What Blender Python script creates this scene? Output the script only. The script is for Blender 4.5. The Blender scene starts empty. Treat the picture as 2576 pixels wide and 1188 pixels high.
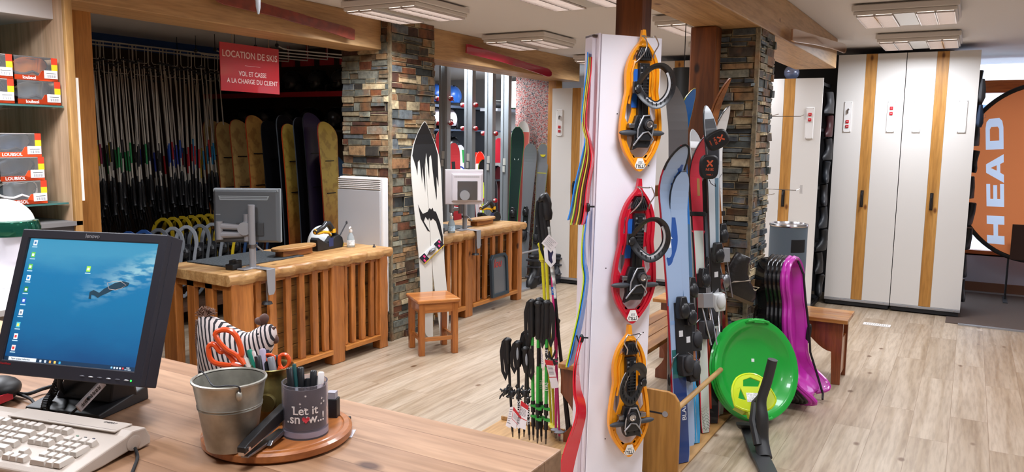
import bpy, bmesh, math, random
from mathutils import Vector, Matrix, geometry
sc = bpy.context.scene
col = sc.collection
R = math.radians
# ---------------------------------------------------------------- camera
FPX = 1986.75
YAW, PIT, ROL = 0.52383084, -0.123055358, 0.012464900
CAM = Vector((0, 0, 1.6))
fw = Vector((math.cos(PIT)*math.cos(YAW), math.cos(PIT)*math.sin(YAW), math.sin(PIT)))
rt = Vector((math.sin(YAW), -math.cos(YAW), 0)); up = rt.cross(fw)
rx_ = rt*math.cos(ROL)+up*math.sin(ROL); uy_ = up*math.cos(ROL)-rt*math.sin(ROL)
cd = bpy.data.cameras.new('camera'); cam = bpy.data.objects.new('camera', cd); col.objects.link(cam)
cd.sensor_width = 36; cd.lens = 36*FPX/2576; cd.clip_start = 0.05; cd.clip_end = 200
cam.matrix_world = Matrix(((rx_.x, uy_.x, -fw.x, CAM.x), (rx_.y, uy_.y, -fw.y, CAM.y), (rx_.z, uy_.z, -fw.z, CAM.z), (0, 0, 0, 1)))
sc.camera = cam
# ---------------------------------------------------------------- view, world, lights
vs_ = sc.view_settings; vs_.view_transform = 'Standard'; vs_.look = 'None'; vs_.gamma = 1; vs_.use_curve_mapping = False
vs_.exposure = 0.36
wd = bpy.data.worlds.new('world'); sc.world = wd; wd.use_nodes = True
wd.node_tree.nodes['Background'].inputs[0].default_value = (0.72, 0.84, 1.0, 1)
wd.node_tree.nodes['Background'].inputs[1].default_value = 2.6
def area(name, loc, size, power, rot=(0, 0, 0), color=(0.93, 0.97, 1.05), sy=None, spread=150):
    l = bpy.data.lights.new(name, 'AREA'); l.energy = power; l.color = color; l.size = size; l.spread = R(spread)
    if sy: l.shape = 'RECTANGLE'; l.size_y = sy
    o = bpy.data.objects.new(name, l); o.location = loc; o.rotation_euler = rot; col.objects.link(o); return o
# the ceiling luminaires; x0, y0 of each 0.62 m square box (the last ones hang outside the frame)
LUM = [(4.09, 3.08, 28), (5.95, 3.15, 11), (7.78, 3.15, 10), (4.05, 1.79, 11), (5.57, 1.45, 13), (7.2, 1.7, 10),
       (5.69, 0.13, 10), (7.27, 0.14, 22), (4.05, 0.1, 9), (2.2, 0.4, 19), (2.2, 1.9, 13), (1.25, 2.7, 30), (0.4, 0.6, 15), (0.5, 2.2, 18),  # the strongest box here is unseen, placed to brighten the pine side panel
       (5.7, -1.3, 10), (3.6, -1.3, 12), (1.5, -1.2, 14)]
for x0, y0, pw in LUM: area('luminaire_light', (x0+.31, y0+.31, 2.405), .5, pw, spread=176 if x0 == 7.27 else 150)
area('alcove_light', (7.4, 4.9, 2.44), 1.2, 48, color=(.93, .96, 1), sy=.4)
area('alcove_light', (9.3, 5.5, 2.3), .6, 40, color=(.93, .96, 1), sy=.4)
area('rental_alcove_fill', (3.9, 5.0, 2.44), .8, 8, sy=.3)  # added fill without a fixture, brightens the dark rental alcove and its helmets

# ---------------------------------------------------------------- looking up points on real planes
def ray(px, py):
    return rx_*((px-1288)/FPX) - uy_*((py-594)/FPX) + fw
def pz(px, py, z=0.0): d = ray(px, py); return CAM+d*((z-CAM.z)/d.z)
def px_(px, py, x): d = ray(px, py); return CAM+d*(x/d.x)
def py_(px, py, y): d = ray(px, py); return CAM+d*(y/d.y)
def pd(px, py, d): return CAM+ray(px, py)*d
# ---------------------------------------------------------------- mesh helpers
I4 = Matrix.Identity(4)
def T(x=0, y=0, z=0): return Matrix.Translation((x, y, z))
def RX(a): return Matrix.Rotation(R(a), 4, 'X')
def RY(a): return Matrix.Rotation(R(a), 4, 'Y')
def RZ(a): return Matrix.Rotation(R(a), 4, 'Z')
def basis(o, x, y, z=None):
    x = Vector(x).normalized(); y = Vector(y).normalized(); z = Vector(z).normalized() if z is not None else x.cross(y)
    return Matrix(((x[0], y[0], z[0], o[0]), (x[1], y[1], z[1], o[1]), (x[2], y[2], z[2], o[2]), (0, 0, 0, 1)))
WM = {}
class B:
    def __init__(s, M=I4, w=None):
        s.bm = bmesh.new(); s.M = M if w is None else WM[w.name].inverted() @ M; s.cols = None
    def v(s, p, t=None):
        p = Vector(p)
        if t is not None: p = t @ p
        return s.bm.verts.new(s.M @ p)
    def f(s, vs):
        try: return s.bm.faces.new(vs)
        except ValueError: return None
    def box(s, lo, hi, t=None, jit=0):
        c = [s.v((x+random.uniform(-jit, jit), y+random.uniform(-jit, jit), z+random.uniform(-jit, jit)), t) for x in (lo[0], hi[0]) for y in (lo[1], hi[1]) for z in (lo[2], hi[2])]
        for i in ((0, 1, 3, 2), (4, 6, 7, 5), (0, 4, 5, 1), (2, 3, 7, 6), (0, 2, 6, 4), (1, 5, 7, 3)): s.f([c[j] for j in i])
        return s
    def rings(s, rs, caps=True, closed=False):
        n = len(rs[0])
        for a in range(len(rs)-1+(1 if closed else 0)):
            A, Bq = rs[a], rs[(a+1) % len(rs)]
            for i in range(n): s.f([A[i], A[(i+1) % n], Bq[(i+1) % n], Bq[i]])
        if caps and not closed: s.f(list(reversed(rs[0]))); s.f(rs[-1])
        return s
    def prism(s, pts, z0, z1, t=None):
        a = [s.v((p[0], p[1], z0), t) for p in pts]; b = [s.v((p[0], p[1], z1), t) for p in pts]
        return s.rings([a, b])
    def plate(s, loops, z0, z1, t=None):
        flat = [p for l in loops for p in l]
        tri = geometry.tessellate_polygon([[Vector((p[0], p[1], 0)) for p in l] for l in loops])
        a = [s.v((p[0], p[1], z0), t) for p in flat]; b = [s.v((p[0], p[1], z1), t) for p in flat]
        for q in tri: s.f([a[q[0]], a[q[2]], a[q[1]]]); s.f([b[q[0]], b[q[1]], b[q[2]]])
        k = 0
        for l in loops:
            n = len(l)
            for i in range(n): s.f([a[k+i], a[k+(i+1) % n], b[k+(i+1) % n], b[k+i]])
            k += n
        return s
    def tube(s, pts, r, seg=8, closed=False, flat=1.0, t=None, upv=None):
        P = [Vector(p) if t is None else t @ Vector(p) for p in pts]; n = len(P); rs = []
        tan = [(P[(i+1) % n]-P[i-1] if closed or 0 < i < n-1 else (P[1]-P[0] if i == 0 else P[-1]-P[-2])).normalized() for i in range(n)]
        nv = Vector(upv) if upv is not None else (Vector((0, 0, 1)) if abs(tan[0].z) < .9 else Vector((1, 0, 0)))
        for i in range(n):
            nv = (nv-tan[i]*nv.dot(tan[i])).normalized(); bn = tan[i].cross(nv); q = r[i] if isinstance(r, (list, tuple)) else r
            rs.append([s.v(P[i]+(nv*math.cos(a)*flat+bn*math.sin(a))*q) for a in [2*math.pi*k/seg for k in range(seg)]])
        return s.rings(rs, closed=closed)
    def cyl(s, p0, p1, r0, r1=None, seg=16, t=None):
        return s.tube([p0, p1], [r0, r0 if r1 is None else r1], seg, t=t)
    def lathe(s, prof, seg=24, t=None, caps=True):
        rs = [[s.v((r*math.cos(2*math.pi*k/seg), r*math.sin(2*math.pi*k/seg), z), t) for k in range(seg)] for r, z in prof]
        return s.rings(rs, caps=caps)
    def ell(s, c, r, seg=16, t=None, rings=10, z0=-1, z1=1):
        rs = []
        for i in range(rings+1):
            z = z0+(z1-z0)*i/rings; z = math.sin(z*math.pi/2); q = math.sqrt(max(0, 1-z*z)) or .02
            rs.append([s.v((c[0]+r[0]*q*math.cos(2*math.pi*k/seg), c[1]+r[1]*q*math.sin(2*math.pi*k/seg), c[2]+r[2]*z), t) for k in range(seg)])
        return s.rings(rs)
    def strip(s, path, widths, thick, wv, t=None):
        """a board along path; widths per point; wv = width direction; thick measured along the normal"""
        P = [Vector(p) for p in path]; WL = [Vector(q).normalized() for q in wv] if isinstance(wv, list) else [Vector(wv).normalized()]*len(P); rs = []
        for i, p in enumerate(P):
            W = WL[i]
            tg = ((P[min(i+1, len(P)-1)]-P[max(i-1, 0)])).normalized(); n = tg.cross(W).normalized(); w = widths[i]/2
            rs.append([s.v(q, t) for q in (p-W*w, p+W*w, p+W*w+n*thick, p-W*w+n*thick)])
        return s.rings(rs)
    def build(s, name, m, parent=None, bevel=0, smooth=False, seg=2, ang=35, cols=None):
        bmesh.ops.recalc_face_normals(s.bm, faces=s.bm.faces)
        me = bpy.data.meshes.new(name); s.bm.to_mesh(me); s.bm.free()
        for x in (m if isinstance(m, (list, tuple)) else [m]): me.materials.append(x)
        if smooth:
            me.shade_smooth(); me.set_sharp_from_angle(angle=R(ang))
        o = bpy.data.objects.new(name, me); col.objects.link(o)
        if parent: o.parent = parent
        if bevel:
            md = o.modifiers.new('bevel', 'BEVEL'); md.width = bevel; md.segments = seg; md.limit_method = 'ANGLE'; md.angle_limit = R(40)
        return o
def tag(o, label, cat, group=None, kind=None):
    o['label'] = label; o['category'] = cat
    if group: o['group'] = group
    if kind: o['kind'] = kind
    return o
def thing(name, label, cat, M=(0, 0, 0), group=None):
    if not isinstance(M, Matrix): M = T(*M)
    o = bpy.data.objects.new(name, None); col.objects.link(o); o.empty_display_size = .05
    o.matrix_world = M; WM[o.name] = M.copy(); tag(o, label, cat, group); return o
def dup(t, M, label=None, group=None, mats=None):
    """copy a thing with its parts and sub-parts; mats maps a part name to a new material"""
    r = t.copy(); col.objects.link(r); r.matrix_world = M; WM[r.name] = M.copy()
    if label: r['label'] = label
    if group: r['group'] = group
    def rec(a, b):
        for ch in [c for c in bpy.data.objects if c.parent == a]:
            k = ch.copy(); col.objects.link(k); k.parent = b
            base = ch.name.split('.')[0]
            if mats and base in mats: k.data = ch.data.copy(); k.data.materials[0] = mats[base]
            rec(ch, k)
    rec(t, r); return r
KIDS = {}
def struct(name, b, m, **k): o = b.build(name, m, **k); o['kind'] = 'structure'; return o
def text(s, parent, M, size, m, name='lettering', ext=.0006, align='CENTER', sx=1.0, shear=0, w=None):
    cu = bpy.data.curves.new('t', 'FONT'); cu.body = s; cu.size = size; cu.extrude = ext; cu.align_x = align; cu.align_y = 'CENTER'; cu.shear = shear
    cu.resolution_u = 3; cu.offset = size*0.012
    o = bpy.data.objects.new('t', cu); col.objects.link(o)
    dg = bpy.context.evaluated_depsgraph_get(); me = bpy.data.meshes.new_from_object(o.evaluated_get(dg))
    bpy.data.objects.remove(o); me.transform(Matrix.Diagonal((sx, 1, 1, 1)))
    MM = M if w is None else WM[w.name].inverted() @ M
    me.transform(MM); me.materials.clear(); me.materials.append(m); me.name = name
    q = bpy.data.objects.new(name, me); col.objects.link(q)
    if parent: q.parent = parent
    return q
# ---------------------------------------------------------------- materials
def lin(h):
    h = h.lstrip('#'); c = [int(h[i:i+2], 16)/255 for i in (0, 2, 4)]
    return tuple((x/12.92 if x <= .04045 else ((x+.055)/1.055)**2.4) for x in c)+(1,)
MC = {}
def mat(c, rough=.5, metal=0, name=None, emit=0, alpha=1, trans=0, bump=0, bscale=60, var=0, coat=0, spec=None):
    key = (c, rough, metal, emit, alpha, trans, bump, bscale, var, coat, spec)
    if key in MC: return MC[key]
    m = bpy.data.materials.new(name or 'm'+c); m.use_nodes = True; nt = m.node_tree; b = nt.nodes['Principled BSDF']
    b.inputs['Base Color'].default_value = lin(c); b.inputs['Roughness'].default_value = rough; b.inputs['Metallic'].default_value = metal
    if emit: b.inputs['Emission Color'].default_value = lin(c); b.inputs['Emission Strength'].default_value = emit
    if trans: b.inputs['Transmission Weight'].default_value = trans; b.inputs['IOR'].default_value = 1.15
    if alpha < 1: b.inputs['Alpha'].default_value = alpha
    if coat: b.inputs['Coat Weight'].default_value = coat
    if spec is not None: b.inputs['Specular IOR Level'].default_value = spec
    if bump or var:
        tc = nt.nodes.new('ShaderNodeTexCoord'); no = nt.nodes.new('ShaderNodeTexNoise'); no.inputs['Scale'].default_value = bscale; no.inputs['Detail'].default_value = 4
        nt.links.new(tc.outputs['Object'], no.inputs['Vector'])
        if bump:
            bp = nt.nodes.new('ShaderNodeBump'); bp.inputs['Strength'].default_value = bump; bp.inputs['Distance'].default_value = .01
            nt.links.new(no.outputs['Fac'], bp.inputs['Height']); nt.links.new(bp.outputs['Normal'], b.inputs['Normal'])
        if var:
            mx = ramp(nt, no.outputs['Fac'], [(.35, shade(c, 1-var)), (.65, shade(c, 1+var))]); nt.links.new(mx, b.inputs['Base Color'])
    MC[key] = m; return m
def shade(c, k):
    l = lin(c) if isinstance(c, str) else c
    return tuple(min(1, x*k) for x in l[:3])+(1,)
def ramp(nt, src, stops, interp='LINEAR'):
    r = nt.nodes.new('ShaderNodeValToRGB'); r.color_ramp.interpolation = interp; e = r.color_ramp.elements
    while len(e) < len(stops): e.new(.5)
    for i, (p, c) in enumerate(stops): e[i].position = p; e[i].color = lin(c) if isinstance(c, str) else c
    nt.links.new(src, r.inputs['Fac']); return r.outputs['Color']
def mult(nt, a, b, fac=1, mode='MULTIPLY'):
    m = nt.nodes.new('ShaderNodeMix'); m.data_type = 'RGBA'; m.blend_type = mode; m.inputs[0].default_value = fac
    nt.links.new(a, m.inputs[6]); nt.links.new(b, m.inputs[7]); return m.outputs[2]
def wood(name, light, dark, axis='Z', scale=1.0, rough=.45, knots=True, knot='#5a3418', planks=None, bump=.15, contrast=1.0, coat=0, swap=False, pk=(.88, .86, .84)):
    """grain stretched along axis; knots; planks=(length, width) adds boards laid along X"""
    m = bpy.data.materials.new(name); m.use_nodes = True; nt = m.node_tree; b = nt.nodes['Principled BSDF']; L = nt.links
    tc = nt.nodes.new('ShaderNodeTexCoord'); mp = nt.nodes.new('ShaderNodeMapping')
    st = {'X': (.09, 1, 1), 'Y': (1, .09, 1), 'Z': (1, 1, .09)}[axis]
    mp.inputs['Scale'].default_value = [s*scale for s in st]; L.new(tc.outputs['Object'], mp.inputs['Vector'])
    vec = mp.outputs['Vector']; plank_rand = None
    if planks:
        br = nt.nodes.new('ShaderNodeTexBrick'); m2 = nt.nodes.new('ShaderNodeMapping')
        if swap: m2.inputs['Rotation'].default_value = (0, 0, math.pi/2)
        L.new(tc.outputs['Object'], m2.inputs['Vector']); L.new(m2.outputs['Vector'], br.inputs['Vector'])
        br.inputs['Scale'].default_value = 1; br.inputs['Brick Width'].default_value = planks[0]; br.inputs['Row Height'].default_value = planks[1]
        br.inputs['Mortar Size'].default_value = .0012; br.inputs['Color1'].default_value = (0, 0, 0, 1); br.inputs['Color2'].default_value = (1, 1, 1, 1); br.inputs['Mortar'].default_value = (.5, .5, .5, 1)
        br.offset = .37
        sp = nt.nodes.new('ShaderNodeVectorMath'); sp.operation = 'MULTIPLY_ADD'; sp.inputs[1].default_value = (7, 5, 3)
        L.new(br.outputs['Color'], sp.inputs[0]); L.new(vec, sp.inputs[2]); vec = sp.outputs[0]; plank_rand = br
    n1 = nt.nodes.new('ShaderNodeTexNoise'); n1.inputs['Scale'].default_value = 9; n1.inputs['Detail'].default_value = 5; n1.inputs['Distortion'].default_value = .6; L.new(vec, n1.inputs['Vector'])
    n2 = nt.nodes.new('ShaderNodeTexNoise'); n2.inputs['Scale'].default_value = 90; n2.inputs['Detail'].default_value = 2; L.new(vec, n2.inputs['Vector'])
    md = tuple((a+c)/2 for a, c in zip(lin(light), lin(dark)))
    k = .16/contrast
    c1 = ramp(nt, n1.outputs['Fac'], [(.5-k, dark), (.5, md), (.5+k, light)])
    c2 = ramp(nt, n2.outputs['Fac'], [(.32, (.78, .76, .74, 1)), (.6, (1, 1, 1, 1))])
    c = mult(nt, c1, c2)
    # growth rings
    wv = nt.nodes.new('ShaderNodeTexWave'); wv.inputs['Scale'].default_value = 3.5; wv.inputs['Distortion'].default_value = 9; wv.inputs['Detail'].default_value = 2.5; wv.inputs['Detail Scale'].default_value = 1.2
    wv.bands_direction = 'X' if axis == 'Y' else 'Y'
    L.new(vec, wv.inputs['Vector']); c3 = ramp(nt, wv.outputs['Fac'], [(0, (.8, .76, .7, 1)), (.22, (1, 1, 1, 1))]); c = mult(nt, c, c3, .8)
    if knots:
        vo = nt.nodes.new('ShaderNodeTexVoronoi'); vo.inputs['Scale'].default_value = 3.2
        m3 = nt.nodes.new('ShaderNodeMapping'); m3.inputs['Scale'].default_value = [1.5*s for s in {'X': (.55, 1, 1), 'Y': (1, .55, 1), 'Z': (1, 1, .55)}[axis]]
        L.new(tc.outputs['Object'], m3.inputs['Vector']); L.new(m3.outputs['Vector'], vo.inputs['Vector'])
        kn = ramp(nt, vo.outputs['Distance'], [(.05, knot), (.10, (1, 1, 1, 1))]); c = mult(nt, c, kn, .85)
    if planks:
        c4 = ramp(nt, plank_rand.outputs['Color'], [(0, tuple(pk)+(1,)), (1, (1, 1, 1, 1))]); c = mult(nt, c, c4)
        c5 = ramp(nt, plank_rand.outputs['Fac'], [(0, (1, 1, 1, 1)), (1, (.6, .52, .45, 1))]); c = mult(nt, c, c5)
    L.new(c, b.inputs['Base Color']); b.inputs['Roughness'].default_value = rough
    if coat: b.inputs['Coat Weight'].default_value = coat
    if bump:
        bp = nt.nodes.new('ShaderNodeBump'); bp.inputs['Strength'].default_value = bump; bp.inputs['Distance'].default_value = .004
        L.new(n1.outputs['Fac'], bp.inputs['Height']); L.new(bp.outputs['Normal'], b.inputs['Normal'])
    return m
def stone_mat():
    m = bpy.data.materials.new('stacked_stone'); m.use_nodes = True; nt = m.node_tree; b = nt.nodes['Principled BSDF']; L = nt.links
    at = nt.nodes.new('ShaderNodeVertexColor'); at.layer_name = 'Col'; tc = nt.nodes.new('ShaderNodeTexCoord')
    n = nt.nodes.new('ShaderNodeTexNoise'); n.inputs['Scale'].default_value = 22; n.inputs['Detail'].default_value = 10; n.inputs['Roughness'].default_value = .65; L.new(tc.outputs['Object'], n.inputs['Vector'])
    r = ramp(nt, n.outputs['Fac'], [(.32, (.5, .49, .48, 1)), (.48, (1.0, .98, .96, 1)), (.64, (1.45, 1.42, 1.36, 1))]); c = mult(nt, at.outputs['Color'], r)
    n2 = nt.nodes.new('ShaderNodeTexNoise'); n2.inputs['Scale'].default_value = 7; n2.inputs['Detail'].default_value = 3; L.new(tc.outputs['Object'], n2.inputs['Vector'])
    mk = ramp(nt, n2.outputs['Fac'], [(.55, (0, 0, 0, 1)), (.7, (.35, .35, .35, 1))])
    mx = nt.nodes.new('ShaderNodeMix'); mx.data_type = 'RGBA'; mx.inputs[7].default_value = lin('#a8672f'); L.new(mk, mx.inputs[0]); L.new(c, mx.inputs[6])
    L.new(mx.outputs[2], b.inputs['Base Color']); b.inputs['Roughness'].default_value = .75
    bp = nt.nodes.new('ShaderNodeBump'); bp.inputs['Strength'].default_value = .45; bp.inputs['Distance'].default_value = .006; L.new(n.outputs['Fac'], bp.inputs['Height']); L.new(bp.outputs['Normal'], b.inputs['Normal'])
    return m
def paper_mat():
    """wallpaper of small curved dashes, red and black on white"""
    m = bpy.data.materials.new('dash_wallpaper'); m.use_nodes = True; nt = m.node_tree; b = nt.nodes['Principled BSDF']; L = nt.links
    tc = nt.nodes.new('ShaderNodeTexCoord'); n = nt.nodes.new('ShaderNodeTexNoise'); n.inputs['Scale'].default_value = 16; L.new(tc.outputs['Object'], n.inputs['Vector'])
    add = nt.nodes.new('ShaderNodeVectorMath'); add.operation = 'MULTIPLY_ADD'; add.inputs[1].default_value = (.09, .09, .09); L.new(n.outputs['Color'], add.inputs[0]); L.new(tc.outputs['Object'], add.inputs[2])
    mp = nt.nodes.new('ShaderNodeMapping'); mp.inputs['Scale'].default_value = (1, 1, 2.2); L.new(add.outputs[0], mp.inputs['Vector'])
    v1 = nt.nodes.new('ShaderNodeTexVoronoi'); v1.inputs['Scale'].default_value = 34; L.new(mp.outputs['Vector'], v1.inputs['Vector'])
    v2 = nt.nodes.new('ShaderNodeTexVoronoi'); v2.feature = 'DISTANCE_TO_EDGE'; v2.inputs['Scale'].default_value = 34; L.new(mp.outputs['Vector'], v2.inputs['Vector'])
    sx = nt.nodes.new('ShaderNodeSeparateColor'); L.new(v1.outputs['Color'], sx.inputs[0])
    cc = ramp(nt, sx.outputs[0], [(0, '#8c302c'), (.38, '#2e2b30'), (.6, '#96403a'), (.8, '#4a4246')], 'CONSTANT')
    ed = ramp(nt, v2.outputs['Distance'], [(.10, (1, 1, 1, 1)), (.15, (0, 0, 0, 1))])
    mx = nt.nodes.new('ShaderNodeMix'); mx.data_type = 'RGBA'; L.new(ed, mx.inputs[0]); L.new(cc, mx.inputs[6]); mx.inputs[7].default_value = lin('#a5918d')
    L.new(mx.outputs[2], b.inputs['Base Color']); b.inputs['Roughness'].default_value = .7
    return m
M_floor = wood('laminate_floor', '#c2b19c', '#a8947c', 'X', .7, .38, True, '#8f6c4a', planks=(1.3, .19), bump=.05)
M_beam = wood('glulam_beam', '#cfa878', '#bc9160', 'X', .8, .5, True, '#8a5426')
M_pine = wood('pine_board', '#dab99a', '#c4a07e', 'Z', .6, .5, True, '#7d4a28')
M_pine_edge = wood('pine_edge', '#c59a62', '#a87c46', 'Z', 1, .5, True)
M_orange = wood('varnished_plank', '#d0944f', '#ae7230', 'Z', 1, .4, True, '#4e2609')
M_ctr = wood('varnished_slat', '#c47c3c', '#925424', 'Z', 1.2, .35, True, '#3c1c08', coat=.15)
M_ctrH = wood('varnished_rail', '#c8833e', '#985a26', 'X', 1.2, .35, True, '#3c1c08')
M_slab = wood('live_edge_slab', '#d9b077', '#a2703c', 'X', 1, .45, True, '#5a3010', bump=.5)
M_back = wood('backing_board', '#a8793f', '#7c5426', 'X', 1.0, .5, True, '#50300f')
M_desk = wood('desk_top', '#b48f70', '#987254', 'Y', .8, .5, True, '#5e2f14', planks=(2.6, .10), bump=.05, coat=0, pk=(.78, .73, .68), swap=True, contrast=1.3)
M_stool = wood('pine_stool', '#c98446', '#a8622a', 'X', 1.3, .3, True, '#4e2609', coat=.3)
M_stoolZ = wood('pine_stool_leg', '#c07838', '#9a5422', 'Z', 1.3, .3, True, '#4e2609', coat=.3)
M_bench = wood('bench_seat', '#c48b4a', '#9a5c26', 'Y', 1.3, .3, True, '#5e2f14', coat=.3)
M_benchX = wood('bench_seat_long', '#b98348', '#8a5526', 'X', 1.3, .35, True, '#5e2f14', coat=.2)
M_red_wood = wood('bench_side', '#8a4a28', '#6a3018', 'Z', 1.3, .3, False, coat=.3)
M_strip = wood('locker_strip', '#cf9a52', '#b47c36', 'Z', .8, .45, True, '#7a4a22')
M_post = wood('timber_post', '#8a4e22', '#5c2f10', 'Z', .9, .6, True, '#2a1206', bump=.8, contrast=1.6)
M_darkwood = wood('alcove_board', '#5a3a26', '#3e2718', 'Z', .8, .6, False)
M_ply = wood('rack_ply', '#c08c4a', '#a4732f', 'Z', .7, .45, False)
M_plyX = wood('rack_base', '#c9a06a', '#a87e4a', 'X', .7, .5, False)
M_stone = stone_mat(); M_paper = paper_mat()
M_white = mat('#e8e4e0', .4); M_wh2 = mat('#dcd8d4', .5); M_black = mat('#141416', .45); M_blk2 = mat('#1c1d20', .35); M_dark = mat('#26262a', .6)
M_chrome = mat('#c8c8cc', .22, 1); M_steel = mat('#8f9094', .35, 1); M_grey = mat('#6a6d72', .45); M_silver = mat('#a9abb0', .35, .6)
M_rubber = mat('#0e0e10', .7)
# ================================================================ THE ROOM
random.seed(3)
CZ = 2.5
M_ceil = mat('#e2dedb', .8, name='ceiling_paint'); M_wall = mat('#cccac8', .8, name='wall_paint'); M_dwall = mat('#3c3f45', .8, name='dark_wall_paint')
struct('floor', B().box((-1.6, -3.6, -.1), (10.6, 7.6, 0)), M_floor)
struct('ceiling', B().box((-1.6, -3.6, CZ), (10.6, 7.6, CZ+.1)), M_ceil)
struct('wall_near', B().box((-1.7, -3.6, 0), (-1.6, 7.6, CZ)), M_wall)
struct('wall_right', B().box((-1.6, -3.7, 0), (10.6, -3.6, CZ)), M_wall)
M_alc = mat('#4d3a2c', .8, name='alcove_wall')
struct('wall_left', B().box((-1.6, 7.5, 0), (6.3, 7.6, CZ)), M_alc)
struct('wall_rear', B().box((6.3, 7.5, 0), (10.6, 7.6, CZ)), mat('#b9b7b6', .8))
struct('wall_partition', B().box((6.2, 4.62, 0), (6.3, 7.5, CZ)), M_alc)
struct('wall_side', B().box((10.5, 4.2, 0), (10.6, 7.5, CZ)), mat('#c6c6c8', .8))
struct('wall_lockers', B().box((8.92, .22, 0), (9.0, 4.12, CZ)), M_dwall)
struct('wall_stub', B().box((8.22, 4.2, 0), (8.4, 4.72, CZ)), M_paper)
struct('trim_1', B().box((8.05, 4.1, 0), (8.2, 4.2, 2.3)), M_orange, bevel=.004)
# alcove ends, display wall
struct('wall_display', B().box((-1.6, 4.28, 0), (2.19, 4.38, CZ)), mat('#a99a90', .7))
struct('trim_2', B().box((2.162, 3.62, 0), (2.19, 4.28, CZ)), M_pine)
struct('trim_3', B().box((2.158, 3.6, 0), (2.194, 3.625, CZ)), M_pine_edge, bevel=.003)
struct('trim_4', B().box((2.5, 4.22, 0), (2.675, 4.27, 2.262)), M_orange, bevel=.003)
struct('wall_alcove', B().box((2.5, 4.27, 0), (2.56, 7.5, CZ)), M_alc)
# beams
def beam(name, lo, hi): struct(name, B().box(lo, hi), M_beam, bevel=.006)
beam('trim_5', (2.0, 3.93, 2.255), (4.79, 4.25, CZ))
beam('trim_6', (5.37, 3.93, 2.25), (8.3, 4.25, CZ))
beam('trim_7', (-.6, 1.09, 2.247), (7.55, 1.435, CZ))
# window wall at the far right, with a low wall, timber transom and glass
M_fr = wood('window_timber', '#c97a3a', '#a4561f', 'Y', 1, .4, False)
struct('wall_back', B().box((9.86, -3.6, 0), (9.98, .22, .42)).box((9.86, .1, .42), (9.98, .22, CZ)).box((9.86, -3.6, .42), (9.98, -2.4, CZ)), mat('#aab0c0', .8))
w = struct('window_1', B().box((9.84, -2.4, 2.14), (9.96, .1, 2.27)).box((9.86, -2.4, .40), (9.96, .1, .46)).box((9.86, .04, .46), (9.96, .1, 2.46)).box((9.86, -2.4, .46), (9.96, -2.34, 2.46)), M_fr, bevel=.004)
struct('window_2', B().box((9.905, -2.34, .46), (9.91, .04, 2.46)), mat('#ffffff', .02, trans=1))
struct('baseboard_back', B().box((9.835, -3.6, .0), (9.86, .2, .115)), mat('#6e4a35', .5))
struct('floor_mat', B().box((7.99, -3.0, .0), (9.83, .1, .006)), mat('#594a42', .9, bump=.4, bscale=300))
struct('trim_8', B().box((7.94, -3.0, 0), (7.955, .0, .012)).box((7.968, -3.0, 0), (7.98, .0, .012)), M_silver)
struct('trim_9', B().box((9.80, -3.0, .0), (9.83, .2, .02)), M_silver)
# outside: snow and a fence seen through the glass
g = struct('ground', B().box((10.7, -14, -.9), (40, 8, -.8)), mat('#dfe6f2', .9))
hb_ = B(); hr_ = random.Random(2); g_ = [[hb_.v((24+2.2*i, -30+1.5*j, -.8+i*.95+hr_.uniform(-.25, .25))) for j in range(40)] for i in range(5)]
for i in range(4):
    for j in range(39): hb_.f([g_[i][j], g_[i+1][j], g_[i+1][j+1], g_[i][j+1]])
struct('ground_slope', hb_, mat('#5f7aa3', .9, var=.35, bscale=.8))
fz = B()
for i in range(24): fz.cyl((16, -9+i*.6, -.8), (16, -9+i*.6, 2.55), .03, seg=6)
fz.cyl((16, -9.2, 2.5), (16, 5, 2.5), .03, seg=6); fz.cyl((16, -9.2, 1.6), (16, 5, 1.6), .03, seg=6)
tag(fz.build('garden_fence', mat('#7d8ba0', .6)), 'thin grey railing outside beyond the window glass, above the orange banner', 'fence')

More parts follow.
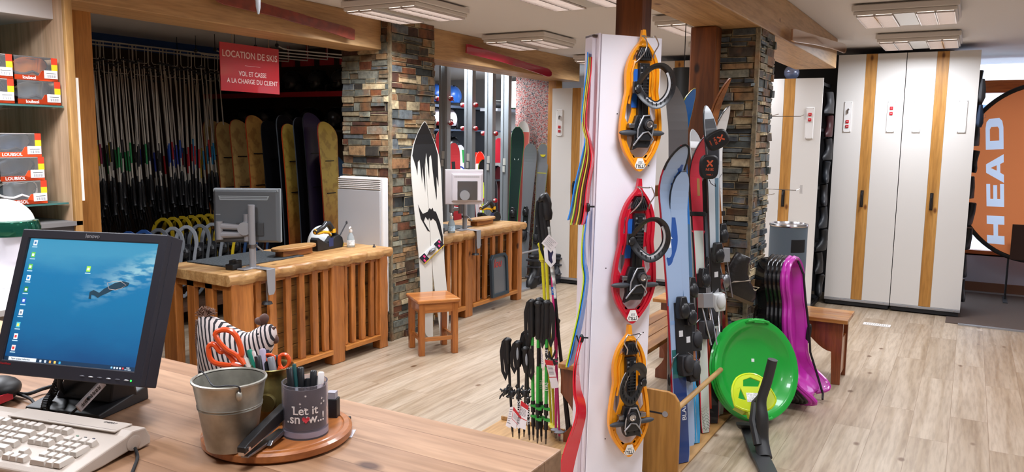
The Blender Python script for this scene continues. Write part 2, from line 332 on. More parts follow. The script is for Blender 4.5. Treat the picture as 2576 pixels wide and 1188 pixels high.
# stacked stone columns
PAL = ['#a4a496', '#878f8c', '#8f969a', '#b0a085', '#bba27c', '#a8784e', '#c4b89c', '#837a6e', '#9c8668', '#747b7b', '#ccc0a4', '#b0906a', '#a6a698', '#8c6650', '#acaca0', '#969a92']
def stone_face(bm, cl, M, W, Z0, Z1, hmin, hmax, lmin, lmax, pal):
    """stones over a face: local x along the face, y outwards, z up"""
    z = Z0
    while z < Z1-.004:
        h = min(random.uniform(hmin, hmax), Z1-z); x = random.uniform(-.06, 0)
        while x < W:
            l = random.uniform(lmin, lmax); a = max(x, 0); b = min(x+l, W)
            if b-a > .006:
                subs = [(z, z+h)]
                if h > hmax*.72 and random.random() < .45: k = random.uniform(.35, .65); subs = [(z, z+h*k), (z+h*k, z+h)]
                for (p, q) in subs:
                    d = random.choice([.004, .006, .010, .014, .02]); j = .003; g = .0026
                    ca = lin(random.choice(pal)); k = random.uniform(.92, 1.35); gy = sum(ca[:3])/3; ca = tuple((c*.68+gy*.32)*k for c in ca[:3])+(1,)
                    c = [bm.verts.new(M @ Vector((xx+random.uniform(-j, j), yy if yy < 0 else yy+random.uniform(-j, j), zz+random.uniform(-j, j)))) for xx in (a+g, b-g) for yy in (-.02, d) for zz in (p+g, q-g)]
                    for i in ((0, 1, 3, 2), (4, 6, 7, 5), (0, 4, 5, 1), (2, 3, 7, 6), (0, 2, 6, 4), (1, 5, 7, 3)):
                        fc = bm.faces.new([c[n] for n in i])
                        for lp in fc.loops: lp[cl] = ca
                    # mortar smeared along some of the edges of the front face
                    fr = [c[2], c[3], c[7], c[6]]; ct = sum((q.co for q in fr), Vector())/4; w_ = min(.0045, (q-p)*.16)
                    gc = lin(random.choice(['#c9c1ae', '#b8b09e', '#d2cab8', '#a8a090'])); nrm = (M.to_3x3() @ Vector((0, 1, 0)))*.0006
                    for e_ in range(4):
                        if random.random() < .5: continue
                        v0, v1 = fr[e_].co, fr[(e_+1) % 4].co; inw = (ct-(v0+v1)/2).normalized()*w_*random.uniform(.5, 1.2); d_ = (v1-v0).normalized()*w_
                        fc = bm.faces.new([bm.verts.new(v0+nrm), bm.verts.new(v1+nrm), bm.verts.new(v1+inw-d_+nrm), bm.verts.new(v0+inw+d_+nrm)])
                        for lp in fc.loops: lp[cl] = gc
            x += l
        z += h
def column(name, x0, x1, y0, y1, ztop, sizes, pal, grout):
    bm = bmesh.new(); cl = bm.loops.layers.color.new('Col')
    stone_face(bm, cl, Matrix(((0, -1, 0, x0), (-1, 0, 0, y1), (0, 0, 1, 0), (0, 0, 0, 1))), y1-y0, 0, ztop, *sizes, pal)       # faces -x
    stone_face(bm, cl, Matrix(((1, 0, 0, x0), (0, -1, 0, y0), (0, 0, 1, 0), (0, 0, 0, 1))), x1-x0, 0, ztop, *sizes, pal)       # faces -y
    stone_face(bm, cl, Matrix(((0, 1, 0, x1), (1, 0, 0, y0), (0, 0, 1, 0), (0, 0, 0, 1))), y1-y0, 0, ztop, *sizes, pal)        # faces +x
    def plain(lo, hi, c):
        vv = [bm.verts.new((x, y, z)) for x in (lo[0], hi[0]) for y in (lo[1], hi[1]) for z in (lo[2], hi[2])]
        for i in ((0, 1, 3, 2), (4, 6, 7, 5), (0, 4, 5, 1), (2, 3, 7, 6), (0, 2, 6, 4), (1, 5, 7, 3)):
            fc = bm.faces.new([vv[n] for n in i])
            for lp in fc.loops: lp[cl] = lin(c)
    plain((x0+.003, y0+.003, 0), (x1-.003, y1-.003, ztop), grout)
    plain((x0-.014, y0-.014, 0), (x0+.01, y0+.01, ztop), '#b5ad9c')
    bmesh.ops.recalc_face_normals(bm, faces=bm.faces)
    me = bpy.data.meshes.new(name); bm.to_mesh(me); bm.free(); me.materials.append(M_stone)
    o = bpy.data.objects.new(name, me); col.objects.link(o); o['kind'] = 'structure'; return o
column('wall_stone_left', 4.80, 5.37, 3.86, 4.33, CZ, (.03, .085, .07, .24), PAL, '#bcb5a4')
column('wall_stone_right', 4.70, 5.11, 1.105, 1.47, 2.247, (.022, .06, .05, .2), [c for c in PAL if c not in ('#a8784e', '#8c6650')]+['#8f9aa2', '#7f8990', '#9aa3a6'], '#bcb5a4')
# timber posts carrying the beam
for nm, lo, hi in (('wall_post_near', (3.375, 1.305, 0), (3.51, 1.43, 2.247)), ('wall_post_far', (4.52, 1.3, 0), (4.64, 1.45, 2.247))):
    struct(nm, B().box(lo, hi, jit=.003), M_post, bevel=.008)

# ceiling luminaires: white box, four louvred lamps
M_lum = mat('#d9d3cd', .5); M_lam = mat('#fff2ea', .4, emit=1.3, name='lamp_tube_glow'); M_lv = mat('#cfc9c6', .25, .7)
def luminaire(first=[None]):
    t = thing('ceiling_light', 'x', 'ceiling light', (0, 0, 0), 'square white louvred ceiling lights')
    W = .62
    b = B(); pr = [(0, 0), (W, 0), (W, W), (0, W)]
    b.box((0, 0, -.05), (W, W, -.012)).prism([(.012, .012), (W-.012, .012), (W-.012, W-.012), (.012, W-.012)], -.075, -.05)
    b.box((.03, .03, -.012), (W-.03, W-.03, 0))
    b.build('housing', M_lum, t, bevel=.006)
    B().box((.25, .02, -.079), (.37, W-.02, -.0755)).build('centre_panel', mat('#cdc8be', .3, .3), t)
    for x in (.03, .14, .38, .49):
        B().box((x, .03, -.0775), (x+.095, W-.03, -.0755)).build('lamp_tube', M_lam, t)
        l = B().box((x-.006, .024, -.088), (x, W-.024, -.075)).box((x+.095, .024, -.088), (x+.101, W-.024, -.075))
        for k in range(17): yy = .03+k*(W-.06)/16; l.box((x, yy-.001, -.088), (x+.095, yy+.001, -.0775))
        l.build('louvre', M_lv, t)
    return t
LBL = {0: 'square louvred ceiling light above the left stone column, in front of the left beam', 1: 'square louvred ceiling light above the red ski on the middle beam', 2: 'small far louvred ceiling light near the end of the middle beam',
       3: 'square louvred ceiling light cut by the top of the photo, left of the timber post', 4: 'louvred ceiling light half hidden between timber post and beam', 5: 'louvred ceiling light hidden behind the right stone column',
       6: 'nearer louvred ceiling light over the right-hand lockers', 7: 'farther louvred ceiling light close to the tops of the right-hand lockers'}
t0 = luminaire()
for i, (x0, y0, pw) in enumerate(LUM):
    M = T(x0+.31, y0+.31, CZ) @ RZ(90) @ T(-.31, -.31, 0)
    if i == 0: t0.matrix_world = M; WM[t0.name] = M; t0['label'] = LBL[0]; continue
    dup(t0, M, LBL.get(i, 'unseen louvred ceiling light outside the photo, number %d of its row' % i))
# ================================================================ COUNTERS, STOOL, BENCHES, LOCKERS
random.seed(11)
def counter(label, x0, x1, y0, y1, ztop, posts, slats, group, kick, endposts=True, segs=None, openx=None):
    t = thing('service_counter', label, 'counter', (x0, y0, 0), group)
    # live-edge slab: irregular front edge
    n = 60; b = B(w=t); rs = []
    for i in range(n+1):
        x = x0-.03+(x1-x0+.06)*i/n; e = .012*math.sin(i*.9)+random.uniform(-.006, .006); l = random.uniform(-.004, .004)
        zt = ztop+random.uniform(-.002, .002)
        rs.append([b.v(p) for p in ((x, y0-.045+e, zt-.012), (x, y0-.03+e, zt), (x, y1, ztop), (x, y1, ztop-.055), (x, y0-.025+e+l, zt-.072), (x, y0-.048+e, zt-.04))])
    b.rings(rs); b.build('counter_top', M_slab, t, bevel=.004, smooth=True, ang=50)
    zt = ztop-.06
    B(w=t).box((x0+.02, y0+.0, zt-.035), (x1-.02, y0+.03, zt)).build('top_rail', M_ctrH, t, bevel=.004)
    for i, (a, c) in enumerate(posts):
        b = B(w=t); k = 12; rs = []
        for j in range(k+1):
            z = zt*j/k; e = [random.uniform(-.0025, .0025) for _ in range(4)]
            rs.append([b.v(p) for p in ((a+e[0], y0-.022+e[1], z), (c+e[2], y0-.022+e[1], z), (c+e[2], y0+.06, z), (a+e[0], y0+.06, z))])
        b.rings(rs); b.build('post', M_ctr, t, bevel=.006, smooth=True)
    for a, wd_ in slats:
        b = B(w=t); k = 10; rs = []
        for j in range(k+1):
            z = kick+(zt-kick)*j/k; e = [random.uniform(-.0014, .0014) for _ in range(3)]
            rs.append([b.v(p) for p in ((a+e[0], y0-.005+e[1], z), (a+wd_+e[2], y0-.005+e[1], z), (a+wd_+e[2], y0+.025, z), (a+e[0], y0+.025, z))])
        b.rings(rs); b.build('slat', M_ctr, t, bevel=.004, smooth=True)
    for a, c in segs: B(w=t).box((a, y0-.03, kick-.035), (c, y0+.05, kick)).build('bottom_rail', M_ctrH, t, bevel=.004)
    b = B(w=t); nb = 6
    for k in range(nb):
        za = kick+(zt-kick)*k/nb; b.box((openx if openx else x0+.3, y0+.05, za+.002), (x1-.05, y0+.065, kick+(zt-kick)*(k+1)/nb-.002))
    b.build('backing_boards', M_back, t, bevel=.002)
    return t
c1 = counter('near slatted timber service counter with live-edge top, left of the stone column', 3.19, 4.66, 3.80, 4.43, .768,
        [(3.19, 3.36), (4.05, 4.18), (4.57, 4.66)], [(3.39, .045), (3.50, .06), (3.64, .05), (3.76, .05), (3.88, .055), (3.985, .05), (4.2, .03), (4.27, .045), (4.37, .05), (4.48, .04), (4.54, .03)],
        'timber service counters', .11, segs=[(3.36, 4.05), (4.18, 4.57)], openx=3.45)
# open left end of the near counter
b = B(w=c1); b.box((3.19, 4.30, 0), (3.25, 4.43, .70)); b.build('post', M_ctr, c1, bevel=.006)
for ya in (4.13, 3.96): B(w=c1).box((3.2, ya, .1), (3.235, ya+.07, .70)).build('slat', M_ctr, c1, bevel=.004)
B(w=c1).box((3.2, 3.86, .66), (3.23, 4.3, .70)).build('top_rail', M_ctrH, c1, bevel=.003)
c2 = counter('farther slatted timber service counter with live-edge top, right of the left stone column', 5.40, 6.80, 3.83, 4.45, .775,
        [(5.78, 5.9), (6.71, 6.80)], [(5.42, .05), (5.52, .05), (5.62, .05), (5.7, .04), (5.93, .05), (6.0, .05), (6.12, .055), (6.26, .05), (6.4, .055), (6.56, .07)],
        'timber service counters', .11, segs=[(5.4, 5.78), (5.9, 6.71)])
# plastic tray standing in the slats of counter 2
t = thing('plastic_crate', 'dark blue plastic crate lid with red script, standing between slats of the farther counter', 'crate lid', (6.3, 3.81, .115))
M_ = basis((6.18, 3.795, .115), (1, 0, 0), (0, .06, 1))
B(w=t).plate([[(0, 0), (.3, 0), (.3, .36), (.26, .4), (.04, .4), (0, .36)], [(.03, .03), (.03, .35), (.055, .375), (.245, .375), (.27, .35), (.27, .03)]], 0, .03, M_).build('rim', mat('#28363f', .4), t, bevel=.003)
B(w=t).prism([(.03, .03), (.27, .03), (.27, .35), (.245, .375), (.055, .375), (.03, .35)], .0, .012, M_).build('panel', mat('#6b6f74', .25, .3), t)
text('lou', t, M_ @ T(.13, .31, .014), .11, mat('#b0322c', .5), shear=.3, w=t)

# stool
def stool():
    t = thing('wooden_stool', 'varnished pine stool with square seat, in front of the white snowboard', 'stool', basis((4.76, 3.43, 0), (.8, -.6, 0), (.6, .8, 0)))
    s = .165; h = .42
    B().prism([(-s, -s), (s, -s), (s, s), (-s, s)], h-.028, h).build('seat', M_stool, t, bevel=.009)
    for i, (a, c) in enumerate(((-1, -1), (1, -1), (1, 1), (-1, 1))):
        x = a*.128; y = c*.128
        B().box((x-.022, y-.022, 0), (x+.022, y+.022, h-.028)).build('leg', M_stoolZ, t, bevel=.003)
    for lo, hi in (((-.13, -.145, .32), (.13, -.125, .39)), ((-.13, .125, .32), (.13, .145, .39)), ((-.145, -.13, .32), (-.125, .13, .39)), ((.125, -.13, .32), (.145, .13, .39))):
        B().box(lo, hi).build('apron', M_stool, t, bevel=.002)
    for lo, hi in (((-.13, -.138, .105), (.13, -.118, .135)), ((-.138, -.13, .105), (-.118, .13, .135)), ((.118, -.13, .105), (.138, .13, .135))):
        B().box(lo, hi).build('stretcher', M_stool, t, bevel=.002)
    return t
stool()
# bench on the right, along y
def scallop(L, H, a=.36):
    pts = [(0, H), (0, H-.07)]
    for i in range(13): u = i/12; pts.append((.05+(L*a-.05)*u, H-.09-.16*(.5-.5*math.cos(math.pi*u))))
    pts += [(L*a, 0), (L*a+.05, 0), (L*a+.05, H-.0)]
    return pts
t = thing('wooden_bench', 'varnished wooden bench with scalloped apron, carrying the grey litter bin', 'bench', (5.62, .63, 0))
for k in range(3): B(w=t).box((5.45+k*.118, .62, .422), (5.45+k*.118+.114, 1.95, .45)).build('seat_board', M_bench, t, bevel=.004)
for x in (5.49, 5.75):
    pts = [(0.02, .42), (.02, 0), (.075, 0), (.085, .22)]
    for i in range(11): u = i/10; pts.append((.085+.26*u, .22+.16*(.5-.5*math.cos(math.pi*u))))
    pts += [(1.0, .38)]
    for i in range(11): u = i/10; pts.append((1.0+.2*u, .38-.16*(.5-.5*math.cos(math.pi*u))))
    pts += [(1.21, 0), (1.27, 0), (1.27, .42)]
    B(w=t).prism(pts, 0, .028, basis((x, .63, 0), (0, 1, 0), (0, 0, 1))).build('side_apron', M_red_wood, t, bevel=.003)
for y in (.66, 1.83): B(w=t).box((5.52, y, .05), (5.75, y+.022, .30)).build('end_panel', M_stoolZ, t, bevel=.002)
# bench behind the snowshoe board, along x, with a slatted back
t = thing('wooden_bench', 'wooden bench with orange seat and curved end panel, behind the white snowshoe board', 'bench', (3.6, 1.5, 0))
for k in range(3): B(w=t).box((3.56, 1.47+k*.102, .422), (5.1, 1.47+k*.102+.098, .45)).build('seat_board', M_benchX, t, bevel=.004)
for x in (3.60, 5.0):
    pts = [(0, .42), (0.0, .28)]+[(.02+.06*math.sin(math.pi*i/8), .26-.2*i/8) for i in range(9)]+[(.02, 0), (.3, 0)]+[(.3-.06*math.sin(math.pi*i/8), .06+.2*i/8) for i in range(9)]+[(.32, .28), (.32, .42)]
    B(w=t).prism(pts, 0, .028, basis((x, 1.455, 0), (0, 1, 0), (0, 0, 1))).build('end_panel', M_red_wood, t, bevel=.003)
for x in (4.05, 4.3, 4.6): B(w=t).box((x, 1.785, .0), (x+.045, 1.82, .86)).build('back_post', M_stoolZ, t, bevel=.004)
B(w=t).box((3.95, 1.78, .78), (4.75, 1.825, .86)).build('back_rail', M_benchX, t, bevel=.006)

# drying lockers
M_lk = mat('#dedbd7', .42, name='locker_laminate'); M_lkb = mat('#15161a', .6)
def locker_front(t, x, y0, h, zb=.075, Wd=.588):
    """front facing -x, between y0 and y0+Wd; a wood strip between two white panels"""
    y1 = y0+Wd; s0 = y0+.245; s1 = y0+.345
    if 1:
        B(w=t).box((x, y0, zb), (x+.018, s0, h)).build('white_panel', M_lk, t, bevel=.0015)
        B(w=t).box((x, s1, zb), (x+.018, y1, h)).build('white_panel', M_lk, t, bevel=.0015)
    B(w=t).box((x+.003, s0+.001, zb), (x+.016, s1-.001, h)).build('wood_strip', M_strip, t)
    b = B(w=t).box((x+.018, y0+.01, zb), (x+.05, y1-.01, h-.01)); b.build('door_core', mat('#a8a8aa', .5), t)
    b = B(w=t); yc = (s0+s1)/2+.008
    b.tube([(x, yc, 1.13), (x-.028, yc, 1.125), (x-.034, yc, 1.10), (x-.034, yc, 1.03), (x-.028, yc, 1.005), (x, yc, 1.0)], .009, 8)
    b.box((x-.003, yc-.014, .985), (x+.001, yc+.014, 1.145)); b.build('handle', M_black, t)
    b = B(w=t).box((x-.004, y0, zb-.025), (x+.02, y1, zb-.002)); b.build('bottom_rail', M_silver, t, bevel=.002)
    for yy in (y0+.05, y0+.22, y1-.15): B(w=t).cyl((x-.008, yy, zb-.013), (x-.003, yy, zb-.013), .006).build('bolt', M_chrome, t)
def switch(t, x, yc, zc, red, key=False, hh=.29):
    hw = .035
    b = B(w=t).box((x-.010, yc-hw, zc-hh/2), (x, yc+hw, zc+hh/2)); p = b.build('switch_plate', mat('#e8e6e4', .35), t, bevel=.003)
    for a in (-1, 1):
        for c in (-1, 1): B(w=t).cyl((x-.012, yc+a*(hw-.006), zc+c*(hh/2-.008)), (x-.009, yc+a*(hw-.006), zc+c*(hh/2-.008)), .003, seg=8).build('screw', M_steel, p)
    zs = [zc-.09, zc-.045][:red] if key else [zc+.08, zc+.03][:red]
    for z in zs:
        B(w=t).box((x-.018, yc-.014, z-.014), (x-.009, yc+.014, z+.014)).build('switch_button', mat('#c0202a', .3), p, bevel=.002)
        B(w=t).box((x-.0195, yc-.007, z-.001), (x-.0175, yc+.007, z+.003)).build('switch_mark', M_white, p)
    if key:
        b = B(w=t).cyl((x-.02, yc-.004, zc+.07), (x-.009, yc-.004, zc+.07), .009); b.box((x-.03, yc-.006, zc+.035), (x-.014, yc+.004, zc+.072)); b.build('key_lock', M_chrome, p)
def locker_body(t, x, y0, h, depth=.6, boots=True, side=0, seed=1):
    rr = random.Random(seed); y1 = y0+.588
    b = B(w=t)
    for yy in (y0+.02, y1-.05):
        for xx in (x+.07, x+depth-.03): b.box((xx, yy, .03), (xx+.03, yy+.03, h-.02))
    for z in (.03, .6, 1.15, 1.7, h-.06): b.box((x+.07, y0+.02, z), (x+depth, y1-.02, z+.03))
    b.box((x+.1, y0+.28, .03), (x+depth, y0+.30, h-.03)); b.box((x+.01, y0+.01, .012), (x+depth, y1-.01, .045)); b.build('drying_rack', M_lkb, t)
boot_cols = ['#17181c', '#22262c', '#2c2420', '#101014', '#1c2a4a', '#3a1418', '#16181c', '#0e0e10', '#2b2c30']
def boot_shape(b, t_, s=1.0):
    """an upright ski boot: sole, shell, cuff; toe to +x"""
    def ring(z, cx, rx, ry): return [b.v((cx+rx*math.cos(a)*s, ry*math.sin(a)*s, z*s), t_) for a in [2*math.pi*k/14 for k in range(14)]]
    b.rings([ring(0, 0, .155, .045), ring(.03, 0, .16, .052), ring(.07, -.005, .15, .055), ring(.11, -.04*s, .115, .055), ring(.16, -.075*s, .085, .055), ring(.24, -.07*s, .075, .058), ring(.32, -.05*s, .08, .062), ring(.33, -.05*s, .06, .05)])
def hung_boots(x, y0, h, n, seed, sidex=None):
    rr = random.Random(seed)
    for k in range(n):
        z = .12+(h-.45)*k/(n-1); b = B(); M = T(x+.20+rr.uniform(-.03, .12), y0, z) @ RZ(180+rr.uniform(-18, 18)) @ RX(rr.uniform(-8, 8))
        boot_shape(b, M, .62)
        o = b.build('ski_boot', mat(rr.choice(boot_cols), .5), None, smooth=True, ang=60)
        tag(o, 'dark boot hung on the open side of the %s white locker, %s' % ('tall' if h > 2.3 else 'low', ('lowest of the column', 'second from the bottom', 'third from the bottom', 'fourth from the bottom', 'middle of the column', 'fourth from the top', 'third from the top', 'second from the top', 'topmost of the column')[k]), 'boot', 'boots drying in the lockers')
# right pair, the far tall one, and two pulled-out low ones
LK = [('tall white locker with pine strip, key switch and red buttons, second from the doorway', 8.27, .586, 2.432, [(.475, 2, True, 0), (.098, 2, False, 0)]),
      ('tall white locker with pine strip and blank plates, nearest the doorway', 8.27, -.008, 2.432, [(.475, 0, False, 0), (.108, 0, False, 0)]),
      ('tall white locker seen between the snowshoe board and the timber post', 8.27, 2.46, 2.44, []),
      ('lower white locker with two red switches, behind the litter bin', 7.80, 1.226, 2.187, [(.10, 2, False, .0), (.5, 0, False, 0)]),
      ('white locker with a key switch, left of the snowshoe board behind the ski poles', 7.80, 3.43, 2.146, [(.49, 2, True, -.02), (.09, 2, False, -.02)])]
for i, (lb, x, y0, h, sw) in enumerate(LK):
    t = thing('drying_locker', lb, 'locker', (x, y0, 0), 'white lockers with pine strips')
    locker_front(t, x, y0, h); locker_body(t, x, y0, h)
    for (dy, red, key, dz) in sw: switch(t, x, y0+dy, 1.845-(.0 if h > 2.3 else .07), red, key)
hung_boots(8.30, -.012, 2.4, 9, 5); hung_boots(7.86, 1.205, 2.2, 9, 8)
for k, (z, c) in enumerate(((1.75, '#2b3a52'), (1.98, '#4a4c50'))):
    b = B(); b.rings([[b.v((8.33+.08*math.cos(a)*q, -.035+.035*math.sin(a)*q, z+dz)) for a in [2*math.pi*j/10 for j in range(10)]] for q, dz in ((.6, 0), (1, .04), (.9, .12), (.5, .2))])
    tag(b.build('hanging_glove', mat(c, .8), smooth=True, ang=60), ('blue', 'grey')[k]+' glove hanging at the doorway side of the tall locker', 'glove')
# floor vent
t = thing('floor_vent', 'small white slotted vent plate set in the floor before the tall lockers', 'vent', basis((7.55, .62, 0), (0, 1, 0), (-1, 0, 0)))
sl = [[(-.11, -.05), (.11, -.05), (.11, .05), (-.11, .05)]]
for r_ in range(3):
    for k in range(11): x = -.09+k*.017; y = -.034+r_*.024; sl.append([(x, y), (x, y+.016), (x+.007, y+.016), (x+.007, y)])
B().plate(sl, 0, .004).build('vent_plate', M_wh2, t)
# glass ball on the low locker
b = B(); b.ell((8.05, 1.56, 2.262), (.072,)*3, 24); b.lathe([(.04, 2.185), (.045, 2.19), (.02, 2.2)], t=T(8.05, 1.56, 0))
tag(b.build('glass_globe', mat('#a9b8e0', .15, .5), smooth=True, ang=60), 'pale blue shiny ball standing on top of the low white locker', 'ornament')
# ================================================================ SNOWSHOE BOARD
random.seed(21)
wx = Vector((.766, -.643, 0)); wn = Vector((-.643, -.766, 0))
TL = pd(1515, 85, 3.32)
MB = basis(TL, wx, (0, 0, 1), wn) @ RZ(-.75)
BW, BH = .288, TL.z-.012
t = thing('display_board', 'tall white boxed board on the near timber post, hung with three snowshoes', 'display board', MB)
b = B().box((0, -BH, -.018), (BW, 0, 0)); b.build('front_panel', mat('#eceaf3', .4, name='board_white', bump=.03, bscale=120), t, bevel=.002)
B().box((-.012, -BH, -.05), (-.002, .004, -.004)).box((-.03, -BH, -.10), (-.012, .0, -.03)).build('side_panel', mat('#d2c8cf', .45), t, bevel=.002)
B().box((-.03, -.01, -.10), (BW, -.002, -.018)).box((-.02, -.002, -.075), (.05, .003, -.05)).build('top_cap', mat('#3a2a20', .8), t)
for p in ((.085, -.33), (.06, -1.0), (.09, -1.78), (.235, -.12), (.25, -.55), (.26, -1.3)): B().cyl((p[0], p[1], -.001), (p[0], p[1], .0012), .003, seg=8).build('screw_hole', M_dark, t)
def onb(px, py, off=0.0):
    """local coordinates on the board's face (pushed out by off) seen at a pixel"""
    o = MB @ Vector((0, 0, off)); n = (MB.to_3x3() @ Vector((0, 0, 1))); d = ray(px, py)
    return MB.inverted() @ (CAM+d*((o-CAM).dot(n)/d.dot(n)))
SH = [(0, .011), (.04, .016), (.075, .024), (.13, .07), (.19, .105), (.27, .130), (.36, .133), (.43, .130), (.5, .143), (.59, .158), (.7, .167), (.78, .157), (.86, .125), (.94, .07), (.985, .03), (1.0, .008)]
def cr(pts, n=4):
    out = []
    for i in range(len(pts)-1):
        p0 = Vector(pts[max(i-1, 0)]); p1 = Vector(pts[i]); p2 = Vector(pts[i+1]); p3 = Vector(pts[min(i+2, len(pts)-1)])
        for k in range(n):
            u = k/n; out.append(.5*((2*p1)+(p2-p0)*u+(2*p0-5*p1+4*p2-p3)*u*u+(3*p1-p0-3*p2+p3)*u**3))
    out.append(Vector(pts[-1])); return out
def snowshoe(L, label, M, c, cdark, mirror, wire=True, blue=True, vents=False):
    t = thing('snowshoe', label, 'snowshoe', M, 'snowshoes on the white board')
    P = lambda x, tt, z=0: (x*L*mirror, -tt*L, z)
    prof = [(p.y, p.x) for p in cr([(a, w, 0) for a, w in SH])]
    out = [P(w, tt)[:2] for w, tt in prof]+[P(-w, tt)[:2] for w, tt in reversed(prof)]
    prin = [(max(w-.024, .0), tt) for w, tt in prof if .11 < tt < .955]
    prin = [(w, tt) for w, tt in prin if w > .012]
    inn = [P(w, tt)[:2] for w, tt in prin]+[P(-w, tt)[:2] for w, tt in reversed(prin)]
    m = mat(c, .32, name='snowshoe_plastic', coat=.3)
    B().plate([out, inn], 0, .022).build('frame', m, t, bevel=.006, smooth=True, ang=50)
    # deck with openings
    def H(pts, s=1): return [P(x*s, tt)[:2] for x, tt in pts]
    loops = [inn]
    for s in (1, -1):
        loops.append(H([(.045, .15), (.07, .185), (.078, .215), (.052, .205)], s))
        if vents: loops.append(H([(.055, .24), (.095, .27), (.1, .38), (.055, .36)], s))
        loops.append(H([(.062, .47), (.1, .46), (.118, .54), (.125, .62), (.1, .66), (.075, .58)], s))
    loops.append(H([(-.07, .68), (-.105, .74), (-.1, .80), (-.07, .86), (-.03, .9), (.03, .9), (.07, .86), (.1, .80), (.105, .74), (.07, .68)]))
    B().plate(loops, .003, .012).build('deck', m, t, bevel=.0025, smooth=True, ang=50)
    # raised ribs on the deck
    for s in (1, -1):
        B().tube([P(s*.06, .22, .014), P(s*.085, .3, .016), P(s*.08, .42, .016), P(s*.1, .52, .014)], .006, 6).build('deck_rib', m, t, smooth=True)
        B().tube([P(s*.125, .78, .014), P(s*.09, .86, .016), P(s*.05, .92, .014)], .006, 6).build('deck_rib', m, t, smooth=True)
    B().ell(P(0, .105, .014), (.017, .012, .01), 12).build('deck_boss', m, t, smooth=True)
    mb = M_blk2
    b = B(); b.prism([P(*q)[:2] for q in ((-.028, .125), (.028, .125), (.058, .185), (.05, .215), (-.05, .215), (-.058, .185))], .012, .034)
    for k in range(6): x = -.035+.014*k; b.tube([P(x*.55, .13, .034), P(x*1.3, .195, .038)], .0035, 6)
    b.build('pivot_guard', mb, t, bevel=.003)
    b = B(); b.box((-.036*L*1.1, -.63*L, .012), (.036*L*1.1, -.235*L, .036)); b.box((-.017*L, -.62*L, .036), (.017*L, -.25*L, .042))
    for k in range(9): b.box((-.032*L, -(.30+.022*k)*L, .036), (.032*L, -(.30+.022*k+.009)*L, .044))
    rail = b.build('binding_rail', mb, t, bevel=.003)
    b = B()
    for k in range(3):
        for s in (-1, 1): b.box((s*.026*L-.004, -(.262+.035*k)*L-.008, .036), (s*.026*L+.004, -(.262+.035*k)*L, .0385))
    b.build('rail_mark', M_silver, rail)
    # toe plate
    b = B(); b.prism([P(*q)[:2] for q in ((-.055, .60), (.055, .60), (.078, .68), (.07, .75), (.062, .80), (.045, .83), (-.04, .83), (-.085, .85), (-.07, .78), (-.08, .68))], .014, .040)
    b.prism([P(*q)[:2] for q in ((-.04, .62), (.04, .62), (.055, .7), (.05, .78), (-.045, .78), (-.055, .7))], .040, .056); toe = b.build('toe_plate', mb, t, bevel=.004)
    for s in (-1, 1): B().cyl(P(s*.025, .8, .039), P(s*.025, .8, .0415), .0042, seg=10).build('rivet', M_rubber, toe)
    B().tube([P(-.055, .76, .05), P(-.06, .70, .058), P(-.035, .635, .062), P(-.02, .605, .062), P(.03, .60, .062), P(.045, .64, .062), P(.062, .69, .058), P(.06, .76, .05)], .0035, 8).build('binding_wire', M_silver, t, smooth=True)
    B().tube([P(-.08, .815, .045), P(-.06, .775, .056), P(-.02, .725, .06), P(.02, .715, .06), P(.045, .74, .06), P(.068, .77, .055), P(.055, .80, .05)], .0035, 8).build('binding_wire', M_silver, t, smooth=True)
    b = B(); c0 = P(.02, .665, 0); d = b.lathe([(.022, .056), (.024, .062), (.021, .072), (.018, .073), (.016, .070)], 24, T(c0[0], c0[1], 0)).build('dial', M_dark, t, smooth=True)
    B().lathe([(.015, .070), (.0155, .0745), (.010, .0755), (.009, .072)], 24, T(c0[0], c0[1], 0)).build('dial_ring', M_chrome, d, smooth=True)
    for s, x, rr in ((-1, -.115, .026), (1, .1, .024)):
        B().ell(P(x, .725, .036), (.046*L/.6, .0125, .012), 16, T()).build('side_lever', mat('#3c3f45', .5), t, smooth=True)
        b = B(); q = P(x*.82, .675, .03); b.box((q[0]-.014, q[1]-.010, .018), (q[0]+.014, q[1]+.010, .046)); b.build('ratchet', M_steel, t, bevel=.004)
    # heel strap loop standing off the rail
    if wire:
        lp = [(-.075, .40, .055), (-.055, .33, .085), (-.01, .275, .105), (.05, .262, .12), (.105, .30, .125), (.135, .37, .12), (.135, .44, .11), (.10, .50, .10), (.045, .53, .09), (-.01, .50, .075), (-.05, .45, .06)]
        lp = [Vector(P(*q)) for q in lp]; cl = cr([tuple(q) for q in lp+[lp[0]]], 4)[:-1]
        st = B().tube([tuple(q) for q in cl], .020, 8, closed=True, flat=.2, upv=(.3, .3, 1)).build('heel_strap', mb, t, smooth=True)
        a = [q for q in cl[16:38]]
        B().tube([(q.x, q.y-.001, q.z-.004) for q in a], .013, 8, flat=.3).build('strap_lining', mat('#b9b9bb', .6, bump=.3, bscale=400), st, smooth=True)
        b = B()
        for k in range(16, 40, 2): q = cl[k]; b.box((q.x-.0016, q.y-.008, q.z-.008), (q.x+.0016, q.y+.008, q.z+.008))
        b.build('strap_tooth', mb, st)
        b = B(); q = lp[0]; b.box((q.x-.018, q.y-.03, .045), (q.x+.016, q.y+.02, .062)); b.ell((q.x, q.y-.01, .066), (.015, .02, .008), 12); b.build('buckle', M_blk2, t, bevel=.003)
        b = B(); b.box((q.x-.016, q.y-.016, .066), (q.x+.004, q.y-.006, .07)); b.build('buckle_lever', M_silver, t, bevel=.001)
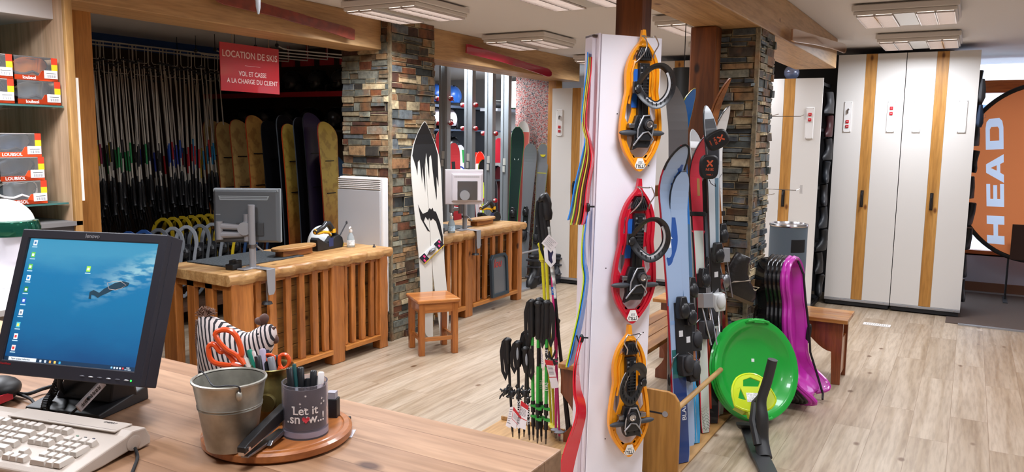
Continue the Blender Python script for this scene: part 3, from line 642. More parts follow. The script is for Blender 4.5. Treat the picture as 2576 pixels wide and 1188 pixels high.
    B().tube(cr([tuple(q) for q in [P(-.07, .235, .03), P(-.05, .2, .05), P(-.02, .15, .06), P(-.016, .095, .062), P(-.045, .06, .062), P(-.055, .055, .06), P(-.035, .052, .058), P(-.01, .058, .055), P(.04, .058, .055), P(.05, .05, .058), P(.072, .085, .06), P(.078, .115, .06), P(.052, .16, .058), P(.05, .2, .05)]], 3), .0028, 8).build('heel_lift_wire', M_chrome, t, smooth=True)
    if blue: B().box((-.082*L*1, -.545*L, .0135), (-.04*L, -.275*L, .017)).build('price_card', mat('#1f5fb8', .5), t)
    s = B().prism([P(*q)[:2] for q in ((-.022, .905), (.018, .905), (.045, .965), (.03, .982), (-.03, .982), (-.045, .962))], .0215, .0235).build('sticker', mat('#ecebe6', .5), t)
    text('(TSL)', s, T(0, -.962*L, .0238) @ RZ(180), .02, M_black)
    text('325', s, T(0, -.935*L, .0238) @ RZ(180), .014, mat('#8a8c90', .5))
    # standoff crampon behind
    b = B()
    for s_ in (-1, 1): b.box((s_*.04-.003, -.75*L, -.03), (s_*.04+.003, -.45*L, .003))
    b.build('crampon', M_steel, t)
    return t
for (tp, bt, lb, c, mi, blu) in (((1616, 76), (1604, 431), 'orange plastic snowshoe with black binding, topmost on the white board', '#f09a12', 1, True),
                            ((1606, 449), (1585, 812), 'red plastic snowshoe with black binding, in the middle of the white board', '#c5122c', 1, True),
                            ((1580, 816), (1578, 1146), 'orange plastic snowshoe with black binding, lowest on the white board', '#f09a12', -1, False)):
    a = onb(*tp, .035); e = onb(*bt, .035); d = e-a; L = d.xy.length; ang = math.degrees(math.atan2(d.x, -d.y))
    M = MB @ T(a.x, a.y, .033) @ RZ(ang)
    snowshoe(L, lb, M, c, None, mi, blue=blu, vents=(c == '#c5122c'))
# children's plastic skis hung on hooks on the left side of the board
vdir = Vector((.866, .5, 0)); rdir = Vector((.5, -.866, 0))
def bendy(name, label, pts, d, m, width, off=0, wv=None, group=None, thick=.005, wtip=.4):
    path = cr([tuple(pd(x, y, d)+rdir*off) for x, y in pts], 4); n = len(path)
    w = [width*(wtip+(1-wtip)*min(1, i/(n*.18)))*(.8+.2*abs(2*i/n-1)) for i in range(n)]
    a0, a1 = wv or (.08, .32); n_ = len(path); wv = [vdir*math.sqrt(1-q*q)+rdir*q for q in [a0+(a1-a0)*min(1, i/(n_*.75)) for i in range(n_)]]
    b = B(); b.strip(path, w, thick, wv); o = b.build(name, m, smooth=True, ang=60, bevel=.001)
    tag(o, label, 'child ski', group); return o
P1 = [(1477, 132), (1475, 175), (1468, 240), (1464, 300), (1473, 345), (1466, 390), (1450, 460), (1440, 520), (1432, 552)]
for k, (c, nm) in enumerate((('#1f74c4', 'blue'), ('#a8b83a', 'yellow-green'), ('#8a1c22', 'dark red'), ('#c2a83c', 'yellow'), ('#5c1a1e', 'maroon'), ('#d01f30', 'bright red'))):
    pts = [(x+k*(2 if y < 350 else 4+ (y-350)*.015), y+ (0 if k == 0 else 12)) for x, y in P1]
    bendy('childrens_ski', nm+' plastic child ski hung in the upper bundle left of the white board', pts, 3.36-.0*k, mat(c, .25, coat=.4), .075, 0, group="children's skis hung beside the board")
P2 = [(1474, 520), (1468, 560), (1464, 610), (1465, 660), (1470, 705), (1458, 790), (1443, 860), (1430, 918)]
for k, (c, nm) in enumerate((('#a9c42e', 'lime green'), ('#1f74c4', 'blue'))):
    bendy('childrens_ski', nm+' plastic child ski hung in the middle left of the white board', [(x+k*5, y) for x, y in P2], 3.40, mat(c, .25, coat=.4), .085, group="children's skis hung beside the board", wv=(.04, .38))
P3 = [(1460, 846), (1450, 890), (1446, 935), (1449, 985), (1458, 1020), (1456, 1055), (1440, 1110), (1424, 1170), (1412, 1230)]
for k in range(2):
    bendy('childrens_ski', ('left', 'right')[k]+' one of the pair of glossy red child skis low beside the white board', [(x-k*5+4, y) for x, y in P3], 3.38-.012*k, mat('#cf1f34', .2, coat=.5), .09, group="children's skis hung beside the board", wv=(.02, .72))
for (x, y, lb) in ((1484, 520, 'black hook and strap holding the middle child skis'), (1468, 850, 'black hook and strap holding the red child skis')):
    b = B(); p = pd(x, y, 3.36); b.tube([p+rdir*.02, p, p-rdir*.02+Vector((0, 0, -.02)), p-rdir*.03+Vector((0, 0, .01))], .004, 6); b.ell(p-rdir*.008+Vector((0, 0, -.004)), (.010, .010, .02), 10)
    tag(b.build('wall_hook', M_black, smooth=True), lb, 'hook')
# ================================================================ SKIS AND THE FLOOR RACK
random.seed(5)
def ski(label, bot, top, az, W, m_top, m_edge, curl=.09, tipw=.25, group=None, name='ski', patches=(), z0=0, lift=0, waist=.72, thick=.012, tipf=.10):
    """bot/top: world points; az: where the top sheet faces"""
    bot = Vector(bot); top = Vector(top); y = (top-bot); L = y.length; y.normalize()
    n = Vector((math.cos(R(az)), math.sin(R(az)), 0)); n = (n-y*n.dot(y)).normalized(); x = y.cross(n)
    top = top-n*curl*.9; y = (top-bot); L = y.length; y.normalize(); n = (n-y*n.dot(y)).normalized(); x = y.cross(n)
    M = basis(bot, x, y, n); t = thing(name, label, 'ski', M, group)
    N = 44
    def wf(u):
        if u < .03: return .6+.14*u/.03
        if u < .45: return .74+(waist-.74)*(u-.03)/.42
        if u < 1-tipf: return waist+(1-waist)*((u-.45)/(.55-tipf))**1.3
        q = (u-(1-tipf))/tipf; return max(.06, (1-q**2.2)**.6) if tipw < .5 else max(.35, (1-q**3)**.5)
    def zf(u):
        q = max(0, (u-(1-tipf*1.5))/(tipf*1.5)); return curl*q**1.8+.006*math.sin(math.pi*min(1, u/.86))
    us = [i/N for i in range(N+1)]; us = us[:-1]+[.985, .995, 1.0]
    us = sorted(set(us))
    def body(u0, u1, zz0, zz1, ins=0, dx0=-1, dx1=1):
        b = B(); rs = []
        for u in [u0]+[q for q in us if u0 < q < u1]+[u1]:
            w = W/2*wf(u)-ins; yy = u*L; z = zf(u); rs.append([b.v(p) for p in ((dx0*w, yy, z+zz0), (dx1*w, yy, z+zz0), (dx1*w, yy, z+zz1), (dx0*w, yy, z+zz1))])
        return b.rings(rs)
    body(0, 1, 0, thick*.75).build('core', m_edge, t)
    body(.0, .998, thick*.75, thick, .003).build('top_sheet', m_top, t)
    for i, p in enumerate(patches):
        (u0, u1, a, c, pm) = p[:5]
        body(u0, u1, thick, thick+.0008, .006, a, c).build('graphic', pm, t)
    t['L'] = L; return t, L, zf
def binding(t, L, yc, m=M_blk2, m2=M_dark, kind=0, s=1.0, brake=True, x0=0, z=.014):
    """toe and heel pieces of a ski binding"""
    b = B(); b.box((x0-.03*s, yc-.17, z), (x0+.03*s, yc+.17, z+.012)); b.build('binding_plate', m, t, bevel=.003)
    # heel
    b = B(); b.prism([(-.03, 0), (.03, 0), (.036, .05), (.03, .10), (-.03, .10), (-.036, .05)], z+.01, z+.055*s, T(x0, yc-.19, 0)); b.ell((x0, yc-.13, z+.06), (.028*s, .045, .02), 12)
    b.build('heel_piece', m2, t, bevel=.005, smooth=True, ang=60)
    b = B(); b.prism([(-.026, 0), (.026, 0), (.03, .05), (.018, .11), (-.018, .11), (-.03, .05)], z+.01, z+.05*s, T(x0, yc+.09, 0)); b.ell((x0, yc+.13, z+.05), (.03*s, .04, .018), 12)
    b.build('toe_piece', m, t, bevel=.005, smooth=True, ang=60)
    if kind == 1:
        b = B(); b.box((x0-.034, yc-.02, z+.01), (x0+.034, yc+.06, z+.06)); b.build('heel_tower', M_silver, t, bevel=.003)
        for s_ in (-1, 1): B().cyl((x0+s_*.028, yc-.02, z+.04), (x0+s_*.02, yc-.22, z+.09), .0045, seg=8).build('cable', M_chrome, t)
    if brake:
        for s_ in (-1, 1):
            b = B(); b.tube([(x0+s_*.03, yc-.08, z+.02), (x0+s_*.06, yc-.10, z+.02), (x0+s_*.068, yc-.2, z-.01)], .003, 6); b.build('brake_arm', M_steel, t)
            B().ell((x0+s_*.068, yc-.21, z-.014), (.006, .03, .009), 8).build('brake_tip', M_rubber, t, smooth=True)
    b = B(); b.box((x0-.012, yc-.0, z+.012), (x0+.012, yc+.03, z+.0135)); b.build('binding_label', mat('#d8d8da', .5), t)
G = 'skis standing in the floor rack'
def rk(bp, tp, ytop=1.33, zb=.012): return pz(bp[0], bp[1], zb), py_(tp[0], tp[1], ytop)
cB = lambda c, r=.3: mat(c, r, coat=.4)
navy = cB('#27407a'); lblue = cB('#9fb6d6'); 
# A: wide pale blue pair in front
bt, tp = rk((1714, 1163), (1716, 372), 1.22)
tA, L, zf = ski('wide pale blue ski with navy tail and mountain graphic, foremost in the floor rack', bt, tp, 238, .128, lblue, cB('#b02030'), .14, tipw=.6, group=G, thick=.014,
    patches=[(0, .27, -1, 1, navy), (.27, .36, -1, 1, cB('#2f6a6a')), (.44, .452, -1, .9, cB('#8fb2e0'))])
b = B(); q = cr([(.030, .945*L, 0), (.020, .88*L, 0), (.016, .80*L, 0), (.014, .72*L, 0), (.004, .67*L, 0), (-.018, .645*L, 0), (-.04, .64*L, 0)], 5); b.strip([(p.x, p.y, zf(p.y/L)+.0145) for p in q], [.030+.012*math.sin(i*.5) for i in range(len(q))], .0008, [(Vector((q[min(i+1, len(q)-1)].y-q[max(i-1, 0)].y, -q[min(i+1, len(q)-1)].x+q[max(i-1, 0)].x, 0))) for i in range(len(q))]); b.build('brush_stroke', cB('#2a56a0'), tA)
text('BLANC', tA, T(.02, .17*L, .018) @ RZ(90), .036, mat('#e8eef8', .5))
b = B(); 
for i in range(9): a = math.pi*i/8; b.box((-.01+.018*math.cos(a)-.004, .685*L+.018*math.sin(a)-.004, .0165), (-.01+.018*math.cos(a)+.004, .685*L+.018*math.sin(a)+.004, .0175))
b.prism([(-.035, .665*L), (.02, .665*L), (.012, .70*L), (-.006, .72*L), (-.024, .70*L)], .0165, .0176); b.build('mountain_graphic', mat('#eef2f6', .5), tA)
b = B()
for i in range(12): x = -.05+i*.009; b.prism([(x, .50*L), (x+.007, .50*L), (x+.0035, (.525+.01*(i % 3))*L)], .0165, .0174)
b.build('tree_graphic', cB('#3d6f9e'), tA)
binding(tA, L, .40*L, x0=.015, z=.016)
pr = [(.064*math.cos(a)*.98, .93*L+.07*L*math.sin(a)) for a in [math.pi*k/12 for k in range(13)]]
b = B(); b.tube([(x, y, zf(y/L)+.012) for x, y in pr], .006, 6); b.build('tip_guard', M_black, tA, smooth=True)
bt2 = bt+Vector((.075, -.005, 0)); tp2 = tp+Vector((.07, .02, -.12))
tA2, L2, _ = ski('second ski of the wide pale blue pair, close behind the foremost ski', bt2+Vector((0, 0, .06)), tp2, 238, .115, lblue, M_black, .05, tipw=.6, group=G)
binding(tA2, L2, .38*L2, x0=.012)
# B: royal blue with yellow edge
bt, tp = rk((1746, 1115), (1741, 229), 1.32)
tB, L, zf = ski('long royal blue touring ski with pointed tip and turquoise tail', bt, tp, 238, .105, cB('#1f6fc0'), cB('#e0dc50'), .15, group=G,
    patches=[(0, .20, -1, 1, cB('#3fa0d8')), (.0, .2, -.25, -.1, cB('#e8f4fa')), (.0, .2, .25, .4, cB('#e8f4fa')), (.46, .62, -1, 1, cB('#4a6f8f')), (.22, .46, -1, .9, cB('#c08058'))])
text('G', tB, T(0, .85*L, zf(.85)+.0135) @ RZ(90), .07, cB('#8a5a50'))
binding(tB, L, .36*L, kind=0, x0=0)
# C: dark ski far back left
b0 = Vector((4.05, 1.30, .012)); tp = py_(1690, 208, 1.42)
tC, L, zf = ski('dark grey ski with a pale tip edge, rearmost left in the rack', b0, tp, 40, .11, cB('#4a4c50'), cB('#6a6a6c'), .12, group=G)
# D: red tip, white topographic tail
bt, tp = rk((1772, 1088), (1774, 343), 1.28)
tD, L, zf = ski('ski with a coral red tip and white contour-line tail', bt, tp, 238, .095, cB('#cf3448'), M_black, .11, group=G,
    patches=[(0, .68, -1, 1, cB('#c9cfc8')), (.80, .86, .1, .6, cB('#a87a4a'))])
b = B()
for i in range(40):
    y = .02+i*.0165*L/1.6*1.0; 
    b.tube([(-.027+.004*math.sin(i*.7+k*.9)+.0075*k, y+.008*math.sin(k*1.4+i*.5), .0138) for k in range(8)], .0011, 4)
b.build('contour_lines', cB('#39463f'), tD)
b = B(); b.prism([(-.05, .68*L), (.05, .68*L), (.03, .66*L), (.0, .60*L), (-.025, .665*L)], .0135, .0146); b.build('graphic', cB('#cf3448'), tD)
binding(tD, L, .43*L, kind=1)
B().box((-.056, .73*L, -.004), (.056, .745*L, .018)).build('ski_strap', M_black, tD, bevel=.002)
# E: black and orange
bt, tp = rk((1793, 1064), (1746, 327), 1.38)
tE, L, zf = ski('narrow black ski with an orange stripe, between the red-tipped and the white skis', pz(1793, 1064, .012), py_(1780, 330, 1.30), 215, .09, cB('#1a1a1e'), cB('#c43a24'), .07, group=G,
    patches=[(.05, .3, -.7, -.3, cB('#c4452c')), (.45, .8, .3, .8, cB('#d2402c')), (.5, .72, -.5, 0, cB('#5a6068'))])
binding(tE, L, .45*L, kind=1)
B().box((-.052, .50*L, -.004), (.052, .52*L, .018)).build('ski_strap', M_black, tE, bevel=.002)
tip = ski('slim ski with a small chrome-grey tip pointing left behind the red one', Vector((4.30, 1.30, .012)), py_(1745, 326, 1.40), 45, .085, cB('#6f767c'), cB('#b8bcc0'), .09, group=G)[0]
# F: pale blue-white, dark tip facing left
bt = pz(1800, 1045, .012)
tF, L, zf = ski('white and ice blue ski with a dark tip curling to the left', bt, py_(1776, 266, 1.27), 228, .085, cB('#c8d2da'), cB('#33363a'), -.06, group=G,
    patches=[(.82, .96, -1, 1, cB('#383c42')), (.05, .12, -1, 1, cB('#9a5a54')), (.3, .5, -.8, .2, cB('#eef2f4')), (.55, .78, .2, .9, cB('#5f7f92'))])
binding(tF, L, .47*L, m=M_blk2, m2=mat('#d9dcdc', .3), kind=0)
# G: white one with ink drawing
tG, L, zf = ski('white ski with black ink sketches and a white pointed tip', pz(1808, 1042, .012), py_(1829, 270, 1.19), 236, .085, cB('#dcdedf'), cB('#2c2e31'), .11, group=G,
    patches=[(.83, 1, -1, 1, mat('#f2f2f2', .2))])
b = B()
for i in range(26):
    y = (.08+.028*i)*L; b.tube([(-.03+.012*k, y+.02*math.sin(i*2.1+k), .0136) for k in range(6)], .0016, 4)
b.build('ink_sketch', cB('#35383b'), tG)
binding(tG, L, .52*L, kind=1, m2=M_steel)
B().box((-.05, .655*L, -.004), (.05, .67*L, .018)).build('ski_strap', M_black, tG, bevel=.002)
# dark red
ski('dark red ski low behind the white ones at the end of the rack', pz(1816, 1036, .012), py_(1812, 700, 1.18), 226, .07, cB('#7a1f24'), cB('#3c1414'), .02, group=G)
# old wooden ski with leather boot
oldw = wood('old_ski_wood', '#b5713a', '#7c451c', 'Z', 1, .45, False)
tO, L, zf = ski('antique brown wooden ski with a long curled tip, against the timber post', Vector((4.56, 1.14, .012)), py_(1829, 203, 1.16), 236, .052, oldw, oldw, .17, group=None, tipw=.2, thick=.02)
t = thing('leather_ski_boot', 'old black leather lace-up ski boot strapped to the wooden ski', 'boot', (4.60, 1.05, .66))
MBt = basis(px_(1862, 690, 4.60), (.42, -.78, -.34), (-.5, .25, .9)) 
MBt = basis(px_(1868, 702, 4.58), (.45, -.80, -.40), (.18, -.35, .92))
def bring(b, y, cx, rx, rz): return [b.v((cx+rx*math.cos(a), y, rz*math.sin(a))) for a in [2*math.pi*k/16 for k in range(16)]]
b = B(MBt, w=t)
b.rings([bring(b, -.10, .0, .115, .042), bring(b, -.07, .0, .12, .045), bring(b, -.035, -.005, .11, .045), bring(b, .0, -.03, .082, .042), bring(b, .04, -.05, .06, .04), bring(b, .09, -.058, .05, .04), bring(b, .125, -.055, .048, .038), bring(b, .13, -.055, .04, .03)])
lb_ = b.build('boot_leather', mat('#1e1a18', .35, bump=.2, bscale=50), t, smooth=True, ang=70)
b = B(MBt, w=t); b.prism([(-.12, -.05), (.11, -.045), (.13, 0), (.11, .045), (-.12, .05), (-.13, 0)], -.118, -.10, RX(-90)); 
o = B(MBt, w=t); o.rings([bring(o, -.12, .0, .122, .047), bring(o, -.10, .0, .124, .049)]); o.build('sole', mat('#5a4632', .6), t)
b.bm.free()
b = B(MBt, w=t)
for k in range(7):
    y = -.02+.02*k; x = .045-.011*k if k < 3 else .018-.006*(k-3)
    b.tube([(x+.012, y, -.022), (x+.004, y+.01, .022)], .0022, 5); b.tube([(x+.004, y, .022), (x+.012, y+.01, -.022)], .0022, 5)
b.tube([(.06, -.02, .0), (.10, -.005, .03), (.085, -.03, .035), (.06, -.02, 0), (.11, -.03, -.02), (.07, -.05, -.02)], .0025, 5)
b.build('laces', mat('#c9b9a0', .8), t)
b = B(MBt, w=t); b.tube([(-.085, -.07, 0), (-.05, -.03, .044), (.03, .01, .03), (.035, .01, -.02), (-.05, -.03, -.044)], .011, 6, closed=True, flat=.25); b.build('ankle_strap', mat('#8a7c6e', .7), t)
# skin pouches over ski tips
def pouch(label, c, ang, s=1.0):
    M = basis(c, rdir, (0, 0, 1), -vdir) @ RZ(ang); t = thing('skin_pouch', label, 'pouch', M, 'climbing skin pouches on the skis')
    o = [(.048*s*math.copysign(abs(math.cos(a))**.6, math.cos(a)), .062*s*math.copysign(abs(math.sin(a))**.7, math.sin(a))) for a in [2*math.pi*k/28 for k in range(28)]]
    B().prism(o, -.025, .012).build('pouch_body', M_black, t, bevel=.010, smooth=True, ang=60)
    mo = mat('#c8542e', .5)
    for s_ in (1, -1): B().prism([(-.022, -.004), (.022, -.004), (.02, .004), (-.02, .004)], .0121, .013, T(0, .018, 0) @ RZ(s_*48)).build('cross_mark', mo, t)
    text('SKIN', t, T(0, -.012, .0122) @ RZ(180), .019, mo); text('/ skins', t, T(0, -.04, .0122) @ RZ(180), .012, mo)
    return t
pouch('black round-cornered skin pouch with an orange cross, hanging lower on the red-tipped ski', pd(1784, 420, 4.0), 0)
pouch('black skin pouch with an orange cross, tilted, over the white ski tip', pd(1804, 352, 4.12), -62)
b = B(); p = pd(1784, 452, 3.99); b.tube([p, p+rdir*.01+Vector((0, 0, -.02)), p+rdir*.035+Vector((0, 0, -.035)), p+rdir*.03+Vector((0, 0, -.02))], .006, 6, flat=.3)
tag(b.build('pouch_strap', M_black), 'short dark strap hanging under the lower skin pouch', 'strap')
# the rack: rounded side board, dowel, base board
t = thing('ski_rack', 'low plywood floor rack with round dowel holding the skis', 'ski rack', (3.5, 1.12, 0))
sp = [(0, 0), (.36, 0), (.36, .34), (.352, .38), (.33, .41), (.30, .42), (.06, .42), (0, .40)]
B(w=t).prism([(a, c) for a, c in sp], 0, .02, basis((3.52, 1.46, 0), (0, -1, 0), (0, 0, 1))).build('side_board', M_ply, t, bevel=.004)

B(w=t).box((3.52, 1.11, 0), (4.62, 1.44, .010)).build('base_board', M_plyX, t, bevel=.002)
B(w=t).cyl((3.52, 1.115, .345), (4.255, 1.115, .345), .0135, seg=14).build('dowel', M_plyX, t, smooth=True)
c = (3.498, 1.17, .31)
B(w=t).cyl((3.497, 1.17, .31), (3.504, 1.17, .31), .014, seg=16).build('rack_screw', M_silver, t); B(w=t).box((3.499, 1.185, .306), (3.502, 1.25, .314)).build('rack_slot', M_dark, t)
# small boxed item, speaker and strip behind the rack
t = thing('speaker', 'black rounded loudspeaker column hanging behind the ski tips', 'speaker', (5.2, 1.75, 1.5))
c0 = px_(1720, 205, 5.4)
B(w=t).prism([(.075*math.cos(a), .075*math.sin(a)) for a in [2*math.pi*k/24 for k in range(24)]], c0.z-.38, c0.z+.09, T(c0.x, c0.y, 0)).build('speaker_body', mat('#2c3033', .45), t, smooth=True)
B(w=t).cyl((c0.x, c0.y, c0.z+.08), (c0.x, c0.y, CZ), .003, seg=6).build('ceiling_rod', M_black, t)
t = thing('accessory_box', 'slim black carton with vertical white lettering behind the ski tips', 'box', (4.3, 1.5, 1.5))
a0 = pd(1700, 290, 4.25); M = basis(a0, rdir, (0, 0, 1), -vdir)
B(M, w=t).box((-.028, -.105, -.02), (.028, .105, 0)).build('carton', mat('#222a2c', .5), t, bevel=.001)
text('Gunono', t, M @ T(0, -.035, .001) @ RZ(90), .03, M_white, w=t)
t = thing('wall_shelf', 'pine shelf board fixed between the posts behind the ski tips', 'shelf', (3.6, 1.45, 1.55))
B(w=t).box((3.52, 1.45, 1.30), (4.5, 1.47, 1.36)).build('board', M_benchX, t, bevel=.002)
# wire hooks on the right column
for i, (px1, py1) in enumerate(((1945, 280), (1938, 476))):
    p = px_(px1-55, py1+8, 4.69); t = thing('wire_hook', ('upper', 'lower')[i]+' thin wire display hook with a white clip on the right stone column', 'hook', (p.x, p.y, p.z))
    b = B(w=t); b.tube([(5.1, 1.10, p.z+.0), (5.09, .92, p.z+.0), (5.09, .9, p.z+.01)], .002, 5); b.tube([(4.69, 1.20, p.z-.01), (4.66, 1.0, p.z-.01), (4.66, .96, p.z+.0)], .002, 5); b.build('wire', M_chrome, t)
    B(w=t).box((5.085, .885, p.z-.02), (5.095, .90, p.z+.035)).build('price_clip', M_wh2, t)

# ================================================================ SLEDS
grn = mat('#1fa83c', .3, coat=.4, name='green_plastic')
Md = basis(Vector((4.60, .97, .315)), (-.8*.98, .6*.98, .0), (0, 0, 1))
nz = Vector((-.60, -.80, .30)).normalized(); xx = Vector((.8, -.6, 0)).normalized(); yy = nz.cross(xx)
for k in range(3):
    rad = .292; Mk = basis(pd(1908, 930, 4.48)-nz*(.024*k)+Vector((0, 0, -.0)), xx, yy, nz) @ RZ(-8)
    t = thing('saucer_sled', ('front', 'middle', 'rear')[k]+' green round saucer sled of the leaning stack of three', 'sled', Mk, 'green saucer sleds')
    prof = [(.0, -.06), (.17, -.06), (.215, -.045), (.243, -.01), (.255, 0), (.285, .0), (.292, -.01), (.289, -.012), (.284, -.004), (.255, -.005), (.24, -.016), (.21, -.051), (.17, -.066), (.0, -.066)]
    prof = [(max(r, .0005), z) for r, z in prof]
    B().lathe(prof, 64, caps=True).build('dish', grn, t, smooth=True, ang=50)
    for a in (90, 270):
        b = B(RZ(a-90)); b.tube([(-.075, .262, .0), (-.07, .27, .014), (-.03, .276, .018), (.03, .276, .018), (.07, .27, .014), (.075, .262, 0)], .009, 8); b.box((-.035, .262, .008), (.035, .288, .024)); b.build('handle', grn, t, bevel=.003, smooth=True)
    if k == 0:
        B().box((.0, .045, -.0595), (.02, .063, -.058)).build('price_sticker', mat('#eef2f4', .5), t)
pur = mat('#c02fa8', .28, coat=.4, name='magenta_plastic')
def toboggan(label, o, m, first):
    upv = Vector((-.03, .10, .95)).normalized(); nn = Vector((-.10, -.99, .1)); nn = (nn-upv*nn.dot(upv)).normalized(); x = upv.cross(nn)
    t = thing('toboggan', label, 'sled', basis(o, x, upv, nn), 'toboggan sleds leaning on the right column'); L = .93; SC = .925
    st = [(0, .13, .05), (.02, .16, .12), (.07, .18, .10), (.16, .185, .02), (.28, .15, 0), (.42, .175, 0), (.55, .18, 0), (.66, .15, 0), (.78, .17, 0), (.86, .15, 0), (.91, .10, .0), (.93, .05, .0)]
    path = cr([(y, w, z) for y, w, z in st], 3)
    path = [Vector((q[0]*SC, q[1], q[2])) for q in path]; b = B(); b2 = B(); rs = []
    for q in path:
        y, w, z = q; rs.append([b.v(p) for p in ((-w, y, z+.055), (-w+.025, y, z+.06), (-w+.04, y, z+.01), (-w*.3, y, z+.004), (0, y, z+.016), (w*.3, y, z+.004), (w-.04, y, z+.01), (w-.025, y, z+.06), (w, y, z+.055), (w-.028, y, z-.004), (0, y, z-.002), (-w+.028, y, z-.004))])
    b.rings(rs); b.build('sled_body', m, t, smooth=True, ang=50)
    b = B()
    for s in (-1, 1):
        pts = [(s*(q[1]-.012), q[0], q[2]+.062) for q in path]; b.tube(pts, .014, 8)
    b.tube([(-.05, .925*SC, .06), (0, .94*SC, .065), (.05, .925*SC, .06)], .015, 8); b.build('rim', m, t, smooth=True)
    if first:
        b = B(); b.tube([(.06, .84, .07), (.05, .76, .10), (.06, .6, .10), (.1, .4, .10), (.13, .25, .09), (.12, .1, .13), (.1, .0, .16), (.05, -.02, .17)], .007, 8); b.build('rope', M_rubber, t, smooth=True)
        b = B(); b.tube([(.17+.03*math.cos(a), .36+.055*math.sin(a), .075+.01*math.sin(a)) for a in [2*math.pi*k/14 for k in range(14)]], .009, 8, closed=True); b.build('brake_lever', M_rubber, t, smooth=True)
    return t
for k in range(6):
    o = Vector((5.00, .862+.025*k, .03))
    toboggan(('front magenta toboggan with a black rope, leaning upright by the bin', 'second magenta toboggan, nested behind the front one', 'black toboggan directly behind the magenta pair', 'second black toboggan counted from the magenta pair', 'third black toboggan counted from the magenta pair', 'rearmost black toboggan against the stone column')[k], o, pur if k < 2 else mat('#0f0f12', .25, coat=.4), k == 0)
# bin on the bench
t = thing('litter_bin', 'grey cylindrical litter bin with chrome rim standing on the bench', 'bin', (5.66, 1.06, .451))
pr = [(.122, 0), (.125, .005), (.125, .565), (.001, .565)]
B().lathe([(.001, 0), (.118, 0), (.118, .02), (.001, .02)], 40).build('base_ring', M_rubber, t)
B().lathe([(.12, .004), (.125, .01), (.125, .57), (.118, .57), (.118, .02)], 48).build('bin_body', mat('#5f6c76', .45, name='bin_paint'), t, smooth=True)
B().lathe([(.118, .57), (.127, .572), (.130, .58), (.127, .59), (.112, .592), (.108, .582), (.001, .578)], 48).build('chrome_lid', M_chrome, t, smooth=True)
b = B(); rs = []
for k in range(13):
    a = R(200+ 52*k/12); rs.append([b.v((r_*math.cos(a), r_*math.sin(a), z)) for r_, z in ((.1262, .40), (.1262, .49), (.11, .49), (.11, .40))])
b.rings(rs); b.build('opening', mat('#0c0d0f', .7), t, bevel=.003)
# snow scooter in front of the saucer sleds
t = thing('snow_scooter', 'one-runner snow scooter with lime seat and black grip stalk before the green sleds', 'sled', (4.15, .87, 0))
blk = mat('#2a2b2d', .5, name='scooter_plastic'); lime = mat('#c9de1a', .3, coat=.3, name='lime_plastic')
b = B(w=t); path = [pz(1872, 1062, .10), pz(1884, 1085, .035), pz(1905, 1140, .02), pz(1925, 1178, .02), pz(1950, 1240, .05), pz(1962, 1275, .10)]
path = cr([tuple(p) for p in path], 4); dn = Vector((.36, -.93, 0))
b.strip(path, [.085]*len(path), .02, dn); b.build('runner', blk, t, bevel=.006, smooth=True)
b = B(w=t); A = pz(1915, 1130, .04)
st = [Vector(A)+Vector((-.06, -.03, -.02)), A+Vector((.0, 0, .05)), pd(1918, 1055, 4.02), pd(1915, 1010, 4.04), pd(1930, 960, 4.03), pd(1944, 905, 4.0)]
st = cr([tuple(p) for p in st], 5); n = len(st)
b.tube(st, [.040-.012*min(1, i/(n*.6))-.003*(i/n) for i in range(n)], 12, flat=.9); b.build('grip_stalk', blk, t, smooth=True)
b = B(w=t); b.tube([pd(1907, 1120, 4.0), pd(1895, 1060, 4.06), pd(1900, 1015, 4.12), pd(1915, 1000, 4.10)], .022, 10); b.build('seat_bracket', blk, t, smooth=True)
cs = pd(1893, 1000, 4.15); Ms = basis(cs, (.52, -.85, -.02), (.50, .30, .80))
so = [(-.10, -.05), (-.105, .03), (-.07, .10), (0, .125), (.06, .105), (.10, .04), (.115, -.02), (.06, -.07), (-.04, -.075)]
so = [p.xy for p in cr([(a, c, 0) for a, c in so+[so[0]]], 3)[:-1]]
hl = [[(-.045, .055), (.035, .055), (.05, .085), (0, .105), (-.04, .09)], [(-.08, -.01), (-.04, -.02), (-.06, .045)]]
B(Ms, w=t).plate([[tuple(p) for p in so]]+hl, 0, .012).build('seat_pan', lime, t, bevel=.004)
b = B(Ms, w=t); b.tube([(p[0], p[1], .006) for p in so], .008, 6, closed=True); b.build('seat_rim', lime, t, smooth=True)
b = B(Ms, w=t); b.prism([(-.10, -.05), (.09, -.05), (.06, -.075), (-.05, -.08)], -.06, .0); b.prism([(-.035, -.11), (.01, -.11), (.015, -.05), (-.04, -.05)], -.03, .01); b.build('seat_skirt', lime, t, bevel=.005)
B(Ms, w=t).box((-.035, -.03, .0125), (.03, .02, .0135)).build('warning_label', mat('#dfe0dc', .5, var=.3, bscale=120), t)
B(Ms, w=t).cyl((-.012, -.09, .01), (-.012, -.09, .016), .008).build('seat_bolt', M_chrome, t)
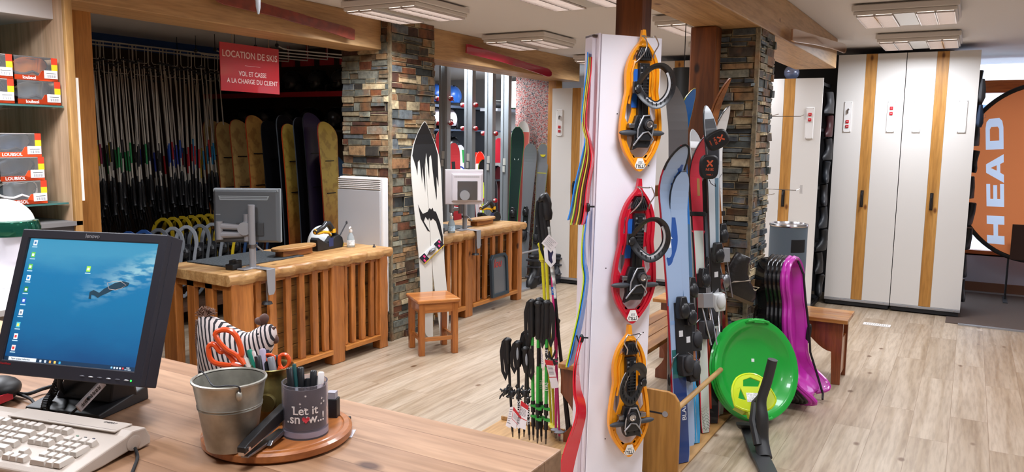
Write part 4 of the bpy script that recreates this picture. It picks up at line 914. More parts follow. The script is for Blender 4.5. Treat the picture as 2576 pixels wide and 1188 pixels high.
# ================================================================ POLES IN THE FLOOR STAND
random.seed(8)
t = thing('pole_stand', 'low pale wooden stand on the floor holding the walking and ski poles', 'pole stand', (3.55, 1.8, 0))
b = B(w=t); b.box((3.40, 1.66, 0), (3.72, 2.2, .018)); b.box((3.40, 1.66, .018), (3.412, 2.2, .04)); b.box((3.708, 1.80, .018), (3.72, 2.2, .04)); b.build('stand_base', M_plyX, t, bevel=.003)
def grip(b, T_, l=.15, r=.017, lean=0):
    """pole grip along -y from the pommel at 0"""
    pr = [(0.0, .006), (.004, .8*r), (.012, 1.25*r), (.02, 1.2*r), (.03, .95*r), (.05, 1.05*r), (.075, .92*r), (.1, 1.05*r), (l-.01, .85*r), (l, .7*r)]
    P = [(lean*max(0, .03-y)*1.5, -y, 0) for y, _ in pr]; b.tube(P, [q for _, q in pr], 12, t=T_)
def pole(label, base, top, shaft, bands=(), gr=.15, r=.008, grr=.017, strap=True, basket=None, group=None, name='hiking_pole', gripc=None, lean=0, straplen=.16, sside=1, txt=None):
    base = Vector(base); top = Vector(top); y = (top-base); L = y.length; y.normalize(); x = (rdir-y*rdir.dot(y)).normalized()
    M = basis(top, x, y); t = thing(name, label, 'pole', M, group)
    B().cyl((0, -L+.03, 0), (0, -gr*.7, 0), r*.75, r, seg=12).build('shaft', shaft, t, smooth=True)
    for a, c, m in bands: B().cyl((0, -c*L, 0), (0, -a*L, 0), r*1.12, seg=14).build('shaft_band', m, t, smooth=True)
    b = B(); grip(b, None, gr, grr, lean); b.build('grip', gripc or M_black, t, smooth=True, ang=60)
    B().cyl((0, -L, 0), (0, -L+.035, 0), .0035, .006, seg=8).build('tip', M_steel, t)
    if strap:
        s = sside; B().tube([(0, -.005, .01), (s*.022, -.02, .015), (s*.035, -.07, .015), (s*.033, -straplen*.8, .014), (s*.018, -straplen, .014), (s*.012, -straplen*.85, .012), (s*.02, -.06, .012), (s*.004, -.012, .012)], .010, 6, flat=.2).build('wrist_strap', gripc or M_black, t, smooth=True)
    if basket: B().lathe([(.008, -L+.05), (.026, -L+.048), (.028, -L+.052), (.008, -L+.062)], 20, RX(-90) if 0 else Matrix(((1, 0, 0, 0), (0, 0, 1, 0), (0, -1, 0, 0), (0, 0, 0, 1))) ).build('basket', basket, t, smooth=True)
    if txt: text(txt[0], t, T(0, -txt[1]*L, r*1.2) @ RZ(90), txt[2], txt[3], sx=1)
    return t, L
gG = mat('#2f9a3c', .35, coat=.3); gray_ = mat('#8e9297', .4)
blackp = mat('#1a1a1c', .4)
# low black folded poles
for i, (tx, ty, bx, by) in enumerate(((1276, 849, 1290, 1100), (1303, 856, 1306, 1104), (1328, 838, 1318, 1100), (1325, 830, 1330, 1095), (1322, 871, 1332, 1108))):
    bs = pz(bx, by, .03); tp = pd(tx, ty, (bs-CAM).dot(fw))
    lb = ['black folding pole leftmost in the stand, strap hanging left', 'second black folding pole from the left with a grey grip inlay', 'black folding pole behind the grey-inlaid ones, highest of the low group',
          'black folding pole at the back of the low group touching the green ones', 'foremost black folding pole with white lettering, right of the low group'][i]
    t, L = pole(lb, bs, tp, blackp, gr=.14, grr=.019, sside=-1 if i != 4 else 1, straplen=.22 if i == 0 else .17, group='low black folding poles', txt=('TSL OUTDOOR', .68, .022, mat('#e8e8ea', .5)) if i in (1, 4) else None)
    if i in (1, 4): B().ell((.002 if i == 4 else -.003, -.07, .017), (.007, .035, .005), 12).build('grip_inlay', gray_, t, smooth=True)
    B().cyl((0, -.6*L, 0), (0, -.55*L, 0), .013, seg=12).build('clamp', M_blk2, t)
# cluster of folded tips and baskets hanging under the straps
for k in range(4):
    c = pd(1272+k*16, 985+6*(k % 2), 3.92); b = B()
    for j in range(9):
        a = j*.7+k; p = c+rdir*(.028*math.cos(a*1.7))+Vector((0, 0, .028*math.sin(a*2.3)))+vdir*(.01*math.sin(j)); b.tube([c+Vector((0, 0, .01*math.sin(a))), p, p+rdir*.008*math.cos(a)+Vector((0, 0, .012*math.cos(j)))], [.003, .005, .003], 5)
    b.ell(c, (.012, .012, .018), 8)
    tag(b.build('pole_clasp', mat('#1f2226', .4), smooth=True), ('leftmost', 'second', 'third', 'rightmost')[k]+' black clasp in the tangle hanging from the low black poles', 'clasp')
def hang_tag(label, quad, d, red=True, nm='price_tag'):
    q = [pd(x, y, d) for x, y in quad]; n = (q[1]-q[0]).cross(q[3]-q[0]).normalized()
    if n.dot(CAM-q[0]) < 0: n = -n
    t = thing(nm, label, 'tag', basis(q[3], (q[2]-q[3]), (q[0]-q[3])-(q[2]-q[3]).normalized()*((q[0]-q[3]).dot((q[2]-q[3]).normalized()))))
    b = B(w=t); A = [b.v(p) for p in q]; C_ = [b.v(p-n*.0012) for p in q]; b.rings([C_, A]); b.build('card', mat('#ddd6d6', .6), t)
    def sub(u0, u1, v0, v1, m, name, off=.0004):
        P = lambda u, v: (q[0]*(1-u)+q[1]*u)*(1-v)+(q[3]*(1-u)+q[2]*u)*v+n*off
        b = B(w=t); A = [b.v(p) for p in (P(u0, v0), P(u1, v0), P(u1, v1), P(u0, v1))]; C_ = [b.v(p-n*off*.9) for p in (P(u0, v0), P(u1, v0), P(u1, v1), P(u0, v1))]; b.rings([C_, A]); b.build(name, m, t)
    if red:
        mr = mat('#b8232c', .5); sub(0, 1, 0, .18, mr, 'red_band'); sub(0, .05, .18, .6, mr, 'red_edge'); sub(0, 1, .60, .63, mr, 'red_line')
        for k in range(6): sub(.15, .8, .24+.05*k, .255+.05*k, mat('#6a6468', .6), 'print_line', .0006)
    else:
        for k in range(7): sub(.12, .85-.1*(k % 3), .12+.11*k, .145+.11*k, mat('#5a5a60', .6), 'print_line', .0006)
    return t
for k, (q, r_) in enumerate((([(1283, 1025), (1292, 1023), (1284, 1078), (1272, 1072)], False), ([(1292, 1023), (1312, 1050), (1297, 1080), (1284, 1072)], True), ([(1308, 1022), (1314, 1012), (1306, 1080), (1298, 1074)], False), ([(1311, 1008), (1330, 1022), (1322, 1082), (1300, 1075)], True),
                             ([(1360, 862), (1366, 900), (1370, 920), (1362, 928)], False), ([(1370, 905), (1390, 908), (1406, 975), (1388, 978)], True))):
    hang_tag(['leftmost narrow white tag under the black poles', 'white and red tag under the black poles, second from left', 'narrow white tag in the middle of the tags under the black poles', 'white and red tag under the black poles with a red top corner',
              'small white paper slip between the green poles', 'large white and red tag hanging beside the green poles'][k], q, 3.88, r_)
# green trekking poles
for i, (tx, ty, bx, by) in enumerate(((1338, 752, 1342, 1108), (1357, 748, 1362, 1112), (1355, 757, 1352, 1116), (1376, 755, 1373, 1118))):
    bs = pz(bx, by, .03); tp = pd(tx, ty, (bs-CAM).dot(fw))
    t, L = pole(['green and black trekking pole leftmost of the green four, loop strap on its left', 'green trekking pole at the back of the green four', 'foremost green trekking pole with a green pommel', 'rightmost green trekking pole with a white tree on its band'][i], bs, tp, blackp,
                bands=((.27, .33, gG), (.46, .72, gG)), gr=.20, grr=.019, sside=-1 if i == 0 else 1, straplen=.24, group='green and black trekking poles', txt=('(TSL)', .60, .02, M_white) if i in (1, 3) else (('VERCORS', .40, .018, M_white) if i == 3 else None))
    if i == 3: text('VERCORS', t, T(.001, -.40*L, .0092) @ RZ(90), .02, M_white)
    for u in (.745, .82): B().cyl((0, -(u+.015)*L, 0), (0, -u*L, 0), .014, seg=12).box((.0, -(u+.02)*L, .006), (.02, -(u+.0)*L, .016)).build('lever_clamp', gG, t)
    B().cyl((0, -.80*L, 0), (0, -.72*L, 0), .0115, seg=12).cyl((0, -.9*L, 0), (0, -.84*L, 0), .011, seg=12).build('clamp_sleeve', M_blk2, t)
# long ski poles
def lp(label, tx, ty, bx, by, shaft, bands, **k):
    bs = pz(bx, by, .012); tp = pd(tx, ty, (bs-CAM).dot(fw)); return pole(label, bs, tp, shaft, bands, name='ski_pole', **k)
pk = mat('#d02a78', .3, coat=.4); yl = mat('#d2c82a', .3, coat=.4); wv_ = mat('#c9cdca', .35, var=.6, bscale=30)
t, L = lp('tall black ski pole with a pale patterned upper shaft and big black grip', 1372, 490, 1430, 1112, blackp, ((.13, .42, wv_),), gr=.135, grr=.028, lean=-.6, straplen=.30, sside=-1, r=.010, basket=M_dark)
lp('second tall black ski pole close beside the patterned one', 1362, 498, 1437, 1106, blackp, (), gr=.135, grr=.026, lean=.6, straplen=.34, sside=-1, r=.009, basket=M_dark)
t, L = lp('pink ski pole with a white and navy grip and blue square logo', 1386, 612, 1408, 1112, pk, ((.22, .26, mat('#2c62b0', .4)),), gr=.12, grr=.02, gripc=mat('#26264a', .4), strap=False, basket=mat('#8a8c92', .5))
B().tube([(-.012, .01, .012), (-.03, -.03, .018), (-.028, -.09, .018), (-.005, -.12, .018), (.01, -.1, .018), (.012, -.04, .016), (0, .005, .012)], .012, 6, flat=.2).build('wrist_strap', mat('#e4e2e4', .6), t, smooth=True)
text('S', t, T(0, -.24*L, .0105), .025, M_white)
lp('plain pink ski pole between the green poles and the tall black ones', 1400, 800, 1398, 1106, pk, (), gr=.10, strap=False, basket=mat('#8a8c92', .5))
lp('yellow ski pole with a yellow head, left of the pink pole', 1362, 608, 1388, 1092, yl, ((.5, .62, mat('#b8a020', .4)),), gr=.11, grr=.018, gripc=yl, straplen=.1, basket=yl, r=.009)
lp('second yellow ski pole close behind the first', 1372, 606, 1396, 1098, yl, ((.3, .4, mat('#3a3a20', .4)),), gr=.11, grr=.018, gripc=yl, strap=False, basket=yl, r=.009)
hang_tag('white barcode tag hanging at the pink ski pole grip', [(1380, 590), (1404, 612), (1386, 636), (1362, 612)], 3.9, False)
b = B()
for j in range(12):
    c = pd(1388, 905, 3.99); a = j*.8; p = c+rdir*.03*math.cos(a*1.3)+Vector((0, 0, .04*math.sin(a*2.1))); b.tube([c, p, p+Vector((0, 0, .012))], [.003, .006, .003], 5)
tag(b.build('pole_clasp', mat('#1c1e22', .4), smooth=True), 'tangled black straps and clasps behind the red and white tag', 'clasp')

# ================================================================ RENTAL ALCOVE: pole rail, poles, snowshoes
random.seed(14)
YR = 6.35
t = thing('pole_rail', 'long wire rail with looped hangers along the rental alcove ceiling', 'rail', (3.9, YR, 2.3))
wm = mat('#c2b8a8', .4, .3)
b = B(w=t)
for yy in (YR, YR+.05): b.tube([(3.75, yy, 2.365), (5.9, yy, 2.365)], .004, 6); b.tube([(3.75, yy, 2.335), (5.9, yy, 2.335)], .003, 6)
b.build('rail_wire', wm, t)
for k in range(14):
    x = 3.82+.15*k; b = B(w=t)
    for dy, dz in ((0, 0), (.10, -.10)):
        z = 2.335; b.tube([(x, YR+dy*.4, z+.03), (x, YR+dy*.5, z-.10+dz), (x+.012, YR+dy*.5, z-.12+dz), (x+.10, YR+dy*.5, z-.12+dz), (x+.112, YR+dy*.5, z-.10+dz), (x+.112, YR+dy*.4, z+.03)], .0035, 6)
    b.build('hanger_loop', wm, t)
struct('trim_10', B().box((2.56, 6.9, 2.38), (6.1, 6.93, CZ)), mat('#2a4f8c', .6))
shafts = ['#c9c0b2', '#bdb4a6', '#d0c8ba', '#b9b2a8', '#c4bcae']; bandc = ['#7a2440', '#b89a2a', '#2f8a50', '#2c3a8a', '#2c4f9c', '#b02a30', '#2f7fa8', '#1b1b1e', '#1b1b1e']
protos = []
def hang_pole(i, sc_, bc, shc):
    t = thing('rental_pole', 'x', 'pole', I4, 'rental ski poles hung upside down on the rail'); L = 1.28
    B().cyl((0, 0, .02), (0, 0, -L*.82), .0045, .0075, seg=8).build('shaft', mat(shc, .35, .2), t, smooth=True)
    B().cyl((0, 0, -.70*L), (0, 0, -(.56)*L), .0083, seg=8).build('colour_band', mat(bc, .4), t)
    B().lathe([(.006, -.005), (.034, -.008), (.036, 0), (.006, .01)], 12).build('basket', M_dark, t)
    B().lathe([(.006, -.80*L), (.014, -.82*L), (.017, -.86*L), (.014, -.9*L), (.018, -.94*L), (.015, -.98*L), (.022, -.995*L), (.004, -L)], 10).build('grip', M_black, t, smooth=True)
    B().tube([(.005, 0, -.97*L), (.03, .01, -1.02*L), (.045, .01, -1.10*L), (.03, .01, -1.15*L), (.015, .0, -1.08*L), (0, 0, -.99*L)], .009, 6, flat=.25).build('wrist_strap', M_black, t)
    return t
protos = [hang_pole(k, 1, bandc[k], shafts[k % 5]) for k in range(9)]
xx0 = 3.80
cols_w = {'#7a2440': 'plum', '#b89a2a': 'yellow', '#2f8a50': 'green', '#2c3a8a': 'dark blue', '#2c4f9c': 'blue', '#b02a30': 'red', '#2f7fa8': 'turquoise', '#1b1b1e': 'black'}
def colour_at(x):
    u = (x-3.8)/1.52
    return random.choice([[7, 0, 1, 8], [1, 2, 7, 8], [2, 7, 8, 2], [3, 4, 7, 8], [3, 4, 5, 8], [5, 6, 5, 4], [6, 6, 7, 1]][min(6, int(u*7))])
used = set(); N_ = 92; cnt = 0
for k in range(N_):
    row = k % 3; x = xx0+1.50*k/N_+random.uniform(-.01, .01); y = YR-.02+.075*row; c = colour_at(x)
    M = T(x, y, 2.20-.05*row+random.uniform(-.03, .03)) @ RX(random.uniform(-1.5, 1.5)) @ RY(random.uniform(-4.5, .5)) @ Matrix.Diagonal((1, 1, random.uniform(.9, 1.02), 1))
    u = (x-3.8)/1.5; part = 'left end' if u < .25 else 'left middle' if u < .5 else 'right middle' if u < .75 else 'right end'
    rown = ('front', 'middle', 'back')[row]
    lb = '%s-banded rental pole hanging in the %s row, %s of the rail' % (cols_w[bandc[c]], rown, part)
    if c not in used: t = protos[c]; t.matrix_world = M; WM[t.name] = M; t['label'] = lb; used.add(c)
    else: dup(protos[c], M, lb)
for c, p in enumerate(protos):
    if c not in used: M = T(3.9+.1*c, YR+.15, 2.15); p.matrix_world = M; p['label'] = 'rental pole with a %s band at the very back of the rail' % cols_w[bandc[c]]
# a low shelf of rental snowshoes under the poles
t = thing('storage_bench', 'dark low bench under the hanging poles holding rental snowshoes', 'bench', (3.0, 6.3, 0))
B(w=t).box((2.7, 6.1, .18), (5.6, 6.7, .22)).box((2.7, 6.1, 0), (2.74, 6.7, .18)).box((5.5, 6.1, 0), (5.54, 6.7, .18)).build('bench_board', M_darkwood, t)
def rshoe(m):
    t = thing('rental_snowshoe', 'x', 'snowshoe', I4, 'rental snowshoes standing in a row')
    o = []; L = .62
    prof = [(p.y*L, p.x*L) for p in cr([(a, w, 0) for a, w in [(0, .03), (.05, .10), (.12, .14), (.25, .165), (.4, .145), (.5, .14), (.65, .15), (.8, .13), (.92, .08), (1, .02)]], 3)]
    out = [(w, L-y) for w, y in prof]+[(-w, L-y) for w, y in reversed(prof)]
    inn = [(w*.72, L-(y*.9+.03)) for w, y in prof]; inn = inn+[(-a, c) for a, c in reversed(inn)]
    B().plate([out, inn], 0, .022).build('frame', m, t, bevel=.005, smooth=True)
    b = B(); b.box((-.045, .12, .0), (.045, .46, .03)); b.box((-.11, .2, .0), (.11, .24, .02)); b.box((-.11, .40, .0), (.11, .43, .02)); b.ell((0, .38, .06), (.05, .06, .035), 12); b.ell((0, .22, .055), (.045, .05, .03), 12); b.build('binding', M_blk2, t, bevel=.006)
    B().tube([(-.05, .18, .04), (-.06, .12, .08), (0, .09, .10), (.06, .12, .08), (.05, .18, .04)], .012, 6, flat=.3).build('heel_strap', mat('#4a4d52', .5), t, smooth=True)
    return t
rs_ = {}
SHC = [('#8fa62a', 'lime'), ('#a8b42c', 'lime'), ('#c9ccd0', 'pale grey'), ('#c9ccd0', 'pale grey'), ('#8a2430', 'dark red'), ('#2a4f8c', 'blue'), ('#2a4f8c', 'blue'), ('#62666c', 'grey'), ('#8a8e94', 'grey'), ('#9a9ea4', 'light grey'), ('#6a6e72', 'grey'), ('#8a8e94', 'grey'), ('#d2b41e', 'yellow'), ('#20406a', 'navy blue'), ('#20406a', 'navy blue'), ('#285082', 'blue')]
for i, (c, nm) in enumerate(SHC):
    x = 3.10+.135*i; M = T(x, 5.72+.012*(i % 3), .22) @ RZ(-58) @ RX(72); M = T(x, 5.70, .0+.02) @ RZ(-55) @ RX(76)
    M = T(0, 0, .22-.02) @ M
    lb = nm+' framed rental snowshoe, number %d from the left in the front row behind the near counter' % (i+1)
    lb = nm+' framed rental snowshoe in the front row, '+('far left behind the monitor', 'left, behind the monitor corner', 'left of the grey ones', 'beside the lime ones', 'before the yellow ones', 'left of the blue ones', 'middle of the row', 'just left of the light grey trio', 'first of the grey trio', 'second of the grey trio', 'third of the grey trio', 'large, above the counter corner', 'among the grey ones', 'left of the back monitor', 'touching the back monitor', 'behind the back monitor')[i]
    if not rs_: rs_['p'] = rshoe(mat(c, .35)); rs_['p'].matrix_world = M; WM[rs_['p'].name] = M; rs_['p']['label'] = lb
    else: dup(rs_['p'], M, lb, mats={'frame': mat(c, .35)})
for i in range(8):
    x = 4.50+.10*i; M = T(x, 6.25, .235) @ RZ(-55) @ RX(78)
    dup(rs_['p'], M, ('yellow framed rental snowshoe in the rear row, number %d' % (i+1)).replace('number 1', 'first from the left').replace('number 2', 'second from the left').replace('number 3', 'third from the left').replace('number 4', 'fourth from the left').replace('number 5', 'fourth from the right').replace('number 6', 'third from the right').replace('number 7', 'second from the right').replace('number 8', 'last on the right'), mats={'frame': mat('#a88c14', .35)})
t = thing('storage_bench', 'dark low bench under the front row of rental snowshoes', 'bench', (3.0, 5.6, 0))
B(w=t).box((2.9, 5.5, .15), (5.25, 6.05, .19)).box((2.9, 5.5, 0), (2.94, 6.05, .15)).box((5.2, 5.5, 0), (5.24, 6.05, .15)).build('bench_board', M_darkwood, t)

# ---- snowboards in a rack along the partition
def board(label, y, z, Lb, mb, md, side_c, extra=None, ang=-30, x=5.32, group='rental snowboards standing in a row'):
    M = T(x, y, z) @ RZ(ang) @ RX(3)          # local: width X, height Y->z
    M = T(x, y, z) @ RZ(ang) @ Matrix(((1, 0, 0, 0), (0, .05, -1, 0), (0, 1, .05, 0), (0, 0, 0, 1)))
    t = thing('snowboard', label, 'snowboard', M, group); W = .29; b = B(); rs = []; rs2 = []
    b2 = B()
    for u in sorted(set([.5-.5*math.cos(math.pi*i/44) for i in range(45)]+[i/20 for i in range(21)])):
        q = abs(2*u-1); w = W/2*(1-.16*(1-(2*u-1)**2))
        q0 = 1-.30/Lb
        if q > q0: w *= max(.05, (1-min(1, (q-q0)/(1-q0))**2)**.5)
        zz = .045*max(0, (q-.8)/.2)**2
        rs.append([b.v(p) for p in ((-w, u*Lb, -zz), (w, u*Lb, -zz), (w, u*Lb, -zz-.009), (-w, u*Lb, -zz-.009))])
        rs2.append([b2.v(p) for p in ((-w+.004, u*Lb, -zz+.0005), (w-.004, u*Lb, -zz+.0005), (w-.004, u*Lb, -zz-.002), (-w+.004, u*Lb, -zz-.002))])
    b.rings(rs); b2.rings(rs2); b.build('board_core', mat(side_c, .4), t); b2.build('base_sheet', mb, t)
    for u in (.78, .60): B().box((-.06, u*Lb-.004, .0005), (.06, u*Lb+.004, .006)).build('mount_slot', md, t)
    return t
def grad(name, a, bcol, lo, hi):
    m = bpy.data.materials.new(name); m.use_nodes = True; nt = m.node_tree; p = nt.nodes['Principled BSDF']; tc = nt.nodes.new('ShaderNodeTexCoord'); sp = nt.nodes.new('ShaderNodeSeparateXYZ'); nt.links.new(tc.outputs['Object'], sp.inputs[0])
    mr = nt.nodes.new('ShaderNodeMapRange'); mr.inputs[1].default_value = lo; mr.inputs[2].default_value = hi; nt.links.new(sp.outputs['Y'], mr.inputs[0]); c = ramp(nt, mr.outputs[0], [(0, a), (1, bcol)])
    n = nt.nodes.new('ShaderNodeTexNoise'); n.inputs['Scale'].default_value = 12; n.inputs['Detail'].default_value = 6; nt.links.new(tc.outputs['Object'], n.inputs['Vector']); r = ramp(nt, n.outputs['Fac'], [(.4, (.6, .5, .45, 1)), (.52, (1, 1, 1, 1))]); c = mult(nt, c, r, .7)
    nt.links.new(c, p.inputs['Base Color']); p.inputs['Roughness'].default_value = .35; return m
gold = grad('gold_base', '#b06a34', '#c8a868', .4, 1.1); goldr = grad('gold_red_base', '#a8502a', '#cc9c54', .3, 1.2); yel = grad('yellow_base', '#b86030', '#d4b858', .4, 1.1)
blk_ = mat('#16171c', .3); prp = mat('#3a3150', .3)
BL = [(6.72, blk_, 'dark snowboard standing farthest left in the rental row', '#101014', 1.50), (6.56, blk_, 'second dark snowboard, just left of the first gold one', '#101014', 1.52), (6.40, gold, 'leftmost gold-based snowboard of the rental row', '#8a3a1c', 1.56), (6.22, gold, 'second gold-based snowboard from the left', '#8a3a1c', 1.54),
      (6.02, gold, 'third gold-based snowboard from the left', '#a84020', 1.56), (5.80, goldr, 'tall gold snowboard with an orange-red edge above the monitor', '#b8401c', 1.60), (5.60, blk_, 'matt black snowboard right of the orange-edged one', '#1c1c20', 1.55), (5.40, blk_, 'black snowboard with a grey tip behind the yellow one', '#5a6068', 1.60),
      (5.34, yel, 'bright yellow snowboard with an orange lower half', '#c24a1c', 1.52), (5.19, blk_, 'slim dark snowboard with a light tip edge', '#4a4f58', 1.58), (5.07, prp, 'dark purple snowboard near the stone column', '#22222a', 1.62), (4.90, yel, 'yellow snowboard cut off by the stone column', '#a03a1c', 1.54)]
for i, (y, m, lb, ec, Lb) in enumerate(BL): board(lb, y, .14, Lb+.05, m, M_black, ec, ang=6)
M_bw = grad('drip_base', '#2a2624', '#d0c0a8', .0, .9)
for i, (y, m, Lb) in enumerate(((6.31, M_bw, 1.08), (6.12, yel, 1.02), (5.92, M_bw, 1.12), (5.70, M_bw, 1.12), (5.48, yel, 1.28), (5.25, yel, 1.10), (4.99, mat('#1a3a5a', .3), 1.30))):
    board(['short pale board with dark print, left of the small boards', 'short dark-framed yellow board behind the monitor', 'short pale board with black drips left of the orange-edged snowboard', 'short pale board with black drips right of the orange-edged snowboard', 'narrow yellow board between the black and the bright yellow one', 'small yellow-striped board right of the bright yellow one', 'small navy board before the purple one'][i], y, .14, Lb, m, M_black, '#1c1c20', ang=6, x=5.50, group='short rental snowboards')
t = thing('snowboard_rack', 'dark wooden floor rack the rental snowboards stand in', 'rack', (5.4, 5.8, 0))
B(w=t).box((5.1, 4.75, .0), (5.75, 6.9, .05)).box((5.1, 4.75, .05), (5.13, 6.9, .13)).build('rack_base', M_darkwood, t)
# ---- helmet shelves on the partition
t = thing('helmet_shelf', 'dark shelf with a red front strip carrying black helmets in the rental alcove', 'shelf', (6.0, 5.9, 1.9))
for z in (2.03, 1.66): B(w=t).box((5.88, 4.7, z-.02), (6.2, 7.45, z)).build('shelf_board', M_dark, t)
B(w=t).box((5.865, 4.7, 1.985), (5.88, 7.3, 2.035)).build('red_strip', mat('#b01c2c', .5), t)
B(w=t).box((5.9, 7.3, .1), (5.96, 7.36, 2.2)).build('upright', mat('#70757c', .4, .5), t)
def helmet(m, m2, s=1.0):
    t = thing('helmet', 'x', 'helmet', I4, 'helmets on the shelves')
    b = B(); b.ell((0, 0, .03), (.13, .105, .125), 20, z0=-.35); b.build('shell', m, t, smooth=True, ang=60)
    B().tube([(.125, -.03, .02), (.138, 0, .025), (.125, .03, .02)], .012, 6).build('brim', m, t, smooth=True)
    b = B()
    for s_ in (-1, 1): b.box((.0, s_*.03-.006, .142), (.07, s_*.03+.006, .153)); b.box((-.06, s_*.045-.006, .130), (-.01, s_*.045+.006, .148))
    b.build('vent', M_black, t, bevel=.002)
    b = B()
    for s_ in (-1, 1): b.ell((-.02, s_*.098, -.025), (.045, .02, .045), 10); b.tube([(0, s_*.095, -.05), (.02, s_*.05, -.11), (.03, 0, -.13)], .006, 5)
    b.build('ear_pad', m2, t, smooth=True)
    return t
hp = helmet(mat('#101114', .25), M_dark)
k = 0; hp_used = False
for z, ys, lv in ((2.03, (4.85, 5.12, 5.45, 5.75, 6.1, 6.45, 6.8, 7.1), 'upper'), (1.66, (4.9, 5.2, 5.5, 5.85, 6.15, 6.5, 6.8), 'lower')):
    for i, y in enumerate(ys):
        M = T(6.02, y, z+.075) @ RZ(180+random.uniform(-40, 40))
        lb = 'black rental helmet on the %s shelf, %s' % (lv, ('nearest the stone column', 'second from the stone column', 'third from the stone column', 'fourth from the stone column', 'fifth from the stone column', 'sixth from the stone column', 'seventh from the stone column', 'farthest left, under the sign')[i])
        if not hp_used: hp.matrix_world = M; WM[hp.name] = M; hp['label'] = lb; hp_used = True
        else: dup(hp, M, lb)
# white rods with black ends under the ceiling, red blocks
t = thing('ceiling_rods', 'row of thin white rods with black balls and red blocks below the alcove ceiling', 'rods', (5.6, 5.6, 2.4))
b = B(w=t); b2 = B(w=t); b3 = B(w=t)
for k in range(6):
    y = 4.95+.26*k; b.tube([(4.95, y+.25, 2.36), (5.0, y+.23, 2.34), (5.05, y+.22, 2.335), (5.85, y, 2.335)], .006, 6); b2.ell((4.95, y+.25, 2.365), (.018,)*3, 8); b.cyl((5.85, y, 2.335), (5.85, y, 2.5), .004, seg=6)
    B(w=t).box((5.9, y-.02, 2.29), (5.92, y+.15, 2.36)).box((5.905, y+.05, 2.36), (5.915, y+.07, 2.5)).build('red_block', mat('#9c1c28', .5), t); b2.cyl((4.95, y+.25, 2.365), (4.95, y+.25, 2.5), .003, seg=6)
b.build('rod', mat('#b8b4ac', .5), t, smooth=True); b2.build('ball_end', M_black, t)
# red hanging sign
t = thing('hanging_sign', 'red rental sign with white French lettering hanging under the left beam', 'sign', (3.62, 4.32, 1.9))
a, c = py_(552, 104, 4.30), py_(701, 127, 4.30); h = .315; Ms = basis(a+Vector((0, 0, -h)), (1, 0, 0), (0, 0, 1)); Ws = c.x-a.x
B(Ms, w=t).box((0, 0, -.006), (Ws, h, 0)).build('sign_panel', mat('#b01722', .3, coat=.3), t, bevel=.001)
wl = mat('#e6c8c4', .5)
text('LOCATION DE SKIS', t, Ms @ T(Ws/2, h*.77, .001), .062, wl, sx=.88, w=t)
B(Ms, w=t).box((Ws*.40, h*.555, .0), (Ws*.66, h*.56, .001)).build('rule', wl, t)
text('VOL ET CASSE', t, Ms @ T(Ws*.53, h*.38, .001), .044, wl, sx=.86, w=t); text('A LA CHARGE DU CLIENT', t, Ms @ T(Ws*.53, h*.22, .001), .044, wl, sx=.86, w=t)
b = B(w=t)
for u in (.2, .82): b.cyl((a.x+Ws*u, 4.30, a.z), (a.x+Ws*u-.01, 4.30, CZ), .0015, seg=5)
b.build('cord', mat('#a8845c', .8), t)
# old skis on the beams
def oldski(label, p0, p1, y, m, name='vintage_ski', w=.085, face=(0, -1, 0), bend=.04, kind='ski', rot=0):
    p0 = Vector(p0); p1 = Vector(p1); x = (p1-p0); L = x.length; x.normalize(); n = Vector(face); yv = n.cross(x).normalized()
    t = thing(name, label, kind, basis(p0, x, yv, n)); pts = []
    N = 30; path = [(L*i/N, 0, bend*math.sin(math.pi*i/N)*.5+.012) for i in range(N+1)]
    ws = []
    for i in range(N+1):
        u = i/N; q = w*(.72+.28*abs(2*u-1)**1.4)
        if .42 < u < .55: q *= 1.1
        if u > .93: q *= max(.15, (1-((u-.93)/.07)**2))**.5
        if u < .03: q *= .85
        ws.append(q)
    b = B(); b.strip(path, ws, .014, (0, 1, 0)); b.build('ski_body', m, t, bevel=.003, smooth=True, ang=50)
    b = B(); b.cyl((L*.2, 0, .0), (L*.2, 0, .02), .006); b.cyl((L*.8, 0, .0), (L*.8, 0, .02), .006); b.build('fixing_screw', M_steel, t)
    return t
oldski('dark red-brown antique ski fixed on the left beam above the sign', py_(886, 88, 3.90), py_(530, -12, 3.90), 3.9, mat('#7c2f1c', .4, coat=.3, var=.2, bscale=20), w=.085)
oldski('glossy crimson antique ski fixed on the middle beam', py_(1168, 122, 3.9), py_(1383, 186, 3.9), 3.9, mat('#a01a30', .2, coat=.6), w=.09)
oldski('short translucent bronze ski with glossy tip fixed on the right beam', py_(1984, 88, 1.06), py_(2122, 124, 1.06), 1.06, mat('#b98a68', .15, .1, alpha=.75, coat=.6), w=.085)
b = B(); p = pd(650, 36, 3.3); b.tube([p, p+Vector((0, 0, .03)), p+Vector((0, 0, .06)), Vector((p.x, p.y, CZ))], [.004, .010, .011, .011], 12)
tag(b.build('hanging_tube', mat('#b9bcc0', .25, .6), smooth=True), 'thin clear-grey tube hanging from the ceiling above the sign', 'tube')
